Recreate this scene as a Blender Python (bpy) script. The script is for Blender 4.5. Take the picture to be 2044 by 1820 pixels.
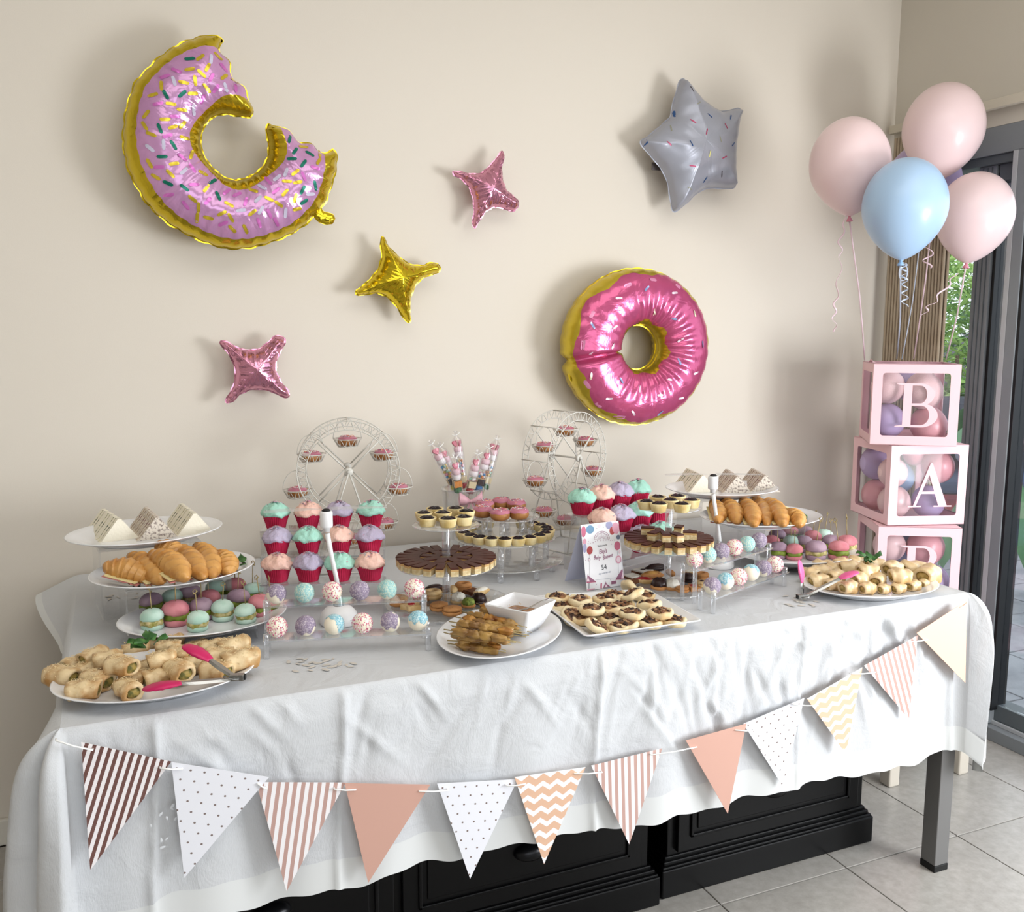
import bpy, bmesh, math, random
import numpy as np
from mathutils import Vector, Matrix
rnd = random.Random(7)
PI = math.pi
for o in list(bpy.data.objects): bpy.data.objects.remove(o)
SC = bpy.context.scene; COL = SC.collection
# ------------------------------------------------------------------ camera
CF, CP, CR, CY = 1849.0, 0.1349, 0.0024, 0.4071
CAM = np.array([-1.9518, -2.7383, 1.4014])
def _axes():
    cy, sy, cp, sp = math.cos(CY), math.sin(CY), math.cos(CP), math.sin(CP)
    f = np.array([sy*cp, cy*cp, -sp]); r = np.array([cy, -sy, 0.0]); u = np.cross(r, f)
    c, s = math.cos(CR), math.sin(CR)
    return f, c*r+s*u, -s*r+c*u
_F, _R, _U = _axes()
cd = bpy.data.cameras.new('camera'); cam = bpy.data.objects.new('camera', cd); COL.objects.link(cam)
cam.matrix_world = Matrix(((_R[0], _U[0], -_F[0], CAM[0]), (_R[1], _U[1], -_F[1], CAM[1]), (_R[2], _U[2], -_F[2], CAM[2]), (0, 0, 0, 1)))
cd.sensor_fit = 'HORIZONTAL'; cd.sensor_width = 36; cd.lens = CF/2044*36; cd.clip_start = 0.05
SC.camera = cam
def at(u, v, x=None, y=None, z=None):
    d = _F+(u-1022)/CF*_R-(v-910)/CF*_U
    k, val = [(i, w) for i, w in enumerate((x, y, z)) if w is not None][0]
    t = (val-CAM[k])/d[k]; p = CAM+t*d
    return float(p[0]), float(p[1]), float(p[2])
def onz(u, v, z, r=0.0):
    """table point whose front rim shows at the pixel; r pushes the centre away from the lens"""
    p = at(u, v, z=z); dx, dy = p[0]-CAM[0], p[1]-CAM[1]; n = math.hypot(dx, dy)
    return p[0]+dx/n*r, p[1]+dy/n*r, z
# ------------------------------------------------------------------ world, lights, exposure
w = bpy.data.worlds.new('world'); SC.world = w; w.use_nodes = True
bg = w.node_tree.nodes['Background']; bg.inputs[0].default_value = (0.90, 0.95, 1.0, 1); bg.inputs[1].default_value = 3.6
def area(name, loc, rot, sx, sy, power, col):
    l = bpy.data.lights.new(name, 'AREA'); l.shape = 'RECTANGLE'; l.size = sx; l.size_y = sy
    l.energy = power; l.color = col
    o = bpy.data.objects.new(name, l); COL.objects.link(o); o.location = loc; o.rotation_euler = rot
    return o
area('door_daylight', (0.62, -2.45, 1.05), (0, PI/2, -.75), .8, .8, 50, (0.97, 0.985, 1.0))
area('rear_fill', (-1.2, -5.35, 1.5), (PI/2, 0, 0), 3.4, 1.6, 4, (0.97, 0.98, 1.0))  # weak unseen fill, added behind the camera for surfaces facing it
area('overhead_fill', (-1.1, -2.0, 2.68), (0, 0, 0), 2.6, 1.5, 31, (1.0, 0.985, 0.955))  # added fill from above to lighten the table top, no lamp fitting
SC.view_settings.view_transform = 'Standard'; SC.view_settings.look = 'None'
SC.view_settings.gamma = 1; SC.view_settings.use_curve_mapping = False
SC.view_settings.exposure = -0.28
# ------------------------------------------------------------------ materials
def srgb(c):
    if isinstance(c, str): c = [int(c[i:i+2], 16) for i in (0, 2, 4)]
    return tuple(((v/255)/12.92 if v/255 <= 0.04045 else ((v/255+0.055)/1.055)**2.4) for v in c)+(1.0,)
MATS = {}
def mat(name, col, rough=0.5, metal=0.0, col2=None, nscale=20, bump=0.0, bscale=60, sss=0.0, spec=0.5, trans=0.0, alpha=1.0, coat=0.0, ndet=4, wv=None, ior=1.45, lo=.42, hi=.62):
    if name in MATS: return MATS[name]
    m = bpy.data.materials.new(name); m.use_nodes = True; nt = m.node_tree; b = nt.nodes['Principled BSDF']
    b.inputs['Base Color'].default_value = srgb(col); b.inputs['Roughness'].default_value = rough
    b.inputs['Metallic'].default_value = metal; b.inputs['Specular IOR Level'].default_value = spec
    b.inputs['Transmission Weight'].default_value = trans; b.inputs['Alpha'].default_value = alpha
    b.inputs['Coat Weight'].default_value = coat; b.inputs['IOR'].default_value = ior
    if sss: b.inputs['Subsurface Weight'].default_value = sss; b.inputs['Subsurface Radius'].default_value = (0.02, 0.01, 0.006)
    tc = nt.nodes.new('ShaderNodeTexCoord')
    if col2:
        n = nt.nodes.new('ShaderNodeTexNoise'); n.inputs['Scale'].default_value = nscale; n.inputs['Detail'].default_value = ndet
        nt.links.new(tc.outputs['Object'], n.inputs['Vector'])
        r = nt.nodes.new('ShaderNodeValToRGB'); r.color_ramp.elements[0].position = lo; r.color_ramp.elements[1].position = hi
        r.color_ramp.elements[0].color = srgb(col); r.color_ramp.elements[1].color = srgb(col2)
        nt.links.new(n.outputs['Fac'], r.inputs['Fac']); nt.links.new(r.outputs['Color'], b.inputs['Base Color'])
    if bump:
        n = nt.nodes.new('ShaderNodeTexNoise'); n.inputs['Scale'].default_value = bscale; n.inputs['Detail'].default_value = 5
        nt.links.new(tc.outputs['Object'], n.inputs['Vector'])
        bp = nt.nodes.new('ShaderNodeBump'); bp.inputs['Strength'].default_value = bump; bp.inputs['Distance'].default_value = 0.004
        nt.links.new(n.outputs['Fac'], bp.inputs['Height']); nt.links.new(bp.outputs['Normal'], b.inputs['Normal'])
    MATS[name] = m; return m
def clearmat(name, tint=(0.93, 0.94, 0.96), edge=0.55, gloss=0.10, film=0.03):
    """clear acrylic / glass / film: transparent, with a fresnel-like gloss and a milky edge"""
    if name in MATS: return MATS[name]
    m = bpy.data.materials.new(name); m.use_nodes = True; nt = m.node_tree; nt.nodes.clear(); N = nt.nodes.new; L = nt.links.new
    out = N('ShaderNodeOutputMaterial'); tr = N('ShaderNodeBsdfTransparent'); tr.inputs[0].default_value = tint+(1,)
    gl = N('ShaderNodeBsdfGlossy'); gl.inputs[0].default_value = (1, 1, 1, 1); gl.inputs[1].default_value = 0.04
    df = N('ShaderNodeBsdfDiffuse'); df.inputs[0].default_value = (0.85, 0.87, 0.9, 1)
    lw = N('ShaderNodeLayerWeight'); lw.inputs[0].default_value = 0.35
    a = N('ShaderNodeMath'); a.operation = 'MULTIPLY_ADD'; a.inputs[1].default_value = edge; a.inputs[2].default_value = gloss
    L(lw.outputs['Facing'], a.inputs[0])
    m1 = N('ShaderNodeMixShader'); L(a.outputs[0], m1.inputs[0]); L(tr.outputs[0], m1.inputs[1]); L(gl.outputs[0], m1.inputs[2])
    m2 = N('ShaderNodeMixShader'); m2.inputs[0].default_value = film; L(m1.outputs[0], m2.inputs[1]); L(df.outputs[0], m2.inputs[2])
    L(m2.outputs[0], out.inputs[0]); MATS[name] = m; return m
def node_mat(name, rough=0.6, metal=0.0):
    m = bpy.data.materials.new(name); m.use_nodes = True; nt = m.node_tree; b = nt.nodes['Principled BSDF']
    b.inputs['Roughness'].default_value = rough; b.inputs['Metallic'].default_value = metal
    return m, nt, b
# ------------------------------------------------------------------ objects
def tag(o, label=None, cat=None, group=None, kind=None):
    if label: o['label'] = label
    if cat: o['category'] = cat
    if group: o['group'] = group
    if kind: o['kind'] = kind
    return o
def thing(name, label, cat, loc=(0, 0, 0), rz=0.0, group=None, rot=None):
    o = bpy.data.objects.new(name, None); COL.objects.link(o); o.location = loc; o.rotation_euler = rot or (0, 0, rz)
    o.empty_display_size = 0.02
    return tag(o, label, cat, group)
class MB:
    def __init__(s): s.v = []; s.f = []; s.mi = []; s.sm = []
    def add(s, V, F, mi=0, smooth=True, M=None):
        k = len(s.v)
        if M is not None: V = [tuple(M @ Vector(p)) for p in V]
        s.v += [tuple(map(float, p)) for p in V]; s.f += [tuple(i+k for i in f) for f in F]; s.mi += [mi]*len(F); s.sm += [smooth]*len(F)
        return s
    def box(s, x0, x1, y0, y1, z0, z1, mi=0, M=None, b=0.0):
        if b <= 0:
            V = [(x, y, z) for z in (z0, z1) for y in (y0, y1) for x in (x0, x1)]
            F = [(0, 2, 3, 1), (4, 5, 7, 6), (0, 1, 5, 4), (2, 6, 7, 3), (0, 4, 6, 2), (1, 3, 7, 5)]
            return s.add(V, F, mi, False, M)
        bm = bmesh.new(); bmesh.ops.create_cube(bm, size=1)
        for v in bm.verts: v.co = Vector(((x0+x1)/2+v.co.x*(x1-x0), (y0+y1)/2+v.co.y*(y1-y0), (z0+z1)/2+v.co.z*(z1-z0)))
        bmesh.ops.bevel(bm, geom=bm.edges[:], offset=b, segments=2, affect='EDGES', profile=0.5)
        bm.verts.index_update(); V = [tuple(v.co) for v in bm.verts]; F = [tuple(v.index for v in f.verts) for f in bm.faces]; bm.free()
        return s.add(V, F, mi, False, M)
    def lathe(s, prof, n=24, mi=0, M=None, fn=None, smooth=True, cap=True, sx=1, sy=1):
        V = []; F = []
        for (r, z) in prof:
            for i in range(n):
                a = 2*PI*i/n; rr, zz = (r, z) if fn is None else fn(r, z, a)
                V.append((rr*math.cos(a)*sx, rr*math.sin(a)*sy, zz))
        m = len(prof)
        for j in range(m-1):
            for i in range(n):
                i2 = (i+1) % n; F.append((j*n+i, j*n+i2, (j+1)*n+i2, (j+1)*n+i))
        if cap: F.append(tuple(range(n))[::-1]); F.append(tuple((m-1)*n+i for i in range(n)))
        return s.add(V, F, mi, smooth, M)
    def tube(s, pts, r, n=8, mi=0, closed=False, cap=True, flat=1.0, M=None):
        P = [Vector(p) for p in pts]; m = len(P); V = []; F = []; up = None
        for i, p in enumerate(P):
            a = P[(i-1) % m] if (closed or i > 0) else p; b = P[(i+1) % m] if (closed or i < m-1) else p
            t = (b-a).normalized()
            if up is None:
                up = Vector((0, 0, 1)) if abs(t.z) < 0.9 else Vector((1, 0, 0))
            u = (up-t*up.dot(t))
            if u.length < 1e-6: u = t.orthogonal()
            u.normalize(); w_ = t.cross(u); up = u
            rr = r[i] if isinstance(r, (list, tuple)) else r
            for k in range(n):
                q = 2*PI*k/n; V.append(tuple(p+u*rr*flat*math.cos(q)+w_*rr*math.sin(q)))
        for i in range(m if closed else m-1):
            j = (i+1) % m
            for k in range(n):
                k2 = (k+1) % n; F.append((i*n+k, j*n+k, j*n+k2, i*n+k2))
        if cap and not closed: F.append(tuple(range(n))); F.append(tuple((m-1)*n+k for k in range(n))[::-1])
        return s.add(V, F, mi, True, M)
    def ell(s, c, rx, ry, rz, n=14, m=9, mi=0, M=None, fn=None):
        V = []; F = []
        for j in range(1, m):
            th = PI*j/m
            for i in range(n):
                a = 2*PI*i/n; k = 1 if fn is None else fn(th, a)
                V.append((c[0]+rx*k*math.sin(th)*math.cos(a), c[1]+ry*k*math.sin(th)*math.sin(a), c[2]+rz*k*math.cos(th)))
        V.append((c[0], c[1], c[2]+rz)); V.append((c[0], c[1], c[2]-rz)); T = len(V)-2; B = T+1
        for j in range(m-2):
            for i in range(n):
                i2 = (i+1) % n; F.append((j*n+i, (j+1)*n+i, (j+1)*n+i2, j*n+i2))
        for i in range(n):
            i2 = (i+1) % n; F.append((T, i, i2)); F.append((B, (m-2)*n+i2, (m-2)*n+i))
        return s.add(V, F, mi, True, M)
    def prism(s, poly, z0, z1, mi=0, M=None, smooth=False):
        n = len(poly); V = [(x, y, z0) for x, y in poly]+[(x, y, z1) for x, y in poly]
        F = [tuple(range(n))[::-1], tuple(range(n, 2*n))]+[(i, (i+1) % n, n+(i+1) % n, n+i) for i in range(n)]
        return s.add(V, F, mi, smooth, M)
    def mesh(s, name, mats):
        me = bpy.data.meshes.new(name); me.from_pydata(s.v, [], s.f)
        for m in (mats if isinstance(mats, (list, tuple)) else [mats]): me.materials.append(m)
        me.polygons.foreach_set('material_index', s.mi); me.polygons.foreach_set('use_smooth', s.sm); me.update()
        return me
    def build(s, name, mats, parent=None, loc=None, rz=0.0, kind=None, label=None, rot=None):
        return inst(name, s.mesh(name, mats), parent, loc, rz, kind, label, rot)
def inst(name, me, parent=None, loc=None, rz=0.0, kind=None, label=None, rot=None):
    o = bpy.data.objects.new(name, me); COL.objects.link(o)
    if parent: o.parent = parent
    if loc is not None: o.location = loc
    if rot: o.rotation_euler = rot
    elif rz: o.rotation_euler = (0, 0, rz)
    if kind: o['kind'] = kind
    if label: o['label'] = label
    return o
def copy_tree(o, parent=None):
    c = o.copy(); COL.objects.link(c)
    if parent: c.parent = parent
    for ch in CH.get(o.name, []):
        CH.setdefault(c.name, []).append(copy_tree(ch, c))
    return c
CH = {}
def reg(root):
    """remember the children of a prototype so that copies can be made in loops"""
    bpy.context.view_layer.update()
    def rec(o):
        CH[o.name] = list(o.children)
        for c in o.children: rec(c)
    rec(root); return root
def structure(o): o['kind'] = 'structure'; return o
def T(x, y, z, rz=0, rx=0, ry=0, s=1): return Matrix.Translation((x, y, z)) @ Matrix.Rotation(rz, 4, 'Z') @ Matrix.Rotation(ry, 4, 'Y') @ Matrix.Rotation(rx, 4, 'X') @ Matrix.Scale(s, 4)
def nz(x, y, z, k=1.0, seed=0):
    """cheap smooth noise, about -1..1"""
    return (math.sin(x*k*1.7+seed)+math.sin(y*k*2.3+seed*1.7+1.3)+math.sin(z*k*1.9+seed*.7+2.1)+math.sin((x+y)*k*1.1+seed*2.1)+math.sin((y-z)*k*1.5-seed))/5
# ------------------------------------------------------------------ room shell
XR = 0.784
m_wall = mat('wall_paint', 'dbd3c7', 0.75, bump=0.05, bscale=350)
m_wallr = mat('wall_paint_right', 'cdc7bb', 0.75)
structure(MB().box(-4.2, XR+0.14, 0, 0.12, -0.05, 2.75).build('wall_back', m_wall))
structure(MB().box(-4.32, -4.2, -5.6, 0.12, -0.05, 2.75).build('wall_left', m_wall))
wb = MB(); wb.box(-4.2, -3.0, -5.62, -5.5, -.05, 2.75).box(0.6, XR+.14, -5.62, -5.5, -.05, 2.75).box(-3.0, .6, -5.62, -5.5, -.05, .65).box(-3.0, .6, -5.62, -5.5, 2.35, 2.75)
structure(wb.build('wall_rear', m_wall))
DT, DB = 2.075, 0.03     # opening of the sliding door
wr = MB(); wr.box(XR, XR+0.14, -0.10, 0.0, -.05, 2.75).box(XR, XR+.14, -5.5, -3.9, -.05, 2.75).box(XR, XR+.14, -3.9, -.10, DT, 2.75)
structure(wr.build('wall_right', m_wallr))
structure(MB().box(-4.32, XR+.14, -5.62, .12, 2.75, 2.85).build('ceiling', mat('ceiling_paint', 'e8e4da', 0.8)))
# small scuffs on the wall are real but tiny
# floor: slab + tiles with recessed grout
m_grout = mat('grout', '5f5a54', 0.9)
m_tile, nt, b = node_mat('floor_tile', 0.28)
tc = nt.nodes.new('ShaderNodeTexCoord'); g = nt.nodes.new('ShaderNodeNewGeometry')
n1 = nt.nodes.new('ShaderNodeTexNoise'); n1.inputs['Scale'].default_value = 38; n1.inputs['Detail'].default_value = 6; n1.inputs['Roughness'].default_value = .65
n2 = nt.nodes.new('ShaderNodeTexNoise'); n2.inputs['Scale'].default_value = 6; n2.inputs['Detail'].default_value = 3
nt.links.new(g.outputs['Position'], n1.inputs['Vector']); nt.links.new(g.outputs['Position'], n2.inputs['Vector'])
r1 = nt.nodes.new('ShaderNodeValToRGB'); r1.color_ramp.elements[0].position = .35; r1.color_ramp.elements[1].position = .68
r1.color_ramp.elements[0].color = srgb('a7a29b'); r1.color_ramp.elements[1].color = srgb('bab6b0')
mx = nt.nodes.new('ShaderNodeMix'); mx.data_type = 'RGBA'; mx.blend_type = 'MULTIPLY'; mx.inputs['Factor'].default_value = .25
nt.links.new(n1.outputs['Fac'], r1.inputs['Fac']); nt.links.new(r1.outputs['Color'], mx.inputs['A']); nt.links.new(n2.outputs['Fac'], mx.inputs['B'])
nt.links.new(mx.outputs['Result'], b.inputs['Base Color'])
floor = structure(MB().box(-4.2, XR+.14, -5.5, 0, -.05, -0.004).build('floor', m_grout))
TS, GX, GY = 0.3995, 0.5594, -0.1934
tm = MB().box(-TS/2+.0022, TS/2-.0022, -TS/2+.0022, TS/2-.0022, -.0045, 0, b=.0012).mesh('tile', m_tile)
cut = {}
TY = 0.404
for i in range(-11, 2):
    for j in range(-7, 2):
        x0, x1 = GX+i*TS, min(GX+(i+1)*TS, XR-.002); y0, y1 = GY+j*TY, min(GY+(j+1)*TY, -.016)
        if x1-x0 < .05 or y1-y0 < .05 or x0 < -4.1: continue
        key = (round(x1-x0, 3), round(y1-y0, 3))
        if key not in cut:
            a, c = key; cut[key] = MB().box(-a/2+.002, a/2-.002, -c/2+.002, c/2-.002, -.0045, 0, b=.0011).mesh('tile', m_tile)
        inst('tile', cut[key], floor, ((x0+x1)/2, (y0+y1)/2, 0))
m_skirt = mat('skirting_paint', 'dcd8ce', 0.5)
structure(MB().box(-4.2, XR, -.014, 0, 0, .075, b=.004).build('baseboard_back', m_skirt))
# ------------------------------------------------------------------ sliding door in the right wall
m_al = mat('grey_aluminium', '858a8e', 0.45, 0.0, spec=.4); m_ald = mat('dark_aluminium', '5d6468', 0.45); m_blk = mat('black_gasket', '0d0f12', 0.5)
m_all = mat('pale_aluminium', 'b4b7ba', 0.4)
m_glass = clearmat('window_glass', (0.86, 0.88, 0.90), edge=.25, gloss=.05, film=.0)
d = structure(bpy.data.objects.new('door_1', None)); COL.objects.link(d); d.location = (XR, -0.1, 0)
def dpart(name, m, x0, x1, y0, y1, z0, z1, bv=.002, parent=None):
    mb = MB().box(x0-XR, x1-XR, y0+.1, y1+.1, z0, z1, b=bv); return mb.build(name, m, parent or d)
dpart('header', m_al, XR+.0, XR+.13, -3.9, -.1, 1.985, DT)
dpart('header_track', m_ald, XR+.012, XR+.12, -3.9, -.1, 1.955, 1.985)
dpart('threshold', m_al, XR-.012, XR+.13, -3.9, -.1, 0, .045)
dpart('track_rail', m_all, XR+.02, XR+.028, -3.9, -.36, .045, .06)
dpart('side_jamb', m_ald, XR+.02, XR+.12, -.14, -.10, .045, 1.955)
jb = dpart('fixed_stile', m_al, XR+.03, XR+.11, -.432, -.363, .045, 1.955)
for yy in (-.38, -.398, -.415): dpart('stile_rib', m_ald, XR+.026, XR+.03, yy-.0025, yy, .05, 1.95, .001, None)
dpart('gasket', m_blk, XR+.04, XR+.09, -.443, -.432, .1, 1.93, .001)
dpart('fixed_pane', m_glass, XR+.06, XR+.066, -.362, -.14, .05, 1.95, 0)
dpart('sliding_pane', m_glass, XR+.06, XR+.066, -.525, -.443, .12, 1.93, 0)
dpart('top_rail', m_ald, XR+.03, XR+.1, -1.75, -.443, 1.90, 1.955)
dpart('bottom_rail', m_ald, XR+.03, XR+.1, -1.75, -.443, .06, .115)
dpart('door_stile', m_all, XR-.004, XR+.075, -.537, -.517, .05, 1.985)
dpart('door_stile', m_al, XR-.004, XR+.075, -.575, -.537, .05, 1.985)
dpart('gasket', m_blk, XR+.0, XR+.07, -.586, -.575, .1, 1.95, .001)
dpart('door_pane', m_glass, XR+.03, XR+.036, -1.6, -.586, .12, 1.93, 0)
dpart('door_stile', m_al, XR-.004, XR+.075, -1.68, -1.6, .05, 1.985)
# curtain rail and bunched vertical slats in the corner
rl = thing('curtain_rail', 'cream box-section curtain rail on the wall above the sliding door', 'curtain rail', (XR-.02, -.3, 2.14))
MB().box(-.022, .0, -3.4, .285, -.016, .014, b=.002).build('rail', mat('cream_metal', 'cfc8b8', 0.5), rl)
MB().box(-.002, .02, -.02, .0, -.02, .03).build('bracket', m_skirt, rl)
vb = thing('vertical_blind', 'taupe vertical-slat blind drawn back into the corner beside the glass door', 'blind', (XR-.055, -.06, .04))
sl = MB(); pf = [(-.0061, 0), (-.0045, .0035), (-.0018, .0055), (.0018, .0055), (.0045, .0035), (.0061, 0)]; V = []
for zz in (0, 2.06):
    V += [(x, y, zz) for x, y in pf]+[(x*.85, y-.0012, zz) for x, y in pf]
F = []; n_ = len(pf)
for i in range(n_-1): F += [(i, i+1, 2*n_+i+1, 2*n_+i), (n_+i+1, n_+i, 3*n_+i, 3*n_+i+1)]
sl.add(V, F+[(0, 2*n_, 3*n_, n_), (n_-1, 2*n_-1, 4*n_-1, 3*n_-1)], 0, True)
slm = sl.mesh('slat', mat('taupe_slat', 'b3a48e', 0.8, col2='a6967f', nscale=8))
for i in range(19): inst('slat', slm, vb, (0, -.0138*i-.006, 0), rz=PI/2+.08*math.sin(i*2.1)); inst('slat', slm, vb, (.012, -.0138*i-.0129, 0), rz=PI/2)
# ------------------------------------------------------------------ outdoors beyond the glass
m_pav = mat('paver', '8d8f92', 0.85, col2='7b7d81', nscale=9, bump=.3, bscale=120)
gr = structure(MB().box(XR+.14, 9.5, -5.0, 9.0, -.14, -.078).build('ground', mat('paver_joint', '55565a', .9)))
pm = MB().box(-.196, .196, -.196, .196, -.078, -.05, b=.003).mesh('paver', m_pav)
for i in range(17):
    for j in range(18):
        x, y = 1.13+.4*i, -.9+.4*j
        if abs((y+2.74)/(x+1.95)-.9) < .24: inst('paver', pm, gr, (x, y, 0))
m_leaf = mat('leaf_green', '6b9c42', .5, col2='b4d377', nscale=3); m_leafd = mat('leaf_dark', '3d6b40', .45, col2='558a52', nscale=3)
def leaf_blob(c, r, n, size, m, parent, name='foliage', flat=.35, stretch=2.6):
    mb = MB()
    for _ in range(n):
        a, b_, q = rnd.uniform(0, 2*PI), math.acos(rnd.uniform(-1, 1)), rnd.uniform(.35, 1)**.5
        p = (c[0]+r[0]*q*math.sin(b_)*math.cos(a), c[1]+r[1]*q*math.sin(b_)*math.sin(a), c[2]+r[2]*q*math.cos(b_))
        s = size*rnd.uniform(.6, 1.3); M_ = T(*p, rz=rnd.uniform(0, 6.3), rx=rnd.uniform(-1.2, 1.2), ry=rnd.uniform(-.9, .9))
        mb.add([(0, 0, 0), (s*stretch*.5, s*flat, .0), (s*stretch, 0, -s*.3), (s*stretch*.5, -s*flat, 0)], [(0, 1, 2), (0, 2, 3)], 0, True, M_)
    return mb.build(name, m, parent, kind='stuff')
def shrub(lbl, c, r, n, size, m, cat='shrub', group=None):
    t = thing('garden_shrub', lbl, cat, (c[0], c[1], -.05), group=group)
    leaf_blob((0, 0, c[2]+.05), r, n, size, m, t)
    MB().tube([(0, 0, 0), (.02, .02, c[2]*.5), (0, 0, c[2]+.05)], [.04, .03, .015], 7).build('stem', mat('bark', '5b4a3a', .9), t)
p = at(1918, 600, x=4.6); shrub('bright green bush seen in the gap between the blind and the door frame', (p[0], p[1], 1.2), (.7, .9, 1.25), 3000, .045, m_leaf)
p = at(1990, 560, x=5.6); shrub('tall bright green palm-like bush seen through the narrow glass panel', (p[0], p[1], 1.55), (.8, 1.0, 1.0), 3000, .05, m_leaf)
p = at(2038, 690, x=6.2); shrub('leafy bush far behind the right-hand glass door', (p[0], p[1], 1.0), (.9, .9, 1.1), 1800, .055, m_leafd)
# neighbour's grey gabled wall with a dark post
p = at(1998, 900, x=7.4)
gw = thing('garden_shed', 'grey gabled shed wall standing behind the garden plants', 'shed', (p[0], p[1], -.05))
MB().prism([(-.85, 0), (3.4, 0), (3.4, 1.1), (1.6, 2.35), (.55, 1.95), (-.85, 1.2)], -.1, .0, M=T(0, 0, 0, rz=-PI/4+.1, rx=PI/2)).build('wall_panel', mat('shed_grey', '77757c', .8), gw)
p = at(1972, 900, x=5.0)
gp = tag(MB().box(-.06, .06, -.06, .06, -.05, 1.72, b=.008).build('garden_post', m_ald, None, (p[0], p[1], 0)), 'dark grey square garden post behind the glass', 'post')
p = at(2030, 330, x=4.0)
tag(MB().box(-1.6, .3, -1.5, 1.2, 2.62, 2.70).add([], []).build('patio_roof', mat('patio_white', 'c9ccd0', .7), None, (p[0]-.3, p[1], 0)), 'pale patio roof seen at the top of the glass door', 'roof')
# broad-leaved pot plant right outside
p = at(1952, 1230, z=-.05)
pp = thing('broad_leaf_plant', 'plant with big drooping dark green leaves right outside the glass', 'plant', (p[0]+.25, p[1]+.2, -.05))
MB().lathe([(.10, 0), (.14, .02), (.17, .3), (.16, .3), (.15, .26), (0.01, .26)], 20, cap=False).build('pot', mat('dark_pot', '35383b', .6), pp)
for k, (a, h, L, dr) in enumerate([(2.6, 1.0, .5, .45), (3.6, .9, .45, .5), (4.4, .78, .5, .5), (1.5, 1.1, .5, .35), (5.3, 1.05, .5, .4), (.4, .85, .45, .5), (3.1, .62, .4, .4)]):
    mb = MB(); V = []; F = []; n = 9
    for i in range(n):
        q = i/(n-1); wd = .085*math.sin(PI*min(1, q*.92+.06))**.7
        x, z = L*q*.75, -dr*q*q
        V += [(x, -wd, z-.02*abs(1)), (x, 0, z+.015), (x, wd, z-.02)]
    for i in range(n-1): F += [(3*i, 3*i+1, 3*i+4, 3*i+3), (3*i+1, 3*i+2, 3*i+5, 3*i+4)]
    mb.add(V, F, 0, True, T(0, 0, h, rz=a)); mb.tube([(0, 0, .2), (.02*math.cos(a), .02*math.sin(a), h*.6), (0, 0, h)], .008, 6)
    mb.build('leaf', m_leafd, pp)
# outdoor seat with red base and patterned cushions
p = at(2034, 1092, z=-.05)
so = thing('garden_sofa', 'outdoor sofa with red seat and blue floral cushions behind the glass door', 'sofa', (p[0]+.4, p[1]+.2, -.05), rz=-PI/4+.25)
MB().box(-.9, .9, -.1, .7, .0, .30, b=.03).build('base', mat('sofa_red', '9c4a48', .9, col2='7d3c44', nscale=12), so)
MB().box(-.9, .9, -.08, .68, .30, .40, b=.03).build('seat_pad', mat('sofa_blue', '3f4d63', .9), so)
MB().box(-.9, .9, .55, .75, .3, .95, b=.05).build('backrest', mat('sofa_grey', '4b4e58', .9), so)
mf = mat('floral_fabric', 'd9d6e2', .8, col2='4b5c99', nscale=9, lo=.48, hi=.52)
for k in range(4): MB().ell((0, 0, 0), .21, .09, .21, 12, 8, fn=lambda th, a: 1+.12*math.cos(4*a)).build('cushion', mf, so, (-.66+.44*k, .42, .62), rot=(.35, .2*(-1)**k, .1*k))
# ------------------------------------------------------------------ table, cloth, cabinets, bench
m_steel = mat('charcoal_steel', '6b6a69', .45); m_cap = mat('black_plastic', '101010', .6)
XL, YF, YB, H = -2.06, -1.11, -.06, .75
tb = thing('dining_table', 'long table with charcoal square steel legs under the white cloth', 'table', (-1.03, -.585, 0))
def rel(mb, name, m, par, **k):
    o = mb.build(name, m, par, **k); return o
L = tb.location
MB().box(XL+.002+1.03, -.002+1.03, YF+.002-L.y, YB-L.y, .715, .744, b=.003).build('tabletop', mat('table_board', 'b9b2a6', .6), tb)
MB().box(XL+1.07, .99, YF+.04-L.y, YF+.07-L.y, .66, .715).build('apron', m_steel, tb); MB().box(XL+1.07, .99, YB-.07-L.y, YB-.04-L.y, .66, .715).build('apron', m_steel, tb)
for x in (XL+.05, -.0468):
    for y in (YF, YB-.0465):
        lg = MB().box(0, .0465, 0, .0465, .018, .715, b=.002).build('leg', m_steel, tb, (x+1.03, y-L.y, 0))
        MB().box(-.0008, .0473, -.0008, .0473, 0, .018, b=.002).build('foot_cap', m_cap, lg)
# --- tablecloth : one continuous sheet, flat top and draped sides
m_cloth, nt, b = node_mat('white_tablecloth', .82)
b.inputs['Specular IOR Level'].default_value = .25
tc = nt.nodes.new('ShaderNodeTexCoord'); wv = nt.nodes.new('ShaderNodeTexNoise'); wv.inputs['Scale'].default_value = 900
mp = nt.nodes.new('ShaderNodeMapping'); mp.inputs['Scale'].default_value = (1, 1, .12)
n2 = nt.nodes.new('ShaderNodeTexNoise'); n2.inputs['Scale'].default_value = 14; n2.inputs['Detail'].default_value = 6; n2.inputs['Distortion'].default_value = .8
nt.links.new(tc.outputs['Object'], mp.inputs[0]); nt.links.new(mp.outputs[0], wv.inputs['Vector']); nt.links.new(tc.outputs['Object'], n2.inputs['Vector'])
ad = nt.nodes.new('ShaderNodeMath'); ad.operation = 'MULTIPLY_ADD'; ad.inputs[1].default_value = .1
nt.links.new(wv.outputs['Fac'], ad.inputs[0]); nt.links.new(n2.outputs['Fac'], ad.inputs[2])
bp = nt.nodes.new('ShaderNodeBump'); bp.inputs['Strength'].default_value = .45; bp.inputs['Distance'].default_value = .012
nt.links.new(ad.outputs[0], bp.inputs['Height']); nt.links.new(bp.outputs['Normal'], b.inputs['Normal'])
b.inputs['Base Color'].default_value = srgb('c9cbce')
m_hem = mat('cloth_hem', 'd4d6d6', .8)
CRX = [-1.925, -1.60, -1.06, -.53, -.045]      # pressed creases
RW = random.Random(3)
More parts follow.
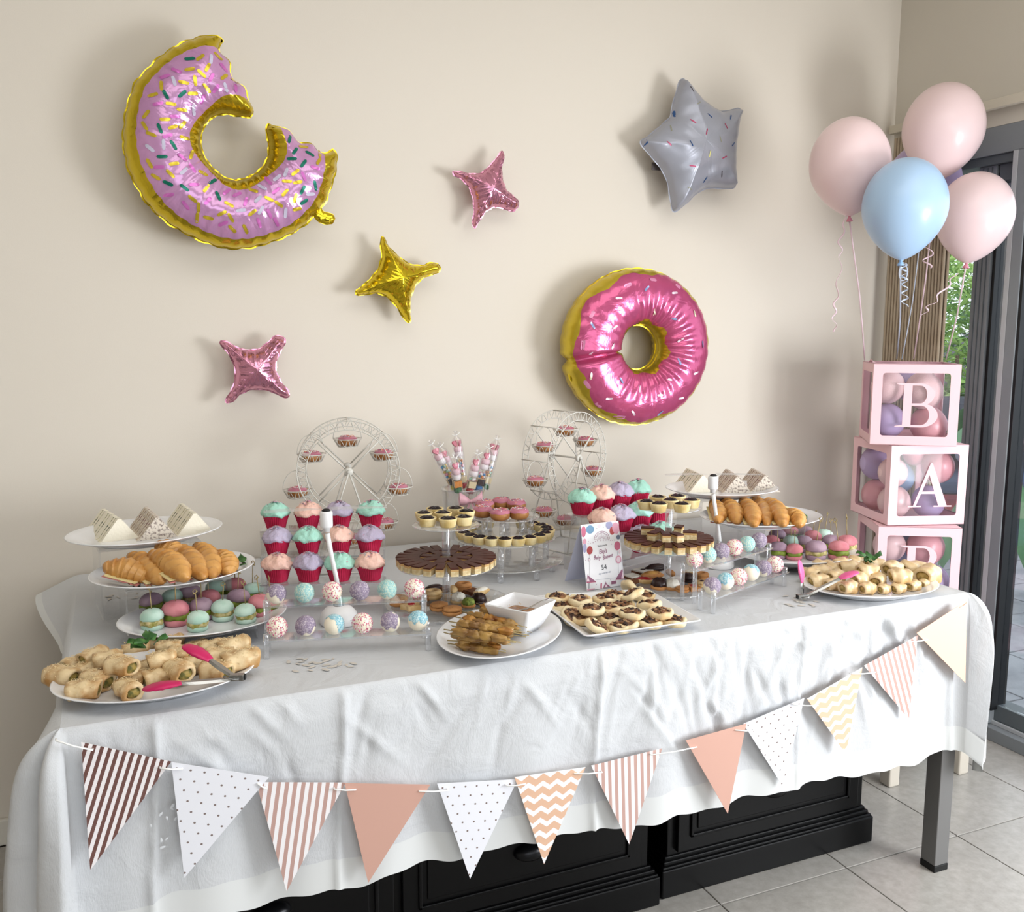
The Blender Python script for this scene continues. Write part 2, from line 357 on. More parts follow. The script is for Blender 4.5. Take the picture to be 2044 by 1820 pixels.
WR = [(RW.uniform(XL, 0), RW.uniform(.02, .16), RW.uniform(-.9, .9), RW.uniform(.05, .16), RW.uniform(.002, .005), RW.choice((-1, 1))) for _ in range(80)]
WR += [(RW.uniform(-.95, 0), RW.uniform(.01, .22), RW.uniform(-.8, .8), RW.uniform(.08, .2), RW.uniform(.004, .008), RW.choice((-1, 1))) for _ in range(46)]
def wrinkle(x, t):
    s = 0
    for c in CRX:
        dx = abs(x-c+.01*math.sin(t*9+c))
        if dx < .05: s += .0095*math.exp(-dx/.007)
    for (cx, ct, a, ln, am, sg) in WR:
        dx, dt = x-cx, t-ct
        if abs(dx) > .2 or abs(dt) > .2: continue
        al = dx*math.sin(a)+dt*math.cos(a); ac = dx*math.cos(a)-dt*math.sin(a)
        s += .95*sg*am*math.exp(-(al/ln)**2*3-(ac/.0085)**2)
    return s
def topz(x, y):
    z = .0006*nz(x, y, 0, 9)+.0005*nz(x, y, 0, 23, 3)
    for c in CRX: z += .0012*math.exp(-abs(x-c)/.006)
    z += .0012*math.exp(-abs(y+.62)/.006)
    e_ = min(x-XL, -x, y-YF, YB-y)
    return H+z*max(0, min(1, e_/.03))-.0004
cl = MB(); mm = cl
def cgrid(P, hemrow):
    n, m = len(P), len(P[0]); V = [q for row in P for q in row]
    for mi in (0, 1):
        F = []
        for i in range(n-1):
            for j in range(m-1):
                if (1 if j >= hemrow else 0) == mi: F.append((i*m+j, (i+1)*m+j, (i+1)*m+j+1, i*m+j+1))
        if F: cl.add(V, F, mi, True)
NX, NYT = 150, 76
cgrid([[(XL+(0-XL)*i/NX, YB+(YF-YB)*j/NYT, topz(XL+(0-XL)*i/NX, YB+(YF-YB)*j/NYT)) for j in range(NYT+1)] for i in range(NX+1)], 10**6)
# perimeter samples: left side (back->front), rounded corner, front, rounded corner, right side
per = []
for i in range(50): per.append((XL, YB+(YF-YB)*i/50, -1, 0, 'L', i/50))
for i in range(15): a = PI+PI/2*i/14; per.append((XL, YF, math.cos(a), math.sin(a), 'CL', i/14))
for i in range(1, 340): per.append((XL+(0-XL)*i/340, YF, 0, -1, 'F', i/340))
for i in range(15): a = -PI/2+PI/2*i/14; per.append((0, YF, math.cos(a), math.sin(a), 'CR', i/14))
for i in range(1, 50): per.append((0, YF+(YB-YF)*i/50, 1, 0, 'R', i/50))
NT = 50; HB = NT-6
P = []
for (x, y, nx_, ny_, tg, q) in per:
    if tg == 'L':
        Lh = .115+.30*max(0, (q-.3)/.7)**1.3
    elif tg == 'CL': Lh = .415+.03*math.sin(PI*q)
    elif tg == 'F': Lh = np.interp(x, [-2.06, -1.9, -1.64, -1.45, -1.17, -1.06, -.84, -.55, -.36, -.2, -.06, 0], [.40, .385, .388, .382, .383, .398, .409, .401, .411, .418, .405, .415])
    elif tg == 'CR': Lh = .43+.035*math.sin(PI*q)
    else: Lh = .43-.02*q
    Lh += .004*math.sin(x*31+y*17)+.003*math.sin(x*67)
    row = []
    for j in range(NT+1):
        t = (j/NT)**1.35*Lh; rr = .008; cx_, cz_ = 0, 0
        edge = rr*(1-math.exp(-t/.006))
        zz = H-.0004-t
        g_ = min(1, t/.3)
        if tg == 'F':
            e = min(1, min(q, 1-q)*18)
            out = edge+(.007+.012*g_*(math.sin(x*19)+.6*math.sin(x*41+1))*.5+.003)*min(1, t/.05)+wrinkle(x, t)*min(1, t/.02)
            fl = 0
            if q < .055: fl = (1-q/.055)
            if q > .955: fl = (q-.955)/.045
            out = max(out, .004)+fl*fl*.012*g_
        elif tg in ('CL', 'CR'):
            f = (1-math.exp(-t/.045))
            out = edge+f*(.085 if tg == 'CL' else .078)*(.35+.65*abs(math.cos(PI*q*1.0+(.3 if tg == 'CL' else .2))))+.006*math.sin(q*11+t*9)
            if tg == 'CL': out += -.01*math.sin(t*14)*f
        elif tg == 'L':
            if q < .32:   # lifted, flaring tail at the back corner
                k = 1-q/.32; k = k*k*(3-2*k)
                out = edge+t*(.25+.62*k); zz = H-.0004-t*(.95-.55*k)
            else:
                f = (1-math.exp(-t/.05)); k = max(0, (q-.86)/.14); out = edge+f*(.02+.06*k)+.006*math.sin(y*30)*g_
        else:
            f = (1-math.exp(-t/.05)); k = max(0, (.16-q)/.16)
            out = edge+f*(.03+.05*k)+.01*math.sin(y*26+1)*g_
        if j == 0: out = 0
        row.append((x+nx_*out, y+ny_*out, zz))
    P.append(row)
cgrid(P, HB)
cloth = cl.build('tablecloth', [m_cloth, m_hem]); tag(cloth, 'white linen-look tablecloth with a broad hem draped over the long table', 'tablecloth')
# embroidered and cut petals scattered on the cloth
m_pet = mat('petal_embroidery', 'c9c3ba', .6)
def petal(x, y, z, a, s, vert=False):
    mb = MB(); n = 8; V = [(0, 0, 0)]
    for i in range(n): q = 2*PI*i/n; V.append((s*math.cos(q), s*.45*math.sin(q)*(1-.3*math.cos(q)), 0))
    V = [(p[0], p[1], p[2]+(.0012 if i == 0 else .0005)) for i, p in enumerate(V)]
    M_ = T(x, y, z, rz=a) if not vert else T(x, y, z, rx=PI/2) @ Matrix.Rotation(a, 4, 'Z')
    return V, [(0, 1+i, 1+(i+1) % n) for i in range(n)], M_
pe = MB()
for (u, v, sp, n) in ((640, 1323, 62, 26), (1610, 1195, 50, 18), (245, 1195, 45, 8), (1100, 1120, 60, 12)):
    for _ in range(n):
        p = at(u+rnd.gauss(0, sp*.55), v+rnd.gauss(0, sp*.16), z=H+.0022)
        if p[1] < YF+.03: continue
        V, F, M_ = petal(p[0], p[1], topz(p[0], p[1])+.0012, rnd.uniform(0, 6), rnd.uniform(.006, .011)); pe.add(V, F, 0, True, M_)
pe.build('embroidered_petals', m_pet, cloth, kind='stuff')
pe = MB()
for (u, v, sp, n) in ((325, 1645, 26, 10), (1845, 1345, 26, 20)):
    for _ in range(n):
        p = at(u+rnd.gauss(0, sp), v+rnd.gauss(0, sp), y=YF-.036)
        V, F, M_ = petal(p[0], YF-.037, p[2], rnd.uniform(0, 6), rnd.uniform(.003, .006), True); pe.add(V, F, 0, True, M_)
pe.build('embroidered_flowers', mat('white_thread', 'cfd2d6', .7), cloth, kind='stuff')
# --- black cabinets standing under the table
m_black = mat('black_lacquer', '040405', .38, spec=.22, bump=.03, bscale=40); m_bk2 = mat('black_metal', '17171a', .3, .6)
def cabinet(lbl, x0, x1, yf, doors, knobs=True):
    t = thing('black_cabinet', lbl, 'cabinet', ((x0+x1)/2, (yf-.14)/2, 0))
    cx, cy = (x0+x1)/2, (yf-.14)/2
    MB().box(x0+.025-cx, x1-.025-cx, yf+.022-cy, -.14-cy, .085, .62, b=.003).build('body', m_black, t)
    MB().box(x0-cx, x1-cx, yf-cy, -.14-cy, 0, .075, b=.004).build('plinth', m_black, t)
    mo = MB(); 
    for k, (dz, dy) in enumerate(((.075, .004), (.085, .010), (.094, .017))): mo.box(x0+dy-cx, x1-dy-cx, yf+dy-cy, -.14-cy, dz-.006, dz+.006, b=.003)
    mo.build('plinth_moulding', m_black, t)
    for (a, c, z0, z1) in doors:
        dd = MB(); y = yf+.022-cy
        dd.box(a-cx, c-cx, y-.014, y, z0, z1, b=.002)
        fr = .035
        dr = dd.build('drawer', m_black, t)
        pn = MB(); X0, X1, Z0, Z1 = a+fr-cx, c-fr-cx, z0+fr, z1-fr
        for (p0, p1, q0, q1) in ((X0, X1, Z0, Z0+.008), (X0, X1, Z1-.008, Z1), (X0, X0+.008, Z0, Z1), (X1-.008, X1, Z0, Z1)): pn.box(p0, p1, y-.020, y-.013, q0, q1, b=.002)
        pn.box(X0+.02, X1-.02, y-.018, y-.013, Z0+.02, Z1-.02, b=.002)
        pn.build('raised_panel', m_black, dr)
        hb = MB(); hx = (a+c)/2-cx; hz = (z0+z1)/2+.0
        hb.ell((hx, y-.02, hz), .042, .026, .022, 16, 8); hb.build('cup_handle', m_bk2, dr)
    return t
cabinet('black lacquered cabinet under the right half of the table, one drawer showing', -.764, -.082, -.93, [(-.715, -.135, .11, .34), (-.715, -.135, .35, .6)])
cabinet('wide black lacquered cabinet under the left half of the table', -2.02, -.779, -.945, [(-1.43, -.83, .11, .34), (-1.43, -.83, .35, .6), (-1.97, -1.45, .11, .34), (-1.97, -1.45, .35, .6)])
# --- bench carrying the letter boxes
m_beige = mat('beige_paint', 'cdc5b8', .45)
bn = thing('low_bench', 'low beige bench with square legs standing under the letter boxes', 'bench', (.42, -.49, 0))
MB().box(-.24, .10, -.24, .25, .195, .235, b=.006).build('seat', m_beige, bn)
for (x, y) in ((.192, -.72), (.46, -.745), (.2, -.3), (.46, -.3)):
    MB().box(-.0, .042, 0, .042, 0, .2, b=.005).build('leg', m_beige, bn, (x-.42, y+.49+(.0), 0))
# ------------------------------------------------------------------ bunting
def uv_poly(name, pts, uvs, thick, m, parent):
    """flat card with thickness along +y"""
    n = len(pts); V = [tuple(p) for p in pts]+[(p[0], p[1]+thick, p[2]) for p in pts]
    F = [tuple(range(n)), tuple(range(n, 2*n))[::-1]]+[(i, n+i, n+(i+1) % n, (i+1) % n) for i in range(n)]
    me = bpy.data.meshes.new(name); me.from_pydata(V, [], F); me.materials.append(m)
    ul = me.uv_layers.new(name='UVMap'); U = uvs+uvs
    for l in me.loops: ul.data[l.index].uv = U[l.vertex_index]
    me.update(); return inst(name, me, parent)
def pattern_mat(name, kind, fg, bgc, n=11, metal=.55, rough=.35):
    m, nt, b = node_mat(name, rough); N = nt.nodes.new; Lk = nt.links.new
    uv = N('ShaderNodeUVMap'); sp = N('ShaderNodeSeparateXYZ'); Lk(uv.outputs[0], sp.inputs[0])
    def mt(op, a, c=None, d=None):
        q = N('ShaderNodeMath'); q.operation = op
        for i, s in enumerate((a, c, d)):
            if s is None: continue
            if isinstance(s, (int, float)): q.inputs[i].default_value = s
            else: Lk(s, q.inputs[i])
        return q.outputs[0]
    x, y = sp.outputs[0], sp.outputs[1]
    if kind == 'stripe': fac = mt('GREATER_THAN', mt('FRACT', mt('MULTIPLY', x, n)), .5)
    elif kind == 'chevron':
        tri = mt('ABSOLUTE', mt('SUBTRACT', mt('FRACT', mt('MULTIPLY', x, 5)), .5))
        fac = mt('GREATER_THAN', mt('FRACT', mt('MULTIPLY', mt('ADD', y, mt('MULTIPLY', tri, .11)), 7.5)), .42)
    else:
        r = mt('MULTIPLY', y, 11); row = mt('FLOOR', r); fy = mt('SUBTRACT', mt('FRACT', r), .5)
        fx = mt('SUBTRACT', mt('FRACT', mt('ADD', mt('MULTIPLY', x, 7.2), mt('MULTIPLY', row, .5))), .5)
        dd = mt('SQRT', mt('ADD', mt('MULTIPLY', mt('MULTIPLY', fx, fx), 1.3), mt('MULTIPLY', fy, fy))); fac = mt('LESS_THAN', dd, .10)
    mx = N('ShaderNodeMix'); mx.data_type = 'RGBA'; mx.inputs['A'].default_value = srgb(bgc); mx.inputs['B'].default_value = srgb(fg)
    Lk(fac, mx.inputs['Factor']); Lk(mx.outputs['Result'], b.inputs['Base Color']); Lk(mt('MULTIPLY', fac, metal), b.inputs['Metallic'])
    return m
RG, RG2 = 'd9a595', 'e3b592'
mS1 = pattern_mat('rose_stripe_dark', 'stripe', '8c6660', 'eee9ea', 12, .8, .25); mS = pattern_mat('rose_stripe', 'stripe', 'cba79e', 'efecee', 11, .35)
mC = pattern_mat('rose_chevron', 'chevron', 'dfb79b', 'e9e8ea', 5, .2, .5); mD = pattern_mat('rose_dots', 'dot', '80706c', 'e4e5ec', 6, .2, .5)
mF = mat('rose_card', 'cda293', .5, .15); mF2 = mat('bright_rose_card', 'f0bfa6', .45, .15)
FLG = [((162, 1481), (342, 1520), (180, 1737), mS1, 'brown-and-white striped pennant, first at the left end of the bunting'),
 ((342, 1521), (537, 1551), (368, 1752), mD, 'white dotted pennant beside the brown-striped one at the left end'),
 ((511, 1561), (690, 1562), (572, 1779), mS, 'rose-striped pennant hanging lowest, third from the left end'),
 ((688, 1563), (859, 1566), (735, 1762), mF, 'plain rose pennant hanging over the dark cabinet, fourth from the left'),
 ((872.6, 1564), (1033.6, 1555), (938.4, 1753.8), mD, 'white dotted pennant in the middle left of the string, fifth from the left'),
 ((1027, 1551), (1169, 1531), (1086, 1724.7), mC, 'rose zigzag pennant near the middle, sixth from the left'),
 ((1180, 1528), (1322, 1493.5), (1256, 1685), mS, 'rose-striped pennant near the middle, seventh from the left'),
 ((1369, 1477.7), (1490, 1444), (1452.8, 1624), mF, 'plain rose pennant right of the middle, eighth from the left'),
 ((1484, 1444.5), (1605.6, 1393), (1563, 1569.7), mD, 'white dotted pennant right of the middle, ninth from the left'),
 ((1611, 1394.8), (1721.6, 1332), (1688.4, 1503.5), mC, 'rose zigzag pennant, third from the right end'),
 ((1725, 1328.6), (1832, 1267.8), (1814.3, 1435), mS, 'shiny rose-striped pennant, second from the right end'),
 ((1830, 1263.4), (1930, 1198), (1927, 1362.8), mF2, 'plain pale peach pennant at the right table corner')]
FYB = -1.150
bt = thing('bunting', 'string of triangular rose-gold and white paper pennants across the front of the tablecloth', 'bunting', (-1.03, FYB, .62))
o0 = Vector((-1.03, FYB, .62))
def bp_(u, v, dy=0): return Vector(at(u, v, y=FYB+dy))-o0
m_rib = mat('white_ribbon', 'f0f0ee', .5)
for i, (a, b_, c, m, lb) in enumerate(FLG):
    dy = -.004*(i % 2)
    A, B, C_ = bp_(*a, dy), bp_(*b_, dy), bp_(*c, dy)
    o = uv_poly('pennant', [A, C_, B], [(0, 0), (.5, 1), (1, 0)], .0008, m, bt); o['label'] = lb
ST = [(112, 1478), (185, 1497)]+[((FLG[i][1][0]-22, FLG[i][1][1]+13), (FLG[i+1][0][0]+22, FLG[i+1][0][1]+13)) for i in range(11)]
def ribb(p0, p1):
    P0, P1 = bp_(*p0, -.006), bp_(*p1, -.006); mid = (P0+P1)/2+Vector((0, -.001, -.001))
    MB().tube([P0+Vector((0, .007, 0)), P0, mid, P1, P1+Vector((0, .007, 0))], .0022, 6, flat=.5).build('ribbon', m_rib, bt)
ribb(*ST[:2])
for s in ST[2:]: ribb(*s)
ribb((1918, 1212), (1931, 1203))
# ------------------------------------------------------------------ foil balloons on the wall
def arr(l): return np.array(l, float)
def resample(P, n, closed=True):
    P = arr(P); Q = np.vstack([P, P[:1]]) if closed else P
    d = np.r_[0, np.cumsum(np.linalg.norm(np.diff(Q, axis=0), axis=1))]
    t = np.linspace(0, d[-1], n+1)[:-1] if closed else np.linspace(0, d[-1], n)
    return np.stack([np.interp(t, d, Q[:, 0]), np.interp(t, d, Q[:, 1])], 1)
def smooth_closed(P, k=2):
    for _ in range(k): P = .25*np.roll(P, 1, 0)+.5*P+.25*np.roll(P, -1, 0)
    return P
def smooth_open(P, k=2):
    for _ in range(k): P = np.vstack([P[:1], .25*P[:-2]+.5*P[1:-1]+.25*P[2:], P[-1:]])
    return P
def dist_to(B, P):
    """distance of points P to closed polyline B and arclength index"""
    A = B; C_ = np.roll(B, -1, 0); D = C_-A; L2 = (D**2).sum(1)+1e-12
    out = np.zeros(len(P)); idx = np.zeros(len(P), int)
    for s in range(0, len(P), 400):
        p = P[s:s+400, None, :]; t = np.clip(((p-A)*D).sum(2)/L2, 0, 1)
        d = np.linalg.norm(A+t[..., None]*D-p, axis=2); idx[s:s+400] = d.argmin(1); out[s:s+400] = d.min(1)
    return out, idx
def foil_mesh(name, G2, B, dm, depth, back, mats, closed_u, wr=.22, wf=60, sd=None, cr=0.0, seam=.004, cell=0, facet=0):
    """G2: (nu, nv, 2) grid over the outline; inflated front and back, seam added. Local frame X right, Y into wall, Z up"""
    nu, nv, _ = G2.shape; P = G2.reshape(-1, 2); d, idx = dist_to(B, P)
    q = np.clip(d/dm, 0, 1); h = depth*np.sqrt(np.clip(1-(1-q)**2, 0, 1))
    s = idx/len(B)*wf*2*PI
    h = h*(1+wr*np.sin(s)*np.exp(-d/(.28*dm))+wr*.5*np.sin(s*2.37+1)*np.exp(-d/(.45*dm)))
    if cr: h = h*(1+cr*np.sin(P[:, 0]*55+np.sin(P[:, 1]*40)*2)*np.cos(P[:, 1]*47+1)*np.exp(-((q-.35)/.4)**2))
    if facet: h = h*(1-facet)+facet*depth*q**.9
    h[d < 1e-4] = 0
    yf = -h; yb = h*back
    V = [(P[i, 0], yf[i], P[i, 1]) for i in range(len(P))]+[(P[i, 0], yb[i], P[i, 1]) for i in range(len(P))]
    F = []; K = len(P)
    for i in range(nu if closed_u else nu-1):
        i2 = (i+1) % nu
        for j in range(nv-1):
            a, b_, c, e = i*nv+j, i2*nv+j, i2*nv+j+1, i*nv+j+1
            F.append((a, e, c, b_)); F.append((K+a, K+b_, K+c, K+e))
    # seam
    D = np.roll(B, -1, 0)-np.roll(B, 1, 0); D /= np.linalg.norm(D, axis=1)[:, None]+1e-9; Nn = np.stack([D[:, 1], -D[:, 0]], 1)
    area2 = (B[:, 0]*np.roll(B[:, 1], -1)-np.roll(B[:, 0], -1)*B[:, 1]).sum()
    if area2 < 0: Nn = -Nn
    mb = MB(); mb.add(V, F, 0, True)
    n = len(B); sv = []; 
    for i in range(n):
        w_ = seam*(1+.3*math.sin(i*.55)); sv.append((B[i, 0]-Nn[i, 0]*.001, 0, B[i, 1]-Nn[i, 1]*.001)); sv.append((B[i, 0]+Nn[i, 0]*w_, .0008+.0006*math.sin(i*.4), B[i, 1]+Nn[i, 1]*w_))
    mb.add(sv, [(2*i, 2*i+1, (2*i+3) % (2*n), (2*i+2) % (2*n)) for i in range(n)], len(mats)-1, True)
    me = mb.mesh(name, mats)
    if sd is not None:
        at_ = me.attributes.new('sd', 'FLOAT', 'POINT'); vals = np.full(len(me.vertices), -1.0); vals[:K] = sd; at_.data.foreach_set('value', vals)
    return me, (P, yf)
def star_grid(B, c, nr=18, inner=0.0):
    t = np.linspace(0, 1, nr)**.75
    return c+(B[:, None, :]-c)*t[None, :, None]
def foil_print(name, base, prn, metal_b=.9, metal_p=.35, r_b=.16, r_p=.22, hi=None, bump=.25):
    m, nt, b = node_mat(name, r_b, metal_b); N = nt.nodes.new; Lk = nt.links.new
    a = N('ShaderNodeAttribute'); a.attribute_name = 'sd'; g = N('ShaderNodeMath'); g.operation = 'GREATER_THAN'; g.inputs[1].default_value = 0
    Lk(a.outputs['Fac'], g.inputs[0])
    mx = N('ShaderNodeMix'); mx.data_type = 'RGBA'; mx.inputs['A'].default_value = srgb(base); mx.inputs['B'].default_value = srgb(prn)
    Lk(g.outputs[0], mx.inputs['Factor']); Lk(mx.outputs['Result'], b.inputs['Base Color'])
    mm_ = N('ShaderNodeMapRange'); mm_.inputs['To Min'].default_value = metal_b; mm_.inputs['To Max'].default_value = metal_p; Lk(g.outputs[0], mm_.inputs['Value']); Lk(mm_.outputs[0], b.inputs['Metallic'])
    m2 = N('ShaderNodeMapRange'); m2.inputs['To Min'].default_value = r_b; m2.inputs['To Max'].default_value = r_p; Lk(g.outputs[0], m2.inputs['Value']); Lk(m2.outputs[0], b.inputs['Roughness'])
    tc = N('ShaderNodeTexCoord'); n = N('ShaderNodeTexNoise'); n.inputs['Scale'].default_value = 16; n.inputs['Detail'].default_value = 3; n.inputs['Distortion'].default_value = 1.2
    Lk(tc.outputs['Object'], n.inputs['Vector']); bp = N('ShaderNodeBump'); bp.inputs['Strength'].default_value = bump; bp.inputs['Distance'].default_value = .012
    Lk(n.outputs['Fac'], bp.inputs['Height']); Lk(bp.outputs['Normal'], b.inputs['Normal'])
    return m
def foil_mat(name, c, rough=.16, metal=.95, bump=.4, sc=22):
    m = mat(name, c, rough, metal, bump=bump, bscale=sc)
    return m
m_gold = foil_mat('gold_foil', 'd9bf2e', .14, .95, .35, 14); m_pink = foil_mat('pink_foil', 'd493ac', .16, .9, .8, 26)
m_silv = mat('matt_grey_foil', '9fa1ac', .3, .25, bump=.5, bscale=9)
m_donutC = foil_print('bitten_donut_print', 'cdb42e', 'c592bd', r_b=.2, r_p=.18, metal_p=.3)
m_donutO = foil_print('round_donut_print', 'c9b13a', 'c0557f', metal_b=.75, r_b=.28, metal_p=.45, r_p=.2)
def sprinkles(name, pos, surf, L_, W_, mats, parent, lift=.0012, counts=None):
    """printed capsules laid on the front of the foil; pos: (x, z, angle, matindex)"""
    P, Y = surf; mb = MB(); K = P.shape[0]
    for (x, z, a, mi) in pos:
        ca, sa = math.cos(a), math.sin(a); V = []; prof = [(-1, .0), (-.86, .75), (-.6, 1), (-.2, 1), (.2, 1), (.6, 1), (.86, .75), (1, 0)]
        for (s, w_) in prof:
            for sg in (-1, 0, 1):
                X = x+ca*s*L_/2-sa*sg*w_*W_/2; Z = z+sa*s*L_/2+ca*sg*w_*W_/2
                d = (P[:, 0]-X)**2+(P[:, 1]-Z)**2; k = np.argpartition(d, 4)[:4]; wgt = 1/(d[k]+1e-7)
                V.append((X, float((Y[k]*wgt).sum()/wgt.sum())-lift, Z))
        F = []
        for i in range(len(prof)-1): F += [(3*i, 3*i+1, 3*i+4, 3*i+3), (3*i+1, 3*i+2, 3*i+5, 3*i+4)]
        mb.add(V, F, mi, True)
    return mb.build(name, mats, parent, kind='stuff')
def px(pts, o, s, yp, c):
    out = []
    for (u, v) in pts:
        p = at(o[0]+u/s, o[1]+v/s, y=yp); out.append((p[0]-c[0], p[2]-c[1]))
    return arr(out)
# --- bitten doughnut
YP = -.105; cC = (-1.62, 1.88)
outer = px([(895,150),(880,122),(800,118),(700,135),(600,172),(500,228),(410,300),(330,380),(268,445),(235,520),(207,610),(188,700),(176,790),(172,880),(186,980),(205,1070),(240,1150),(285,1235),(340,1320),(410,1400),(500,1472),(600,1532),(700,1582),(800,1622),(900,1648),(1000,1655),(1100,1645),(1200,1620),(1290,1588),(1380,1550),(1460,1500),(1530,1440),(1590,1380),(1640,1300),(1675,1200),(1702,1100),(1720,1000),(1712,955),(1690,942)], (200, 40), 3.64, YP, cC)
inner = px([(1090,707),(1000,697),(920,680),(860,685),(800,715),(750,780),(727,860),(735,940),(770,1020),(830,1090),(910,1150),(990,1166),(1060,1150),(1140,1110),(1195,1050),(1222,985),(1225,900),(1205,800),(1220,755)], (200, 40), 3.64, YP, cC)
bite1 = px([(1090,707),(1115,680),(1110,640),(1068,585),(1060,510),(1030,470),(980,465),(945,400),(938,365),(950,320),(920,280),(870,260),(855,220),(865,180),(895,150)], (200, 40), 3.64, YP, cC)
bite2 = px([(1220,755),(1250,775),(1330,785),(1380,805),(1400,850),(1440,900),(1490,895),(1545,900),(1570,955),(1640,975),(1690,942)], (200, 40), 3.64, YP, cC)
NU, NV = 190, 26
ou = smooth_open(resample(outer, NU, False), 3); inn = smooth_open(resample(inner, NU, False), 3); b1 = smooth_open(resample(bite1, NV, False), 1); b2 = smooth_open(resample(bite2, NV, False), 1)
# scalloped outer seam
s_ = np.linspace(0, 1, NU)[:, None]; cen = arr([[0, 0]])
ou = ou+(ou-cen)/np.linalg.norm(ou-cen, axis=1)[:, None]*(.0035*np.abs(np.sin(s_*PI*30)))*np.minimum(1, np.minimum(s_, 1-s_)*20)
U = np.linspace(0, 1, NU)[:, None, None]; Vv = np.linspace(0, 1, NV)[None, :, None]
G2 = (1-Vv)*inn[:, None]+Vv*ou[:, None]+(1-U)*b1[None]+U*b2[None]-((1-U)*(1-Vv)*b1[0]+U*(1-Vv)*b2[0]+(1-U)*Vv*b1[-1]+U*Vv*b2[-1])
B = np.vstack([inn[::-1], b1[1:-1], ou, b2[::-1][1:-1]])
uu = np.linspace(0, 1, NU)[:, None]*np.ones((1, NV)); vv = np.ones((NU, 1))*np.linspace(0, 1, NV)[None]
sdv = np.minimum(vv-(.17+.035*np.sin(uu*23)+.0*uu), (.80+.02*np.sin(uu*9+1)+.05*(uu > 2))-vv).reshape(-1)
me, surf = foil_mesh('balloon_skin', G2, B, .108, .078, .8, [m_donutC, m_gold], False, wr=.10, wf=70, sd=sdv, cr=.02, seam=.003)
bd = thing('foil_balloon', 'big bitten doughnut foil balloon with lilac icing at the upper left', 'balloon', (cC[0], YP, cC[1]))
inst('balloon_skin', me, bd)
mk = [mat('gold_print', 'd8bd3c', .25, .7), mat('white_print', 'c4bfd4', .4), mat('green_print', '17715f', .25, .4), mat('pink_print', 'd072c0', .25, .4)]
pos = []; tries = 0
while len(pos) < 115 and tries < 4000:
    tries += 1; i, j = rnd.randrange(4, NU-4), rnd.randrange(3, NV-4); k = i*NV+j
    if sdv[k] < .06: continue
    x, z = G2[i, j]
    if any((x-p[0])**2+(z-p[1])**2 < .023**2 for p in pos): continue
    pos.append((x, z, rnd.uniform(0, PI), rnd.choices([0, 1, 2, 3], [50, 13, 18, 19])[0]))
sprinkles('printed_sprinkles', pos, surf, .027, .0085, mk, bd)
# inflation tail with a hanging hole
tl = px([(1540,1400),(1600,1350),(1620,1390),(1690,1410),(1708,1440),(1690,1480),(1640,1485),(1590,1470),(1560,1440)], (200, 40), 3.64, YP, cC)
tl = resample(tl, 36); G = star_grid(tl, tl.mean(0), 8); me, _ = foil_mesh('inflation_tail', G, tl, .02, .008, 1, [m_gold, m_gold], True, wr=.3, wf=8, seam=.001); inst('inflation_tail', me, bd)
# --- round pink doughnut
YO = -.10; cO = (-.372, 1.347)
NU, NV = 230, 30
th = np.linspace(0, 2*PI, NU, endpoint=False)
notch = np.exp(-((np.angle(np.exp(1j*(th-3.30))))/.05)**2)
Rx, Rz, rr = .262*(1-.05*notch), .250*(1-.05*notch), .074*(1+.06*notch)
sc = .003*np.abs(np.sin(th*17))
def torus_pts(tn):
    V = []; sd = []
    for i, a in enumerate(th):
        for j in range(NV):
            ph = 2*PI*j/NV
            Ro = (Rx[i]*abs(math.cos(a))**2+Rz[i]*abs(math.sin(a))**2)+sc[i]; rc = (Ro+rr[i])/2; am = (Ro-rr[i])/2
            h = .078*(1-.45*notch[i]); wri = .055*math.sin(a*26+.8*math.sin(a*5))*max(0, -math.cos(ph)+.35)*(1 if -2.2 < ((a+PI) % (2*PI))-PI < 1.9 else .25)
            ck = math.copysign(abs(math.cos(ph))**.9, math.cos(ph)); sk = math.copysign(abs(math.sin(ph))**.75, math.sin(ph))
            R_ = rc+am*ck*(1-.02*notch[i]); y = -h*sk*(1+wri)
            V.append((R_*math.cos(a)-.004*ck, y, R_*math.sin(a)))
            if sk > 0:
                p = ph/PI  # 0 outer .. 1 inner
                lo_ = .20+.045*math.sin(a*9+.6)+.02*math.sin(a*4); hi_ = .83+.045*math.sin(a*7)
                sd.append(min(p-lo_, hi_-p))
            else: sd.append(-1)
    return V, sd
V, sd = torus_pts(None); F = []
for i in range(NU):
    for j in range(NV): F.append((i*NV+j, i*NV+(j+1) % NV, ((i+1) % NU)*NV+(j+1) % NV, ((i+1) % NU)*NV+j))
mb = MB().add(V, F, 0, True)
for (Rf, w_) in ((1, .004), (0, -.004)):
    sv = []
    for i, a in enumerate(th):
        Ro = (Rx[i]*math.cos(a)**2+Rz[i]*math.sin(a)**2)+sc[i] if Rf else rr[i]
        for dr in (0, w_): sv.append(((Ro+dr)*math.cos(a), 0, (Ro+dr)*math.sin(a)))
    mb.add(sv, [(2*i, 2*i+1, (2*i+3) % (2*NU), (2*i+2) % (2*NU)) for i in range(NU)], 1, True)
me = mb.mesh('balloon_skin', [m_donutO, m_gold]); at_ = me.attributes.new('sd', 'FLOAT', 'POINT'); vals = np.full(len(me.vertices), -1.0); vals[:len(sd)] = sd; at_.data.foreach_set('value', vals)
bo = thing('foil_balloon', 'round doughnut foil balloon with hot pink icing above the right ferris wheel', 'balloon', (cO[0], YO, cO[1]))
inst('balloon_skin', me, bo)
Pn = np.array([(v[0], v[2]) for v, s in zip(V, sd) if s > -1]); Yn = np.array([v[1] for v, s in zip(V, sd) if s > -1])
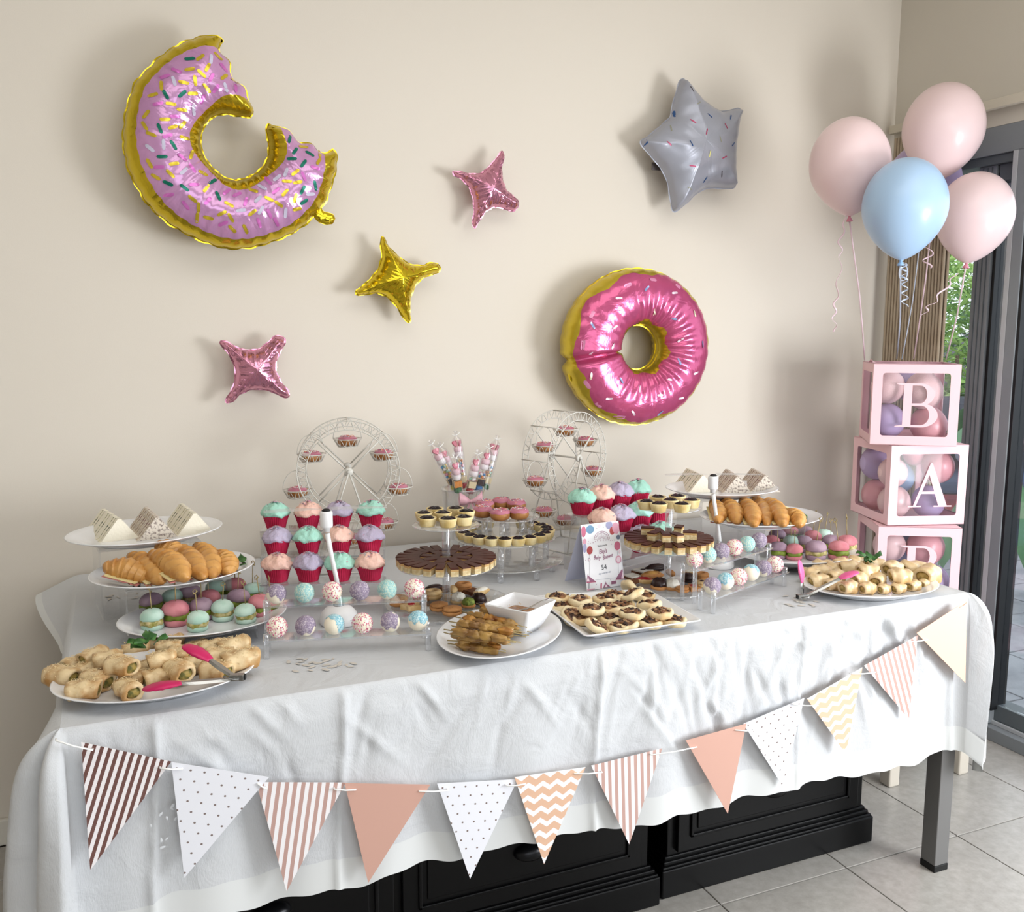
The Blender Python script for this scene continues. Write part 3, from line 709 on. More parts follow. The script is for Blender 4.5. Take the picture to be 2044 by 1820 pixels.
spr = [(720,455,.05,0),(985,365,.75,1),(1255,405,.1,0),(475,715,-1.1,1),(680,735,.5,0),(1070,590,-1.25,2),(1250,655,-.1,1),(1447,600,-1.4,2),(1315,855,.6,0),(1525,895,-1.4,1),(460,985,.3,0),(670,910,1.0,0),(1300,1060,-1.3,1),(1460,1170,.3,0),(465,1200,1.45,2),(745,1240,-.95,1),(1200,1230,-.2,0),(920,1320,1.45,0),(1110,1380,0,0),(635,1415,.02,0),(870,1555,-.95,0),(1130,1555,.75,1),(1320,1410,.1,0)]
pos = []
for (u, v, a, m_) in spr:
    p = at(1080+u/4.79, 500+v/4.79, y=YO-.06); pos.append((p[0]-cO[0], p[2]-cO[1], a, m_))
sprinkles('printed_sprinkles', pos, (Pn, Yn), .024, .0068, [mat('pale_print', 'ead3e0', .3, .3), mat('blue_print', '8d9cc6', .3, .3), mat('cream_print', 'e6d9bf', .3, .3)], bo)
# drawn icing highlights
hl = [(790,335,.35,.030),(1035,280,-.1,.026),(1280,345,-.6,.022),(455,610,1.0,.026),(370,900,1.45,.034),(420,1280,-.9,.034),(740,1590,-.1,.040),(540,1480,-.6,.026),(1170,1600,.5,.02)]
for (u, v, a, l_) in hl:
    p = at(1080+u/4.79, 500+v/4.79, y=YO-.045); sprinkles('printed_highlight', [(p[0]-cO[0], p[2]-cO[1], a, 0)], (Pn, Yn), l_, .011, [mat('light_pink_print', 'dc8fb4', .3, .3)], bo, lift=.001)
for (u, v, n_) in ((1141, 748, 'inflation_tail'), (1330, 727, 'valve')):
    p = at(u, v, y=YO); MB().ell((0, 0, 0), .017, .016, .024, 14, 8).build(n_, m_gold, bo, (p[0]-cO[0], -.03 if n_ == 'valve' else -.01, p[2]-cO[1]))
# --- stars
def star(lbl, pts, o, s, yp, m, depth, wr=.25, wf=40, fc=.35, sm=2, n=230, back=.6, cr=0, tilt=0):
    raw = px(pts, o, s, yp, (0, 0)); c = raw.mean(0); Bd = smooth_closed(resample(raw-c, n), sm)
    G = star_grid(Bd, arr([0, 0]), 18); d0, _ = dist_to(Bd, G.reshape(-1, 2)); dm = float(d0.max())
    me, sf = foil_mesh('balloon_skin', G, Bd, dm, depth, back, [m, m], True, wr=wr, wf=wf, cr=cr, seam=.003, facet=fc)
    t = thing('foil_balloon', lbl, 'balloon', (float(c[0]), yp, float(c[1]))); inst('balloon_skin', me, t); return t, sf, c
O4, S4 = (400, 280), 3.097
star('pink foil star balloon with four points, the upper one right of the bitten doughnut', [(1868,62),(1840,100),(1790,160),(1740,205),(1680,212),(1600,195),(1560,190),(1570,215),(1620,240),(1670,300),(1690,370),(1695,440),(1683,520),(1695,543),(1720,500),(1760,440),(1810,410),(1860,415),(1900,430),(1940,437),(1965,410),(1962,370),(1930,345),(1890,310),(1870,260),(1858,180),(1876,100)][::-1], O4, S4, -.06, m_pink, .045)
star('gold foil star balloon with four points between the two pink ones', [(1120,595),(1115,640),(1125,720),(1100,800),(1050,860),(1000,905),(962,930),(965,955),(1010,955),(1080,940),(1150,960),(1210,1020),(1250,1085),(1275,1122),(1298,1125),(1295,1090),(1290,1020),(1300,960),(1330,890),(1380,845),(1440,825),(1475,815),(1483,790),(1465,760),(1420,758),(1380,775),(1320,775),(1270,755),(1220,715),(1180,680),(1150,640),(1130,597)][::-1], O4, S4, -.06, m_gold, .055, wr=.12)
star('pink foil star balloon with four points, the lower left one above the left ferris wheel', [(120,1243),(125,1262),(165,1300),(205,1370),(220,1430),(210,1510),(180,1570),(160,1605),(160,1625),(195,1615),(240,1570),(300,1540),(360,1535),(430,1545),(490,1575),(535,1590),(552,1580),(545,1555),(500,1500),(465,1430),(465,1370),(490,1310),(520,1260),(522,1225),(490,1208),(455,1215),(420,1250),(370,1290),(310,1300),(240,1290),(180,1255),(140,1240)][::-1], O4, S4, -.06, m_pink, .045)
O5, S5 = (1230, 130), 5.687
gt, sf, gc = star('matt grey five-pointed foil star balloon with coloured dashes on the upper right wall', [(745,155),(720,185),(690,280),(655,400),(630,500),(620,600),(560,640),(450,740),(340,830),(275,855),(270,880),(330,960),(420,1060),(510,1170),(560,1260),(590,1350),(610,1480),(630,1600),(632,1655),(660,1670),(760,1600),(880,1480),(1000,1400),(1120,1390),(1220,1400),(1320,1400),(1358,1370),(1350,1270),(1335,1150),(1340,1000),(1350,860),(1365,740),(1390,620),(1420,520),(1405,490),(1300,510),(1190,535),(1080,480),(950,380),(860,270),(800,185),(770,150)], O5, S5, -.085, m_silv, .075, wr=.05, wf=14, fc=.1, sm=3, back=.7, cr=.05)
pos = [(710,535,1.5,0),(1027,585,-.6,0),(835,648,-.55,1),(632,712,1.5,2),(385,865,1.4,0),(580,895,-.65,1),(795,905,-1.1,0),(963,775,1.3,1),(1207,705,-1,1),(1300,590,1.0,0),(1117,860,-1.2,2),(1303,905,.8,0),(1000,1025,1.45,3),(1172,1062,.45,1),(820,1158,-.1,1),(1000,1305,1.1,0),(820,1405,-.45,2),(1180,1240,-1.1,4),(855,270,-1.1,4),(910,440,.5,2)]
pp_ = []
for (u, v, a, m_) in pos:
    p = at(O5[0]+u/S5, O5[1]+v/S5, y=-.085-.04); pp_.append((p[0]-gc[0], p[2]-gc[1], a, m_))
sprinkles('printed_dashes', pp_, sf, .022, .0035, [mat('navy_dash', '24508a', .3, .3), mat('crimson_dash', 'b03a60', .3, .3), mat('olive_dash', '8f8f7c', .4), mat('yellow_dash', 'e6e08a', .3), mat('dark_dash', '4a4248', .4)], gt)
MB().box(-.02, .02, -.002, .002, -.012, .012, b=.001).build('tape_tab', mat('dark_tape', '5a5252', .6), gt, (float(at(1313, 332, y=-.06)[0]-gc[0]), .03, float(at(1313, 332, y=-.06)[2]-gc[1])))
p = at(914, 365, y=-.02); 
# ------------------------------------------------------------------ latex balloons with ribbons
def latex(lbl, u, v, y, r, axis, col, stretch=1.16, group=None, name='latex_balloon'):
    p = at(u, v, y=y); t = thing(name, lbl, 'balloon', p, group=group)
    prof = []
    for i in range(26):
        th_ = PI*i/25; rr_ = r*math.sin(th_)*(1-.16*((1+math.cos(PI-th_))/2)**0) ; prof.append((max(.0008, r*math.sin(th_)*(1+.0*th_)), r*stretch*math.cos(th_) if th_ < PI/2 else r*math.cos(th_)*(stretch+.14*((th_-PI/2)/(PI/2))**2)))
    prof = [(rr_*(1-.10*max(0, -z/r)**2), z) for rr_, z in prof][::-1]
    mb = MB().lathe(prof, 40); zb = prof[0][1]
    m = mat('latex_'+col, {'pink': 'e9d0d1', 'blue': 'a9c6e4', 'lavender': 'b8a6cd', 'rose': 'e0a5ac', 'palepink': 'e9c9c9'}[col], .32, spec=.45, coat=.1)
    o = mb.build('balloon_skin', m, t)
    kn = MB().lathe([(.006, zb+.008), (.004, zb-.002), (.007, zb-.007), (.0105, zb-.014), (.009, zb-.015), (.003, zb-.008)], 14, cap=False)
    kn.build('knot', mat('latexk_'+col, {'pink': 'd98a9c', 'blue': '8fb4dd', 'lavender': '9a86bd', 'rose': 'd58a96', 'palepink': 'd98a9c'}[col], .4), t)
    Q = Vector((0, 0, 1)).rotation_difference(Vector(axis).normalized()); t.rotation_euler = Q.to_euler()
    return t, Vector(p)+Q @ Vector((0, 0, zb-.012))
mrp = mat('pink_ribbon', 'e8cdd6', .3, spec=.7); mrb = mat('blue_ribbon', 'cfdcf0', .3, spec=.7)
def ribbon(pts, m, parent, r=.0025):
    inv = parent.matrix_world.inverted(); MB().tube([inv @ Vector(q) for q in pts], r, 5, flat=.35).build('ribbon', m, parent)
def curl(p, pts2, m, parent, turns, rad, yy):
    P = []; n = 90
    A = [Vector(at(u, v, y=yy)) for u, v in pts2]
    for i in range(n):
        q = i/(n-1)*(len(A)-1); k = min(int(q), len(A)-2); b_ = A[k].lerp(A[k+1], q-k); a = turns*2*PI*i/n
        g_ = min(1, i/8); P.append(b_+Vector((rad*g_*math.cos(a), rad*g_*math.sin(a), 0)))
    inv = parent.matrix_world.inverted(); MB().tube([inv @ q for q in P], .0028, 5, flat=.3).build('curled_ribbon_end', m, parent)
BL = [('left pink latex balloon of the bunch above the letter boxes', 1696, 328, -.47, .119, (-.06, 0, 1), 'pink'),
      ('highest pink latex balloon, at the top of the bunch', 1883, 258, -.45, .124, (.10, 0, 1), 'pink'),
      ('sky-blue latex balloon in front of the bunch', 1806, 412, -.66, .118, (.02, 0, 1), 'blue'),
      ('pink latex balloon at the right of the bunch, in front of the glass door', 1945, 430, -.56, .116, (.14, 0, 1), 'pink'),
      ('lavender latex balloon half hidden behind the others in the bunch', 1842, 372, -.30, .125, (-.02, 0, 1), 'lavender')]
bal = []
for (lb, u, v, y, r, ax, c) in BL:
    bal.append(latex(lb, u, v, y, r, ax, c))
bpy.context.view_layer.update()
YBX = -.44
def rb(i, end, m, mids=()):
    t, k = bal[i]; e = Vector(at(*end, z=1.303)); P = [k]+[k.lerp(e, s)+Vector((w_, 0, 0)) for s, w_ in ((.25, .004), (.5, .008), (.75, .005))]+[e]; ribbon(P, m, t)
rb(0, (1726, 719), mrp); rb(2, (1790, 716), mrb); rb(1, (1824, 716), mrp); rb(3, (1888, 718), mrp); rb(4, (1800, 717), mrb)
curl(None, [(1690, 428), (1677, 480), (1678, 520), (1670, 590), (1664, 630), (1668, 662)], mrp, bal[0][0], 6.5, .006, -.47)
curl(None, [(1803, 515), (1806, 560), (1806, 612)], mrb, bal[2][0], 6, .009, -.62)
curl(None, [(1858, 478), (1852, 510), (1850, 535)], mrp, bal[1][0], 2, .014, -.5)
curl(None, [(1912, 545), (1890, 570), (1868, 600), (1850, 615), (1842, 632)], mrp, bal[3][0], 3.5, .008, -.56)
P = []; k = bal[2][1]
for i in range(20): a = 2*PI*i/19; P.append(k+Vector((.012+.016*math.sin(a)*1, 0, -.022+.024*math.cos(a))))
ribbon(P, mrb, bal[2][0], .0022)
# ------------------------------------------------------------------ letter boxes
m_box = mat('pink_card', 'efc6cc', .42, spec=.4); m_film = clearmat('clear_film', (.96, .95, .96), edge=.03, gloss=.006, film=.012)
def stroke_poly(mb, pts, z0=0, z1=1, M=None): mb.prism(pts, z0, z1, M=M)
def letter(ch, h):
    """serif capital, x right, y up, extruded 1 mm; h is the letter height"""
    mb = MB(); k = h
    lay = [0]
    def q(P): lay[0] += 1; mb.prism([(x*k*1.13, y*k) for x, y in P], .00003*lay[0], .0012+.00006*lay[0])
    def bowl(cx, cy, rx, ry, t, tv):
        n = 18; O = [(cx+rx*math.sin(PI*i/n), cy+ry*math.cos(PI*i/n)) for i in range(n+1)]; I = [(cx+(rx-t)*math.sin(PI*i/n), cy+(ry-tv)*math.cos(PI*i/n)) for i in range(n+1)]
        lay[0] += 1; V = [(x*k*1.13, y*k, z) for z in (.00003*lay[0], .0012+.00006*lay[0]) for x, y in O+I]; m = n+1; F = []
        for i in range(n):
            F += [(i, m+i, m+i+1, i+1), (2*m+i, 2*m+i+1, 3*m+i+1, 3*m+i), (i, i+1, 2*m+i+1, 2*m+i), (m+i, 3*m+i, 3*m+i+1, m+i+1)]
        mb.add(V, F, 0, False)
    if ch == 'B':
        q([(-.26, 0), (-.10, 0), (-.10, 1), (-.26, 1)]); q([(-.40, 0), (.10, 0), (.10, .05), (-.18, .05), (-.30, .045), (-.40, .02)]); q([(-.40, 1), (-.40, .98), (-.30, .955), (-.18, .95), (.06, .95), (.06, 1)])
        q([(-.14, .49), (.07, .49), (.07, .545), (-.14, .545)])
        bowl(.05, .745, .27, .255, .14, .05); bowl(.08, .272, .32, .272, .16, .05)
    else:
        q([(-.33, .03), (-.27, .03), (.02, .86), (.03, 1), (-.01, 1)]); q([(-.01, 1), (-.05, .82), (.20, .03), (.38, .03), (.03, 1)])
        q([(-.19, .30), (.17, .30), (.15, .36), (-.17, .36)]); q([(-.44, 0), (-.16, 0), (-.16, .03), (-.44, .03)]); q([(.10, 0), (.48, 0), (.48, .03), (.10, .03)])
    return mb
def letter_box(lbl, ch, x, y, z, th_, s, inside, wh):
    t = thing('letter_box', lbl, 'box', (x, y, z), th_)
    fw, tk = .112*s, .0016; mb = MB()
    def face(M, top=False, lid=False):
        a, r_ = fw, .035*s; n = 5; I = []
        for (cx, cy, a0) in ((s-a-r_, s-a-r_, 0), (a+r_, s-a-r_, PI/2), (a+r_, a+r_, PI), (s-a-r_, a+r_, 3*PI/2)):
            for i in range(n): q = a0+PI/2*i/(n-1); I.append((cx+r_*math.cos(q), cy+r_*math.sin(q)))
        O = []
        for (x_, y_) in I:
            dx, dy = x_-s/2, y_-s/2; k = max(abs(dx), abs(dy)); O.append((s/2+dx/k*s/2, s/2+dy/k*s/2))
        # force the outer corners onto the square
        for c in range(4):
            j = c*n+n//2; sx = 1 if c in (0, 3) else 0; sy = 1 if c in (0, 1) else 0; O[j] = (s*sx, s*sy)
        m = len(I); V = [(p[0], p[1], 0) for p in O+I]+[(p[0], p[1], tk) for p in O+I]; F = []
        for i in range(m):
            j = (i+1) % m; F += [(i, j, m+j, m+i), (2*m+i, 3*m+i, 3*m+j, 2*m+j), (m+i, m+j, 3*m+j, 3*m+i)]
        mb.add(V, F, 0, False, M)
    Rm = Matrix.Rotation
    Mf = Matrix(((1, 0, 0, 0), (0, 0, 1, 0), (0, 1, 0, 0), (0, 0, 0, 1)))                      # front: y=0 plane
    Mb = Matrix(((1, 0, 0, 0), (0, 0, -1, s), (0, 1, 0, 0), (0, 0, 0, 1)))
    Ml = Matrix(((0, 0, 1, 0), (1, 0, 0, 0), (0, 1, 0, 0), (0, 0, 0, 1))); Mr = Matrix(((0, 0, -1, s), (1, 0, 0, 0), (0, 1, 0, 0), (0, 0, 0, 1)))
    for M in (Mf, Mb, Ml, Mr): face(M)
    mb.box(0, s, 0, s, 0, tk)
    if wh == 'film_lid':
        mb.box(0, s, 0, .006, s-tk, s); mb.box(0, s, s-.006, s, s-tk, s); mb.box(0, .006, 0, s, s-tk, s); mb.box(s-.006, s, 0, s, s-tk, s)
    else: mb.box(0, s, 0, s, s-tk, s)
    mb.build('carton', m_box, t)
    if wh == 'film_lid':
        MB().box(.006, s-.006, .006, s-.006, s-.0012, s-.0006).build('clear_lid', m_film, t)
        fl = MB(); V = []; F = []
        for i in range(7):
            q = i/6; V += [(.0, .02+.10*q, s+.012*math.sin(PI*q)), (.012, .02+.10*q, s+.002)]
        for i in range(6): F.append((2*i, 2*i+1, 2*i+3, 2*i+2))
        fl.add(V, F, 0, True); fl.build('lid_flap', m_box, t)
    g_ = fw-.004
    MB().box(g_, s-g_, .0019, .0023, g_, s-g_).build('window_film', m_film, t)
    MB().box(.0019, .0023, g_, s-g_, g_, s-g_).build('window_film', m_film, t)
    MB().box(s-.0023, s-.0019, g_, s-g_, g_, s-g_).build('window_film', m_film, t)
    MB().box(g_, s-g_, s-.0023, s-.0019, g_, s-g_).build('window_film', m_film, t)
    lt = letter(ch, s*.54 if ch == 'B' else s*.55); lo = lt.build('letter', m_box, t, (s*.52, -.0002, s*.225)); lo.rotation_euler = (PI/2, 0, 0); lo['label'] = 'pink serif letter '+ch
    M0 = T(x, y, z, rz=th_)
    for (lx, ly, lz, r, c, lb) in inside:
        pw = M0 @ Vector((lx*s, ly*s, lz*s))
        m = mat('latex_'+c, 'ffffff'); o = MB().ell((0, 0, 0), r*s, r*s, r*s*1.06, 24, 16).build('small_balloon', m, None, pw, rot=(rnd.uniform(-.5, .5), rnd.uniform(-.5, .5), 0))
        tag(o, lb, 'balloon')
    return t
mat('latex_rose', 'e0a5ac', .32, spec=.45, coat=.1); mat('latex_palepink', 'e9c9c9', .32, spec=.45, coat=.1)
letter_box('pink box with letter B and a clear lid, topmost of the stack', 'B', .302, -.451, 1.037, -.637, .261,
  [(.22, .30, .70, .205, 'palepink', 'pale pink balloon at the upper left inside the topmost letter box'), (.64, .27, .66, .225, 'palepink', 'pale pink balloon behind the letter in the topmost letter box'), (.24, .30, .27, .21, 'lavender', 'lavender balloon at the lower left inside the topmost letter box'), (.72, .28, .235, .22, 'rose', 'rose balloon at the lower right inside the topmost letter box'), (.50, .74, .74, .22, 'lavender', 'lavender balloon at the back of the topmost letter box')], 'film_lid')
letter_box('pink box with letter A in the middle of the stack', 'A', .352, -.496, .772, -.309, .2635,
  [(.18, .28, .62, .18, 'palepink', 'pale pink balloon at the upper left inside the A box'), (.77, .27, .69, .20, 'rose', 'rose balloon at the upper right inside the A box'), (.24, .32, .235, .20, 'palepink', 'pale pink balloon at the lower left inside the A box'), (.68, .29, .235, .20, 'lavender', 'lavender balloon at the lower right inside the A box'), (.44, .62, .50, .20, 'blue', 'blue balloon behind the letter in the A box'), (.20, .74, .68, .21, 'lavender', 'lavender balloon seen through the left side of the A box'), (.22, .72, .26, .20, 'rose', 'rose balloon low behind the left window of the A box'), (.55, .45, .83, .14, 'rose', 'rose balloon pressed under the top of the A box')], 'card')
letter_box('pink box with letter B, third from the top, partly hidden by the table', 'B', .325, -.487, .5085, -.52, .261,
  [(.22, .28, .70, .20, 'palepink', 'pale pink balloon at the upper left inside the lower B box'), (.66, .28, .68, .23, 'rose', 'pink balloon at the upper right inside the lower B box'), (.76, .27, .25, .21, 'lavender', 'lavender balloon at the lower right inside the lower B box'), (.27, .28, .25, .21, 'lavender', 'lavender balloon at the lower left inside the lower B box'), (.45, .70, .62, .22, 'blue', 'blue balloon at the back of the lower B box')], 'card')
letter_box('pink box at the bottom of the stack, hidden behind the table cloth', 'B', .33, -.48, .246, -.40, .261, [], 'card')
# ------------------------------------------------------------------ food and serving ware
ORD = 'first second third fourth fifth sixth seventh eighth ninth tenth eleventh twelfth thirteenth fourteenth fifteenth sixteenth seventeenth eighteenth nineteenth twentieth twenty-first twenty-second twenty-third twenty-fourth twenty-fifth twenty-sixth twenty-seventh twenty-eighth twenty-ninth thirtieth'.split()
def left_ord(i, n):
    """words for place i of n counted across the picture"""
    if i == 0: return 'leftmost'
    if i == n-1: return 'rightmost'
    if i < (n+1)//2: return ORD[i]+' from the left'
    return ORD[n-1-i]+' from the right'
m_china = mat('white_china', 'e6e7ea', .12, spec=.5, coat=.3); m_acr = clearmat('clear_acrylic', (.965, .97, .975), edge=.40, gloss=.05, film=.025)
m_acrp = clearmat('clear_acrylic_post', (.90, .91, .93), edge=.75, gloss=.10, film=.06)
# --- plates
def oval_plate(lbl, x, y, rz, zr, a, b):
    t = thing('oval_plate', lbl, 'plate', (x, y, zr-.024), rz); H_ = .024
    pr = [(0.001, .003), (.50, .003), (.56, .002), (.58, 0), (.62, 0), (.64, .004), (.80, .010), (.97, .0205), (1.0, .0225), (1.0, .0240), (.985, .0243), (.90, .0190), (.76, .0115), (.66, .0075), (.40, .0060), (.001, .0060)]
    MB().lathe([(max(r, .001)*a, z) for r, z in pr], 72, fn=lambda r, z, an: (r, z), sx=1, sy=b/a, cap=False).build('dish', m_china, t)
    return t
def riser(lbl, x, y, rz, w_, d_, h):
    t = thing('acrylic_riser', lbl, 'riser', (x, y, H), rz)
    MB().box(-w_/2, w_/2, -d_/2, d_/2, h-.004, h-.0005, b=.0008).build('top_panel', m_acr, t)
    for s in (-1, 1): MB().box(s*w_/2-.002, s*w_/2+.002, -d_/2, d_/2, 0.0008, h-.004, b=.0008).build('side_panel', m_acr, t)
PL = {'L1': (-1.896, -.435, .385, .935, .178, .148), 'L2': (-1.845, -.587, .373, .875, .18, .152), 'L3': (-1.797, -.721, .058, .80, .173, .141), 'L4': (-1.904, -.974, .019, .776, .177, .135),
      'R1': (-.280, -.459, -.186, .935, .172, .14), 'R2': (-.267, -.629, .032, .88, .182, .15), 'R3': (-.217, -.733, -.235, .79, .177, .127), 'R4': (-.229, -1.016, -.165, .776, .177, .125), 'S': (-1.225, -.992, .868, .775, .177, .127)}
PLB = {'L1': 'white oval plate of triangle sandwiches at the back left, highest of the left group', 'L2': 'white oval plate of croissants at the left, below the sandwiches', 'L3': 'white oval plate of coloured slider buns at the left', 'L4': 'white oval plate of sesame pastry rolls at the front left corner',
       'R1': 'white oval plate of triangle sandwiches at the back right of the table', 'R2': 'white oval plate of croissants at the right, behind the slider buns', 'R3': 'white oval plate of coloured slider buns at the right', 'R4': 'white oval plate of golden pastry bites at the front right corner', 'S': 'white oval plate with satay skewers and a dip bowl, front centre'}
for k, v in PL.items(): oval_plate(PLB[k], *v)
for k, wd, dp in (('L1', .22, .14), ('L2', .22, .12), ('L3', .20, .12), ('R1', .22, .14), ('R2', .22, .12), ('R3', .20, .12)):
    x, y, rz, zr, a, b_ = PL[k]
    riser('clear acrylic riser under the '+{'L1': 'left sandwich plate', 'L2': 'left croissant plate', 'L3': 'left slider bun plate', 'R1': 'right sandwich plate', 'R2': 'right croissant plate', 'R3': 'right slider bun plate'}[k], x, y, rz*.3, wd, dp, zr-.0243-H)
def well(k): return PL[k][3]-.024+.0062
# --- sandwiches
m_br = mat('white_bread', 'ece5d3', .85, bump=.25, bscale=160); m_br2 = mat('seeded_bread', 'd9cfc2', .85, col2='8d7f78', nscale=170, lo=.5, hi=.62, bump=.25, bscale=160)
m_fil = mat('herb_filling', 'd9d2b2', .7, col2='3b4527', nscale=130, ndet=1, lo=.50, hi=.56); m_fil2 = mat('ham_salad_filling', 'bfae93', .7, col2='6a3433', nscale=120, ndet=1, lo=.50, hi=.58)
def tri(w_, h): return [(0, 0), (w_, 0), (w_*.93, .003), (w_*.5+.004, h), (w_*.5-.004, h), (w_*.07, .003)]
sw_me = {}
for kind, mb_, mf_ in (('white', m_br, m_fil), ('seeded', m_br2, m_fil2)):
    for s in (0, 1):
        W_, Hh_ = .094, .050
        a = MB().prism([(x+.0008*math.sin(9*y_*99), y_) for x, y_ in tri(W_, Hh_)], 0, -.0132); f = MB().prism([(x*.97+.0013, y_*.985+.0006) for x, y_ in tri(W_, Hh_)], 0, -.0046)
        sw_me[kind] = (a.mesh('bread_slice', mb_), f.mesh('filling', mf_))
def sandwich(lbl, kind, A, B, off, group):
    """A: front base corner, B: point towards which the pile runs back; off: how far back this sandwich starts"""
    tx, ty = B[0]-A[0], B[1]-A[1]; n = math.hypot(tx, ty); dx, dy = ty, -tx; rz = math.atan2(dy, dx); k = 1.0
    t = thing('sandwich', lbl, 'sandwich', (A[0]-dy/n*off, A[1]+dx/n*off, A[2]), rz, group); t.scale = (k, 1, k)
    y = 0; bm_, fm_ = sw_me[kind]
    for j in range(3):
        o = inst('bread_slice', bm_, t, (.0006*(j % 2), y, .0004*j)); o.rotation_euler = (PI/2, 0, 0); y += .0137; o.location.y = y-.0137
        if j < 2: o = inst('filling', fm_, t, (0, y, 0)); o.rotation_euler = (PI/2, 0, 0); y += .0048
for gi, (k, stacks) in enumerate((('L1', [((197, 1084), (160, 1056), 'white'), ((273, 1080), (250, 1053), 'seeded'), ((350, 1071), (322, 1046), 'white')]),
                                  ('R1', [((1373, 983), (1342, 966), 'white'), ((1441, 984), (1418, 966), 'seeded'), ((1497, 982), (1466, 962), 'seeded')]))):
    side = ('left', 'right')[gi]; z = well(k)
    for si, (a, b_, kd) in enumerate(stacks):
        A = at(*a, z=z); B = at(*b_, z=z)
        for j, w_ in enumerate(('front', 'middle', 'rear')):
            nm = ['left pile', 'middle pile', 'right pile'][si]
            sandwich('%s triangle sandwich, %s one of the %s, %s plate' % ({'white': 'white bread', 'seeded': 'seeded bread'}[kd], w_, nm, side), kd, A, B, j*.0512, side+' plate of triangle sandwiches')
# --- leaves, tomatoes
m_lf = mat('salad_leaf', '2e5a28', .4, col2='4f8038', nscale=60, sss=.1); m_tom = mat('tomato', 'b8361a', .25)
def leafs(lbl, u, v, z, n, s, seed, spread=.012):
    R_ = random.Random(seed); p = at(u, v, z=z); t = thing('garnish_leaves', lbl, 'garnish', p)
    for k in range(n):
        a = R_.uniform(0, 6.28); mb = MB(); V = []; F = []; m = 10; L_ = s*R_.uniform(.8, 1.2)
        for i in range(m):
            q = i/(m-1); wd = L_*.30*math.sin(PI*min(.985, q*.93+.05))**.75; V += [(L_*q, -wd, .25*wd+.004*math.sin(q*5)), (L_*q, 0, .0+.3*L_*math.sin(q*2.2)), (L_*q, wd, .25*wd)]
        for i in range(m-1): F += [(3*i, 3*i+3, 3*i+4, 3*i+1), (3*i+1, 3*i+4, 3*i+5, 3*i+2)]
        mb.add(V, F, 0, True, T(R_.uniform(-1, 1)*spread, R_.uniform(-1, 1)*spread*.6, .002+.003*k, rz=a, ry=-R_.uniform(.1, .6))); mb.build('leaf', m_lf, t)
def tomato(lbl, u, v, z, r):
    p = at(u, v, z=z+r); tag(MB().ell((0, 0, 0), r, r, r*.92, 18, 12).build('cherry_tomato', m_tom, None, p), lbl, 'tomato')
leafs('salad leaves under the leftmost croissant on the left plate', 268, 1160, well('L2'), 6, .03, 5, .02); leafs('two salad leaves right of the tomato on the left croissant plate', 482, 1131, well('L2'), 3, .028, 6)
tomato('small tomato at the right end of the left croissant plate', 447, 1138, well('L2'), .0115)
leafs('salad leaves at the front of the right croissant plate', 1470, 1042, well('R2'), 7, .03, 7, .035); leafs('salad leaf beside the tomato on the right croissant plate', 1614, 1040, well('R2'), 3, .03, 8)
tomato('small tomato at the right end of the right croissant plate', 1598, 1040, well('R2'), .011)
# --- croissants
m_cro = mat('croissant_crust', 'cf9a55', .38, col2='a96b28', nscale=34, lo=.40, hi=.72, bump=.2, bscale=70, coat=.15)
m_ham = mat('ham', 'c9807a', .4); m_chs = mat('cheese', 'e8d9a0', .45)
def croissant(lbl, P0, P1, z, r, seed, group, bend=.012, lift=.022):
    A = Vector(at(*P0, z=z+r+lift)); B = Vector(at(*P1, z=z+r)); Lc = (B-A).length; n = 84; rz = math.atan2(B.y-A.y, B.x-A.x); pit = math.atan2(A.z-B.z, math.hypot(B.x-A.x, B.y-A.y))
    if Lc < .085: B = A+(B-A)*(.085/Lc); Lc = .085
    c = (A+B)/2; t = thing('croissant', lbl, 'croissant', (c.x, c.y, z+lift*.5), rz, group, rot=(0, pit, rz))
    def body(zc, k, squash, mt, nm, z0=None):
        V = []; F = []; NA = 20
        for i in range(n+1):
            q = i/n; env = (math.sin(PI*(.05+.90*q)))**.62
            rb_ = r*env*k*(1 if .02 < q < .98 else .7)
            x = (q-.5)*Lc*1.04; yo = bend*math.cos((q-.5)*PI)-bend*.5
            for j in range(NA):
                a = 2*PI*j/NA; w_ = 1+.03*math.sin(3*a+q*9+seed); seg = (abs(q-.5)*7.2+.30*math.sin(seed*2.1)+.22*math.cos(a+seed)*(1 if q > .5 else -1)+.12*math.sin(2*a+seed))*(1 if nm else 1); fr = seg-math.floor(seg); rr = rb_*(1+.19*(1-fr)**1.6-.08)
                V.append((x+.004*math.cos(a)*(1 if q > .5 else -1), yo+rr*w_*math.cos(a), max(zc+rr*w_*squash*math.sin(a), .0008+.003*(1-env))))
        for i in range(n):
            for j in range(NA): F.append((i*NA+j, i*NA+(j+1) % NA, (i+1)*NA+(j+1) % NA, (i+1)*NA+j))
        F += [tuple(range(NA))[::-1], tuple(n*NA+j for j in range(NA))]
        MB().add(V, F, 0, True).build(nm, mt, t)
    body(r*.98, 1.0, .95, m_cro, 'crust')
    mb = MB(); 
    for i in range(6):
        x = (i-2.5)*Lc*.13; mb.box(x-.008, x+.008, -r*.97, -r*.55, r*.42, r*.50, M=T(0, 0, 0, rx=.05*math.sin(i*3)))
    mb.build('ham', m_ham, t)
    MB().box(-Lc*.36, Lc*.36, -r*1.02, -r*.5, r*.54, r*.62).build('cheese', m_chs, t)
CL = [((204, 1128), (290, 1150), .027, .0), ((262, 1108), (324, 1158), .026, .0), ((304, 1104), (372, 1150), .027, .014), ((345, 1092), (408, 1148), .027, 0), ((397, 1088), (427, 1146), .026, 0.0), ((436, 1103), (452, 1134), .023, 0), ((312, 1086), (350, 1112), .024, .016)]
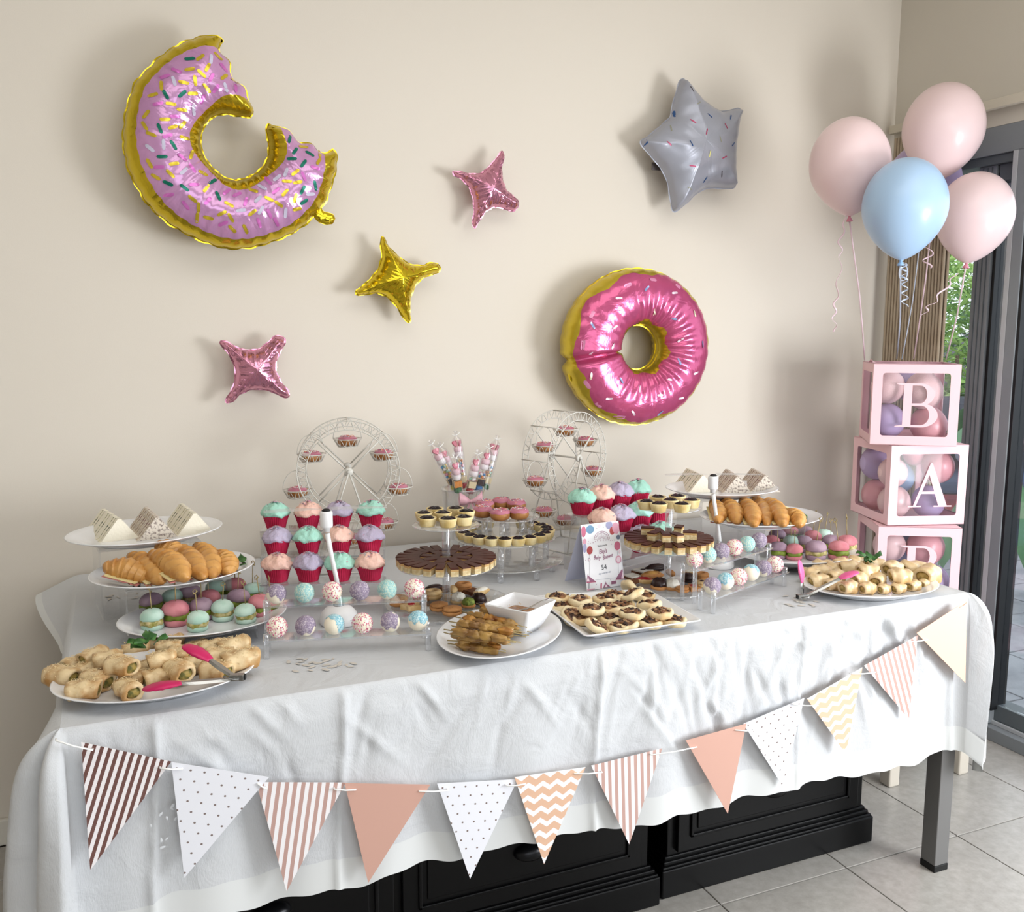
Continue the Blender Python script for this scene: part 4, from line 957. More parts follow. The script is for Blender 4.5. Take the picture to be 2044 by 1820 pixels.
wl = ['leftmost croissant, showing salad and ham, on the left plate', 'second croissant from the left on the left plate', 'big croissant lying on top in the middle of the left plate', 'croissant just right of the middle of the left plate', 'second croissant from the right on the left plate', 'rightmost croissant, next to the tomato on the left plate', 'croissant peeping out behind the middle of the left plate']
for i, (a, b_, r, dz) in enumerate(CL): croissant(wl[i], a, b_, well('L2')+dz, r, i*1.3, 'croissants on the left plate')
CR_ = [((1424, 1000), (1436, 1040), .022), ((1445, 998), (1474, 1040), .024), ((1484, 998), (1508, 1046), .025), ((1506, 992), (1534, 1044), .022), ((1533, 998), (1566, 1046), .025), ((1574, 1018), (1594, 1044), .021)]
for i, (a, b_, r) in enumerate(CR_): croissant('%s croissant on the right croissant plate' % left_ord(i, 6), a, b_, well('R2'), r, i*1.7+.5, 'croissants on the right plate')
p = at(1577, 1016, z=well('R2')+.045); tag(MB().box(-.018, .018, -.012, .012, -.0015, .0015, b=.0006).build('cheese_slice', m_chs, None, p, rot=(.4, .25, .5)), 'pale cheese slice sticking up among the right-hand croissants', 'cheese')
# --- slider buns on bamboo picks
BUN = {'mint': mat('mint_bun', 'bfd8cb', .65, col2='a9cbbb', nscale=30, bump=.15, bscale=90), 'pink': mat('pink_bun', 'd1878f', .65, col2='bb6c76', nscale=30, bump=.15, bscale=90), 'lilac': mat('lilac_bun', 'a78d9c', .65, col2='8f7485', nscale=30, bump=.15, bscale=90)}
m_pat = mat('crumb_patty', '8f8a3e', .6, col2='c9b98a', nscale=90, bump=.5, bscale=140); m_pat2 = mat('green_patty', '7c8c2c', .55, col2='667722', nscale=60, bump=.3, bscale=120); m_bam = mat('bamboo', 'a9976a', .55, col2='86774d', nscale=40)
bt_me = MB().lathe([(.001, .0), (.021, .0), (.0245, .004), (.025, .010), (.0235, .0125), (.001, .0125)], 28, cap=False)
bun_top = MB().lathe([(.001, .0), (.022, 0), (.0255, .003), (.0262, .008), (.0245, .014), (.020, .0195), (.013, .0235), (.006, .025), (.001, .0253)], 28, cap=False, fn=lambda r, z, a: (r*(1+.02*math.sin(3*a+1)), z))
pat = MB().lathe([(.001, 0), (.0225, 0), (.0248, .004), (.0245, .011), (.022, .0135), (.001, .014)], 24, cap=False, fn=lambda r, z, a: (r*(1+.09*math.sin(5*a)+.05*math.sin(11*a)), z+.0015*math.sin(4*a)))
pick = MB().tube([(0, 0, 0), (0, 0, .075)], .0011, 6)
pick.tube([(0, 0, .070), (.004, .002, .076), (.006, 0, .083), (.001, -.001, .090), (-.003, 0, .084), (0, 0, .075)], .0012, 5); pick.tube([(-.005, 0, .082), (.006, .001, .072)], .0012, 5)
me_pick = pick.mesh('bamboo_pick', m_bam); me_bt = {k: bt_me.mesh('bun_base', m) for k, m in BUN.items()}; me_tp = {k: bun_top.mesh('bun_top', m) for k, m in BUN.items()}; me_pt = [pat.mesh('patty', m_pat), pat.mesh('patty', m_pat2)]
def slider(lbl, u, v, z, c, s, seed, group, tilt=0):
    R_ = random.Random(seed); p = onz(u, v, z, .021*s); t = thing('slider_bun', lbl, 'slider', p, R_.uniform(0, 6), group); t.scale = (s, s, s)
    ax = R_.uniform(-.12, .12)+tilt
    inst('bun_base', me_bt[c], t); inst('patty', me_pt[0 if R_.random() < .5 else 1], t, (.001, 0, .0112), rz=R_.uniform(0, 6)); inst('bun_top', me_tp[c], t, (R_.uniform(-.002, .002), .001, .0225), rot=(ax, R_.uniform(-.1, .1), 0)); inst('bamboo_pick', me_pick, t, (0, 0, .040), rot=(R_.uniform(-.14, .14), R_.uniform(-.14, .14), R_.uniform(0, 6))).scale = (1, 1, R_.uniform(.55, .78))
Ls = [(304.8, 1261, 'mint', .92), (353, 1252, 'pink', 1.08), (395, 1263, 'mint', .86), (445.8, 1242, 'mint', .92), (491.5, 1247, 'mint', .86), (303.6, 1228, 'lilac', .95), (345, 1219, 'mint', .9), (403.7, 1241, 'lilac', .98), (381, 1211, 'lilac', .98), (418, 1222, 'pink', .95), (434, 1200, 'mint', .95), (470.5, 1198, 'pink', 1.0), (476, 1222, 'lilac', .98), (520, 1233, 'pink', .98), (541, 1226, 'pink', .8), (505, 1205, 'mint', .92)]
Rs = [(1584, 1119, 'pink', .92), (1627.5, 1120, 'lilac', 1.12), (1672, 1119, 'pink', 1.08), (1689, 1107, 'pink', 1.1), (1551, 1117, 'lilac', .98), (1604, 1104, 'lilac', .98), (1578, 1103, 'mint', .95), (1621, 1094, 'pink', 1.0), (1657, 1104, 'lilac', 1.02), (1645, 1090, 'mint', .98), (1551, 1090, 'lilac', .98), (1538, 1102, 'pink', .95), (1575, 1082, 'pink', 1.0), (1605, 1082, 'lilac', .95)]
rowname = ['front', 'middle', 'back']
def label_rows(items, side, what, cuts):
    """labels by colour, row and place in the row"""
    out = [None]*len(items); rows = {}
    for i, it in enumerate(items):
        r_ = 0 if it[1] > cuts[0] else (1 if it[1] > cuts[1] else 2); rows.setdefault(r_, []).append(i)
    for r_, ids in rows.items():
        ids.sort(key=lambda i: items[i][0])
        for n_, i in enumerate(ids): out[i] = (rowname[r_], left_ord(n_, len(ids)))
    return out
lr = label_rows([(u, v) for u, v, *_ in Ls], 'left', '', (1238, 1215))
for i, (u, v, c, s) in enumerate(Ls): slider('%s slider bun, %s in the %s row, left plate' % (c, lr[i][1], lr[i][0]), u, v, well('L3'), c, s, i, 'slider buns on the left plate')
lr = label_rows([(u, v) for u, v, *_ in Rs], 'right', '', (1110, 1092))
for i, (u, v, c, s) in enumerate(Rs): slider('%s slider bun, %s in the %s row, right plate' % (c, lr[i][1], lr[i][0]), u, v, well('R3'), c, s, i+50, 'slider buns on the right plate')
# --- pastry rolls
m_pas = mat('puff_pastry', 'dfc79c', .5, col2='b5854a', nscale=34, lo=.42, hi=.66, bump=.35, bscale=90, coat=.1); m_ses = mat('sesame', 'e6cfa0', .5); m_pf = mat('pastry_filling', 'a08a45', .6, col2='5c5a26', nscale=80, lo=.45, hi=.6, bump=.4, bscale=120)
def roll_meshes(Lr, ry, rz_, seed, sesame, mt=m_pas):
    V = []; F = []; NA, n = 22, 12; R_ = random.Random(seed)
    for i in range(n+1):
        q = i/n; x = (q-.5)*Lr; e = 1+.04*math.sin(q*7+seed); e *= 1-.16*abs(2*q-1)**3+.07*math.sin(q*11+seed*2)*(0 < i < n)
        for j in range(NA):
            a = 2*PI*j/NA; ca, sa = math.cos(a), math.sin(a); sq = 1/max(abs(ca)**2.6+abs(sa)**2.6, .01)**(1/2.6); w_ = 1+.07*math.sin(a*2+seed+q*3)+.05*math.sin(a*5+q*9)+.02*math.sin(a*9+q*17)
            V.append((x+.003*sa*(1 if q > .5 else -1)*(i in (0, n)), ry*e*sq*w_*ca, rz_+max(rz_*e*sq*w_*sa, -rz_)))
    for i in range(n):
        for j in range(NA): F.append((i*NA+j, i*NA+(j+1) % NA, (i+1)*NA+(j+1) % NA, (i+1)*NA+j))
    # recessed ends
    for i, s in ((0, -1), (n, 1)):
        k = len(V)
        for j in range(NA): p = V[i*NA+j]; V.append((p[0]-s*.0, p[1]*.74, rz_+(p[2]-rz_)*.7))
        for j in range(NA): p = V[i*NA+j]; V.append((p[0]-s*.004, p[1]*.68, rz_+(p[2]-rz_)*.62))
        for j in range(NA):
            j2 = (j+1) % NA; F.append((i*NA+j, i*NA+j2, k+j2, k+j)[::s]); F.append((k+j, k+j2, k+NA+j2, k+NA+j)[::s])
    me = MB().add(V, F, 0, True).mesh('pastry', mt)
    fme = MB().ell((0, 0, 0), .0045, ry*.62, rz_*.55, 12, 7, fn=lambda th, a: 1+.12*math.sin(5*a+3*th)).mesh('filling', m_pf if sesame else mat('pale_filling', 'c0a566', .6, col2='8f7a3c', nscale=80, bump=.4, bscale=120)); sm = None
    if sesame:
        sb = MB()
        for _ in range(90):
            x, a = R_.uniform(-.45, .45)*Lr, R_.gauss(PI/2, .55); ca, sa = math.cos(a), math.sin(a); sq = 1/max(abs(ca)**2.6+abs(sa)**2.6, .01)**(1/2.6)
            sb.add([(-.0016, 0, 0), (0, .0009, .0005), (.0016, 0, 0), (0, -.0009, .0005), (0, 0, .0011)], [(0, 3, 4), (3, 2, 4), (2, 1, 4), (1, 0, 4)], 0, True, T(x, ry*sq*ca*1.03, rz_+rz_*sq*sa*1.03, rz=R_.uniform(0, 3)))
        sm = sb.mesh('sesame_seeds', m_ses)
    return me, fme, sm, Lr/2-.004, rz_
rolls = [roll_meshes(.050, .0205, .0165, k, True) for k in range(4)]
def pastry(lbl, u, v, z, rz, ms, group, s=1.0, tl=0, name='pastry_roll'):
    p = at(u, v, z=z+.0145*s); t = thing(name, lbl, 'pastry', (p[0], p[1], z), rz, group, rot=(0, tl, rz)); t.scale = (s, s, s)
    inst('pastry', ms[0], t)
    for sg in (-1, 1): inst('filling', ms[1], t, (sg*ms[3], 0, ms[4]))
    if ms[2]: inst('sesame_seeds', ms[2], t, kind='stuff')
PLs = [(124, 1352, 0, 2.75, 1.12), (168, 1379, 0, .05, 1.05), (256, 1378, 0, -.9, 1.0), (196, 1360, 0, -.5, 1.05), (151, 1327, 0, 1.0, .9), (180, 1338, 0, .5, .95), (186, 1312, .016, .9, .95), (216, 1318, .018, .2, .95), (243, 1331, .026, -.5, 1.05), (264, 1354, 0, .1, .85), (272, 1299, 0, .3, .95), (292, 1291, 0, .8, .85), (285, 1336, 0, 1.3, .8), (312, 1351, 0, .5, .9), (322, 1319, .022, .4, .95), (358, 1341, .006, -.9, 1.1), (362, 1308, .016, -.4, .95), (336, 1295, .014, .1, .85), (343, 1283, 0, .5, .85), (393, 1327, 0, .6, 1.05), (433, 1340, 0, -.5, 1.1), (480, 1320, .004, .45, 1.25), (466, 1293, 0, .5, 1.15), (424, 1296, 0, .3, 1.0), (438, 1311, .012, .2, 1.0), (393, 1293, 0, .8, .8)]
idx = sorted(range(len(PLs)), key=lambda i: PLs[i][0])
for n_, i in enumerate(idx):
    u, v, dz, rz, s = PLs[i]; up_ = ' lying on top' if dz > .01 else ''
    pastry('sesame pastry roll%s, %s on the front left plate' % (up_, left_ord(n_, len(PLs))), u, v, well('L4')+dz, rz-.3, rolls[i % 4], 'sesame pastry rolls on the left plate', s)
leafs('green leaves on top of the sesame pastry rolls', 302, 1296, well('L4')+.046, 7, .03, 9, .012)
bites = [roll_meshes(.040, .0185, .0160, k+9, False, mat('egg_washed_pastry', 'e0c79c', .35, col2='c09350', nscale=30, lo=.42, hi=.75, bump=.25, bscale=80, coat=.3)) for k in range(4)]
PRs = [(1693, 1173, 0, .3, 1.0), (1731, 1175, 0, .3, .9), (1764, 1176, 0, .45, .74), (1793, 1175, 0, .3, .78), (1823, 1170, 0, .4, .82), (1844, 1166, 0, .6, .7), (1617, 1147, 0, 2.2, 1.1), (1632, 1160, 0, .2, 1.1), (1662, 1167, 0, .2, .95), (1640, 1143, 0, -.3, 1.1), (1664, 1138, 0, .3, 1.1), (1642, 1131, 0, .0, 1.1), (1668, 1152, .004, .3, 1.05), (1697, 1136, .006, -.2, 1.2), (1718, 1156, .008, .3, 1.1), (1731, 1141, .022, .1, 1.15), (1751, 1159, .006, .8, 1.05), (1781, 1136, .024, .4, 1.15), (1796, 1151, .016, -.1, 1.2), (1821, 1139, .0, .4, 1.5), (1852, 1149, 0, .55, 1.5), (1680, 1128, 0, .2, 1.1), (1709, 1124, .0, .5, 1.1), (1745, 1128, 0, .1, 1.1)]
idx = sorted(range(len(PRs)), key=lambda i: PRs[i][0])
for n_, i in enumerate(idx):
    u, v, dz, rz, s = PRs[i]; fr = 'glazed pastry bite in the front row' if i < 6 else ('pastry bite on top of the heap' if dz > .01 else 'pastry bite in the heap')
    pastry('%s, %s on the front right plate' % (fr, left_ord(n_, len(PRs))), u, v, well('R4')+dz, rz-.3, bites[i % 4], 'pastry bites on the right plate', s, name='pastry_bite')
leafs('green leaves on top of the pastry bites at the right', 1738, 1128, well('R4')+.05, 6, .03, 11, .014); leafs('single dark leaf at the back of the right pastry plate', 1728, 1118, well('R4')+.02, 2, .035, 12)
# --- tongs
m_sst = mat('brushed_steel', 'a5a5a3', .22, 1.0); m_mag = mat('magenta_silicone', 'b81255', .4); m_hot = mat('pink_silicone', 'e6629a', .4)
def tongs(lbl, P, A, Bp, ms, ha, hb):
    t = thing('serving_tongs', lbl, 'tongs', tuple(P)); P = Vector(P)
    for k, (E_, hl) in enumerate(((A, ha), (Bp, hb))):
        E_ = Vector(E_)-P; D = E_.normalized(); L_ = E_.length; side = D.cross(Vector((0, 0, 1))).normalized(); upv = side.cross(D).normalized()
        M_ = Matrix(((D.x, side.x, upv.x, 0), (D.y, side.y, upv.y, 0), (D.z, side.z, upv.z, 0), (0, 0, 0, 1)))
        mb = MB(); V = []; F = []; n = 10
        for i in range(n+1):
            q = i/n; x = .012+q*(L_-hl-.008); wd = .0055+.003*math.sin(PI*q); V += [(x, -wd, 0), (x, -wd*.6, .004), (x, wd*.6, .004), (x, wd, 0), (x, wd*.5, .0022), (x, -wd*.5, .0022)]
        for i in range(n):
            for j in range(6): F.append((6*i+j, 6*i+(j+1) % 6, 6*i+6+(j+1) % 6, 6*i+6+j))
        F += [(0, 1, 2, 3, 4, 5), tuple(6*n+j for j in (5, 4, 3, 2, 1, 0))]
        mb.add(V, F, 0, False, M_); arm = mb.build('arm', m_sst, t)
        hb_ = MB(); V = []; F = []; m = 12; NA = 12
        for i in range(m+1):
            q = i/m; x = L_-hl+hl*q; wd = .0075+.0095*math.sin(PI*min(1, q*.85+.05))**1.1; th_ = .0045*math.sin(PI*min(.97, q*.9+.08))+.001
            if i == m: wd *= .45
            for j in range(NA): a = 2*PI*j/NA; V.append((x, wd*math.cos(a)*(1+(.06*(-1)**i if 4 < i < 11 else 0)), .002+th_*math.sin(a)-.006*q*q))
        for i in range(m):
            for j in range(NA): F.append((i*NA+j, i*NA+(j+1) % NA, (i+1)*NA+(j+1) % NA, (i+1)*NA+j))
        F += [tuple(range(NA))[::-1], tuple(m*NA+j for j in range(NA))]
        hb_.add(V, F, 0, True, M_); hb_.build('silicone_head', ms, arm)
    D = ((Vector(A)-P).normalized()+(Vector(Bp)-P).normalized()).normalized(); ang = math.atan2(D.y, D.x)
    pv = MB().box(-.012, .014, -.007, .007, -.002, .009, M=T(0, 0, .001, rz=ang), b=.0015); pv.build('pivot', m_sst, t)
    lp = MB().tube([(-.004, -.010, .002), (.018, -.008, .004), (.024, 0, .005), (.018, .008, .004), (-.004, .010, .002)], .0012, 6, M=T(0, 0, .001, rz=ang)); lp.build('locking_ring', m_sst, t)
    MB().box(-.0145, -.012, -.005, .005, -.001, .008, M=T(0, 0, .001, rz=ang), b=.0008).build('end_cap', m_cap, t)
tongs('steel tongs with dark magenta tips lying open on the left pastry plate', at(474, 1356, z=.795), at(284, 1372, z=.806), at(368, 1284, z=.850), m_mag, .062, .058)
tongs('steel tongs with bright pink tips propped against the right pastry plate', at(1601, 1194, z=.756), at(1598, 1118, z=.850), at(1712, 1138, z=.822), m_hot, .055, .05)
# --- cupcakes
m_case = mat('crimson_paper_case', 'b01840', .5, col2='c42a52', nscale=30, spec=.4); m_case2 = m_case
FRO = {'mint': mat('mint_frosting', 'a6d9c8', .55, bump=.9, bscale=85, sss=.15), 'peach': mat('peach_frosting', 'efc5b6', .55, bump=.9, bscale=85, sss=.15), 'lavender': mat('lavender_frosting', 'b5abc2', .55, bump=.9, bscale=85, sss=.15)}
m_flk = [mat('silver_flake', 'd9d9e2', .25, .5), mat('mauve_flake', '9c8798', .35, .3), mat('pink_flake', 'e59ab0', .4)]
NF = 36
def fl_(r, z, a): return (r*(1+(.035 if .001 < z < .036 else .0)*math.cos(NF*a)), z)
case = MB().lathe([(.001, 0), (.0215, 0), (.0222, .0015), (.0235, .008), (.0275, .022), (.0315, .034), (.0325, .036), (.0318, .036), (.027, .023), (.022, .004), (.001, .003)], NF*4, cap=False, fn=fl_)
me_case = case.mesh('paper_case', m_case)
def frost(seed):
    R_ = random.Random(seed); ph = [R_.uniform(0, 6) for _ in range(6)]
    def f(r, z, a):
        k = 1+.045*math.sin(3*a+ph[0])+.04*math.sin(7*a+ph[1]+z*300)+.03*math.sin(13*a+z*700+ph[2])+.02*math.sin(21*a-z*900); return (r*k, z+.0018*math.sin(4*a+ph[3])+.0012*math.sin(9*a+ph[4]+r*300))
    return MB().lathe([(.001, .030), (.028, .031), (.0335, .033), (.0352, .037), (.0345, .041), (.031, .047), (.0285, .0495), (.0265, .053), (.020, .0575), (.017, .0595), (.010, .062), (.004, .0635), (.001, .064)], 48, cap=False, fn=f)
def flakes(seed, n, star=True):
    R_ = random.Random(seed); mb = MB()
    for _ in range(n):
        q, a = abs(R_.gauss(0, .42)), R_.uniform(0, 6.28); r = .030*min(q, .98); z = .0668-.0200*(r/.030)**2.0; s = R_.uniform(.0020, .0042)
        V = [(s*(1 if k % 2 == 0 else .5)*math.cos(k*PI/4), s*(1 if k % 2 == 0 else .5)*math.sin(k*PI/4), 0) for k in range(8)]+[(0, 0, .0006)]
        mb.add(V, [(8, k, (k+1) % 8) for k in range(8)], R_.choice((0, 0, 1, 1, 2)), False, T(r*math.cos(a), r*math.sin(a), z, rz=R_.uniform(0, 3), rx=R_.uniform(-.5, .5), ry=r*14*.8))
    return mb
me_fr = {c: [frost(k).mesh('frosting', FRO[c]) for k in range(2)] for c in FRO}; me_fk = [flakes(k, 55).mesh('sugar_flakes', m_flk) for k in range(4)]
def cupcake(lbl, x, y, z, c, seed, group, s=1.0):
    t = thing('cupcake', lbl, 'cupcake', (x, y, z), seed*1.3, group); t.scale = (s, s, s)
    inst('paper_case', me_case, t); inst('frosting', me_fr[c][seed % 2], t, rz=seed); inst('sugar_flakes', me_fk[seed % 4], t, kind='stuff')
def shelf(t, A, B, z, dep, thick=.003, fz=0, ext=.035):
    """clear shelf running from A to B at height z (top face)"""
    A, B = Vector((A[0], A[1], 0)), Vector((B[0], B[1], 0)); d_ = (B-A).normalized(); n_ = Vector((-d_.y, d_.x, 0)); L_ = (B-A).length
    M_ = Matrix(((d_.x, n_.x, 0, A.x), (d_.y, n_.y, 0, A.y), (0, 0, 1, z), (0, 0, 0, 1)))
    return M_, L_
def stepped_stand(lbl, rows, dep, posts, ext=.034, name='stepped_stand'):
    """rows: list of (A, B, z) from front to back"""
    A0 = rows[0][0]; t = thing(name, lbl, 'display stand', (A0[0], A0[1], H)); O = Matrix.Translation((-A0[0], -A0[1], -H))
    for (A, B, z) in rows:
        M_, L_ = shelf(t, A, B, z, dep); M_ = O @ M_
        MB().box(-ext, L_+ext, -dep/2, dep/2, -.003, -.0002, M=M_, b=0).build('shelf', m_acr, t)
        MB().box(-ext, L_+ext, -dep/2-.0018, -dep/2, -.003, .001, M=M_).build('shelf_edge', m_acrp, t)
        if posts == 'panel':
            for x in (-ext, L_+ext-.003): MB().box(x, x+.003, -dep/2+.001, dep/2-.001, -(z-H)+.0008, -.003, M=M_).build('side_panel', m_acr, t)
            MB().box(-ext, L_+ext, dep/2-.003, dep/2, -.045, -.003, M=M_).build('riser_panel', m_acr, t)
        else:
            for x in (-ext+.006, L_+ext-.006):
                for y in (-dep/2+.007, dep/2-.007):
                    MB().lathe([(.0055, -(z-H)+.0006), (.0055, -.003), (.0062, -.001), (.0062, .010), (.005, .012), (.001, .012)], 12, M=M_ @ T(x, y, 0)).build('post', m_acrp, t)
    return t
def lerp(A, B, q): return (A[0]+(B[0]-A[0])*q, A[1]+(B[1]-A[1])*q)
crow = [((-1.625, -.62), (-1.425, -.69), .829), ((-1.612, -.542), (-1.405, -.61), .874), ((-1.600, -.462), (-1.380, -.53), .919)]
stepped_stand('clear acrylic three-step stand of cupcakes on the left', crow, .07, 'panel')
for k, cols in enumerate((['peach', 'lavender', 'mint', 'peach'], ['lavender', 'mint', 'peach', 'lavender'], ['mint', 'peach', 'lavender', 'mint'])):
    A, B, z = crow[k]
    for i in range(4): x, y = lerp(A, B, i/3); cupcake('%s-frosted cupcake, %s on the %s step, left stand' % (cols[i], left_ord(i, 4), ('bottom', 'middle', 'top')[k]), x, y, z, cols[i], k*4+i, 'cupcakes on the left stand')
RA, RB_ = (-.790, -.528), (-.572, -.458); u_ = (.2180/.229, .07/.229); nn = (u_[1], -u_[0])
rrow = []
for k, (off, sh, z) in enumerate(((.150, .0, .815), (.075, .0, .860), (0, 0, .905))):
    rrow.append(((RA[0]+nn[0]*off, RA[1]+nn[1]*off), (RB_[0]+nn[0]*off, RB_[1]+nn[1]*off), z))
stepped_stand('clear acrylic three-step stand of cupcakes on the right, behind the card', rrow, .066, 'panel', ext=.036)
for k, cols in enumerate(([None, 'lavender', 'mint', None], ['peach', 'lavender', 'mint', 'peach'], ['mint', 'peach', 'lavender', 'mint'])):
    A, B, z = rrow[k]
    for i in range(4):
        if cols[i]:
            x, y = lerp(A, B, i/3); ol = left_ord(i, 4)
            if k == 0: ol = ('left', 'right')[i-1]
            cupcake('%s-frosted cupcake, %s on the %s step, right stand' % (cols[i], ol, ('bottom', 'middle', 'top')[k]), x, y, z, cols[i], k*4+i+2, 'cupcakes on the right stand', 1.1)
# --- cake pops
m_pop = mat('white_chocolate', 'efe6d2', .35, sss=.1)
SP = {'pink': [mat('pink_nonpareil', 'cf5480', .4), mat('white_nonpareil', 'f6ecec', .4), mat('light_pink_nonpareil', 'e798b0', .4)], 'blue': [mat('blue_sugar', '8cc4d4', .6, col2='d5ecee', nscale=260, bump=.8, bscale=500), mat('blue_sugar_dark', '70b8d0', .5)], 'lilac': [mat('lilac_sugar', '97889f', .6, col2='cdc1cb', nscale=260, bump=.8, bscale=500, lo=.45, hi=.65), mat('lilac_sugar_dark', '84749c', .5)], 'aqua': [mat('aqua_sugar', '9bcfcf', .6, col2='dce8d8', nscale=260, bump=.8, bscale=500), mat('aqua_sugar_dark', '84c4c4', .5)]}
me_ball = MB().ell((0, 0, 0), .0205, .0205, .0208, 28, 18).mesh('cake_ball', m_pop)
def sprk(kind, cover, seed):
    R_ = random.Random(seed); mb = MB(); n = {'pink': 460, 'blue': 420, 'lilac': 420, 'aqua': 420}[kind]; ax = Vector((R_.uniform(-.6, .6), R_.uniform(-.8, .2), R_.uniform(.3, 1))).normalized()
    for _ in range(n):
        d_ = Vector((R_.gauss(0, 1), R_.gauss(0, 1), R_.gauss(0, 1))).normalized()
        c_ = d_.dot(ax)+.25*math.sin(d_.x*7)*math.sin(d_.y*6)
        if c_ < cover: continue
        s = .0015 if kind == 'pink' else .0009; p = d_*.0207
        mb.add([(s, 0, 0), (0, s, 0), (-s, 0, 0), (0, -s, 0), (0, 0, s), (0, 0, -s)], [(0, 1, 4), (1, 2, 4), (2, 3, 4), (3, 0, 4), (1, 0, 5), (2, 1, 5), (3, 2, 5), (0, 3, 5)], R_.randrange(len(SP[kind])), True, Matrix.Translation(p))
    if kind != 'pink':
        V = []; F = []; n1, m1 = 60, 40
        for j in range(m1+1):
            th_ = PI*j/m1
            for i in range(n1):
                a = 2*PI*i/n1; V.append((.02085*math.sin(th_)*math.cos(a), .02085*math.sin(th_)*math.sin(a), .0211*math.cos(th_)))
        for j in range(m1):
            for i in range(n1):
                q_ = [j*n1+i, (j+1)*n1+i, (j+1)*n1+(i+1) % n1, j*n1+(i+1) % n1]; d_ = Vector(V[q_[0]]).normalized()
                if d_.dot(ax)+.25*math.sin(d_.x*7)*math.sin(d_.y*6) > cover+.04: F.append(tuple(q_))
        mb.add(V, F, 0, True)
    return mb
me_sp = {}
def cake_pop(lbl, x, y, z, kind, cover, seed, group):
    key = (kind, cover, seed % 3)
    if key not in me_sp: me_sp[key] = sprk(kind, cover, seed).mesh('sprinkle_coat', SP[kind])
    t = thing('cake_pop', lbl, 'cake pop', (x, y, z), 0, group); inst('cake_ball', me_ball, t); inst('sprinkle_coat', me_sp[key], t, kind='stuff'); return t
SD = {'pink': 'pink sprinkles', 'blue': 'blue sugar', 'lilac': 'lilac sugar', 'aqua': 'aqua sugar'}
lowA, lowB, hiA, hiB = (-1.672, -.895), (-1.398, -.966), (-1.659, -.815), (-1.381, -.888)
prow = [(lowA, lowB, .788), (hiA, hiB, .834)]
stepped_stand('clear acrylic two-step stand of cake pops on the left', prow, .052, 'post', ext=.026)
for k, cc in enumerate(([('pink', -.75), ('lilac', -.5), ('blue', -.1), ('pink', -.75), ('lilac', .45), ('blue', .1)], [('lilac', -.2), ('aqua', -.5), ('pink', -.75), ('lilac', -.3), ('aqua', -.3), ('pink', -1)])):
    A, B, z = prow[k]
    for i in range(6): x, y = lerp(A, B, i/5); cake_pop('cake pop with %s, %s on the %s step, left stand' % (SD[cc[i][0]], left_ord(i, 6), ('lower', 'upper')[k]), x, y, z+.0196, cc[i][0], cc[i][1], k*6+i, 'cake pops on the left stand')
prow = [((-.684, -.985), (-.416, -.880), .789), ((-.679, -.902), (-.406, -.801), .834)]
stepped_stand('clear acrylic two-step stand of cake pops on the right', prow, .050, 'post', ext=.026)
for k, cc in enumerate(([('lilac', -.3), ('blue', .45), ('pink', -.75), ('blue', .3), ('lilac', -.6), ('pink', -1)], [('pink', -.2), ('aqua', -.4), ('lilac', .0), ('pink', -1), ('aqua', -.1), ('lilac', -.1)])):
    A, B, z = prow[k]
    for i in range(6): x, y = lerp(A, B, i/5); cake_pop('cake pop with %s, %s on the %s step, right stand' % (SD[cc[i][0]], left_ord(i, 6), ('lower', 'upper')[k]), x, y, z+.0196, cc[i][0], cc[i][1], k*6+i+20, 'cake pops on the right stand')
# --- fly fans
m_fan = mat('white_plastic', 'e9e9ea', .3); m_fang = mat('silver_plastic', 'a9a9ac', .25, .6); m_bl = clearmat('fan_blade_film', (.93, .93, .93), edge=.2, gloss=.04, film=.10)
def fly_fan(lbl, bx, by, top, ang):
    t = thing('table_fan', lbl, 'fan', (bx, by, H+.001))
    MB().lathe([(.001, 0), (.041, 0), (.0425, .003), (.042, .012), (.039, .024), (.030, .034), (.020, .040), (.001, .041)], 40, cap=False).build('base', m_fan, t)
    MB().lathe([(.013, .038), (.0115, .050), (.008, .062), (.0075, .072), (.001, .072)], 24, cap=False).build('neck', m_fang, t)
    e = Vector(top)-Vector((bx, by, H+.001)); P_ = [(0, 0, .068), (e.x*.15, e.y*.15, .10), (e.x*.55, e.y*.55, .15), (e.x*.95, e.y*.95, e.z-.05)]
    MB().tube(P_, [.0062, .0052, .0050, .0058], 14).build('stem', m_fan, t)
    mo = MB().lathe([(.001, -.046), (.0075, -.046), (.0078, -.038), (.0125, -.036), (.0140, -.033), (.0140, -.004), (.0125, -.0), (.001, 0)], 28, cap=False); mo.build('motor', m_fan, t, e)
    MB().lathe([(.001, 0), (.009, 0), (.010, .002), (.006, .005), (.001, .0055)], 20, cap=False).build('hub_cap', m_cap, t, e)
    for k in range(2):
        mb = MB(); V = []; F = []; n = 12
        for i in range(n+1):
            q = i/n; x = .008+.125*q; wd = .008+.010*math.sin(PI*min(1, q*.9+.02)); V += [(x, -wd, .004+.002*math.sin(q*3)), (x, wd, .0075-.004*q), (x, -wd, .0034+.002*math.sin(q*3)), (x, wd, .0069-.004*q)]
        for i in range(n): F += [(4*i, 4*i+1, 4*i+5, 4*i+4), (4*i+3, 4*i+2, 4*i+6, 4*i+7), (4*i+2, 4*i, 4*i+4, 4*i+6), (4*i+1, 4*i+3, 4*i+7, 4*i+5)]
        mb.add(V, F, 0, True, T(e.x, e.y, e.z, rz=ang+PI*k)); mb.build('blade', m_bl, t)
    MB().box(-.004, .004, -.0415, -.040, .008, .014, M=T(0, 0, 0, rz=.5)).build('switch', m_cap, t)
fly_fan('white table fan standing between the left cupcakes and the cake pops', -1.512, -.742, at(651, 1020, y=-.742), 2.95)
fly_fan('white table fan standing behind the right cake pops', -.425, -.655, at(1424, 950, y=-.655), 2.75)
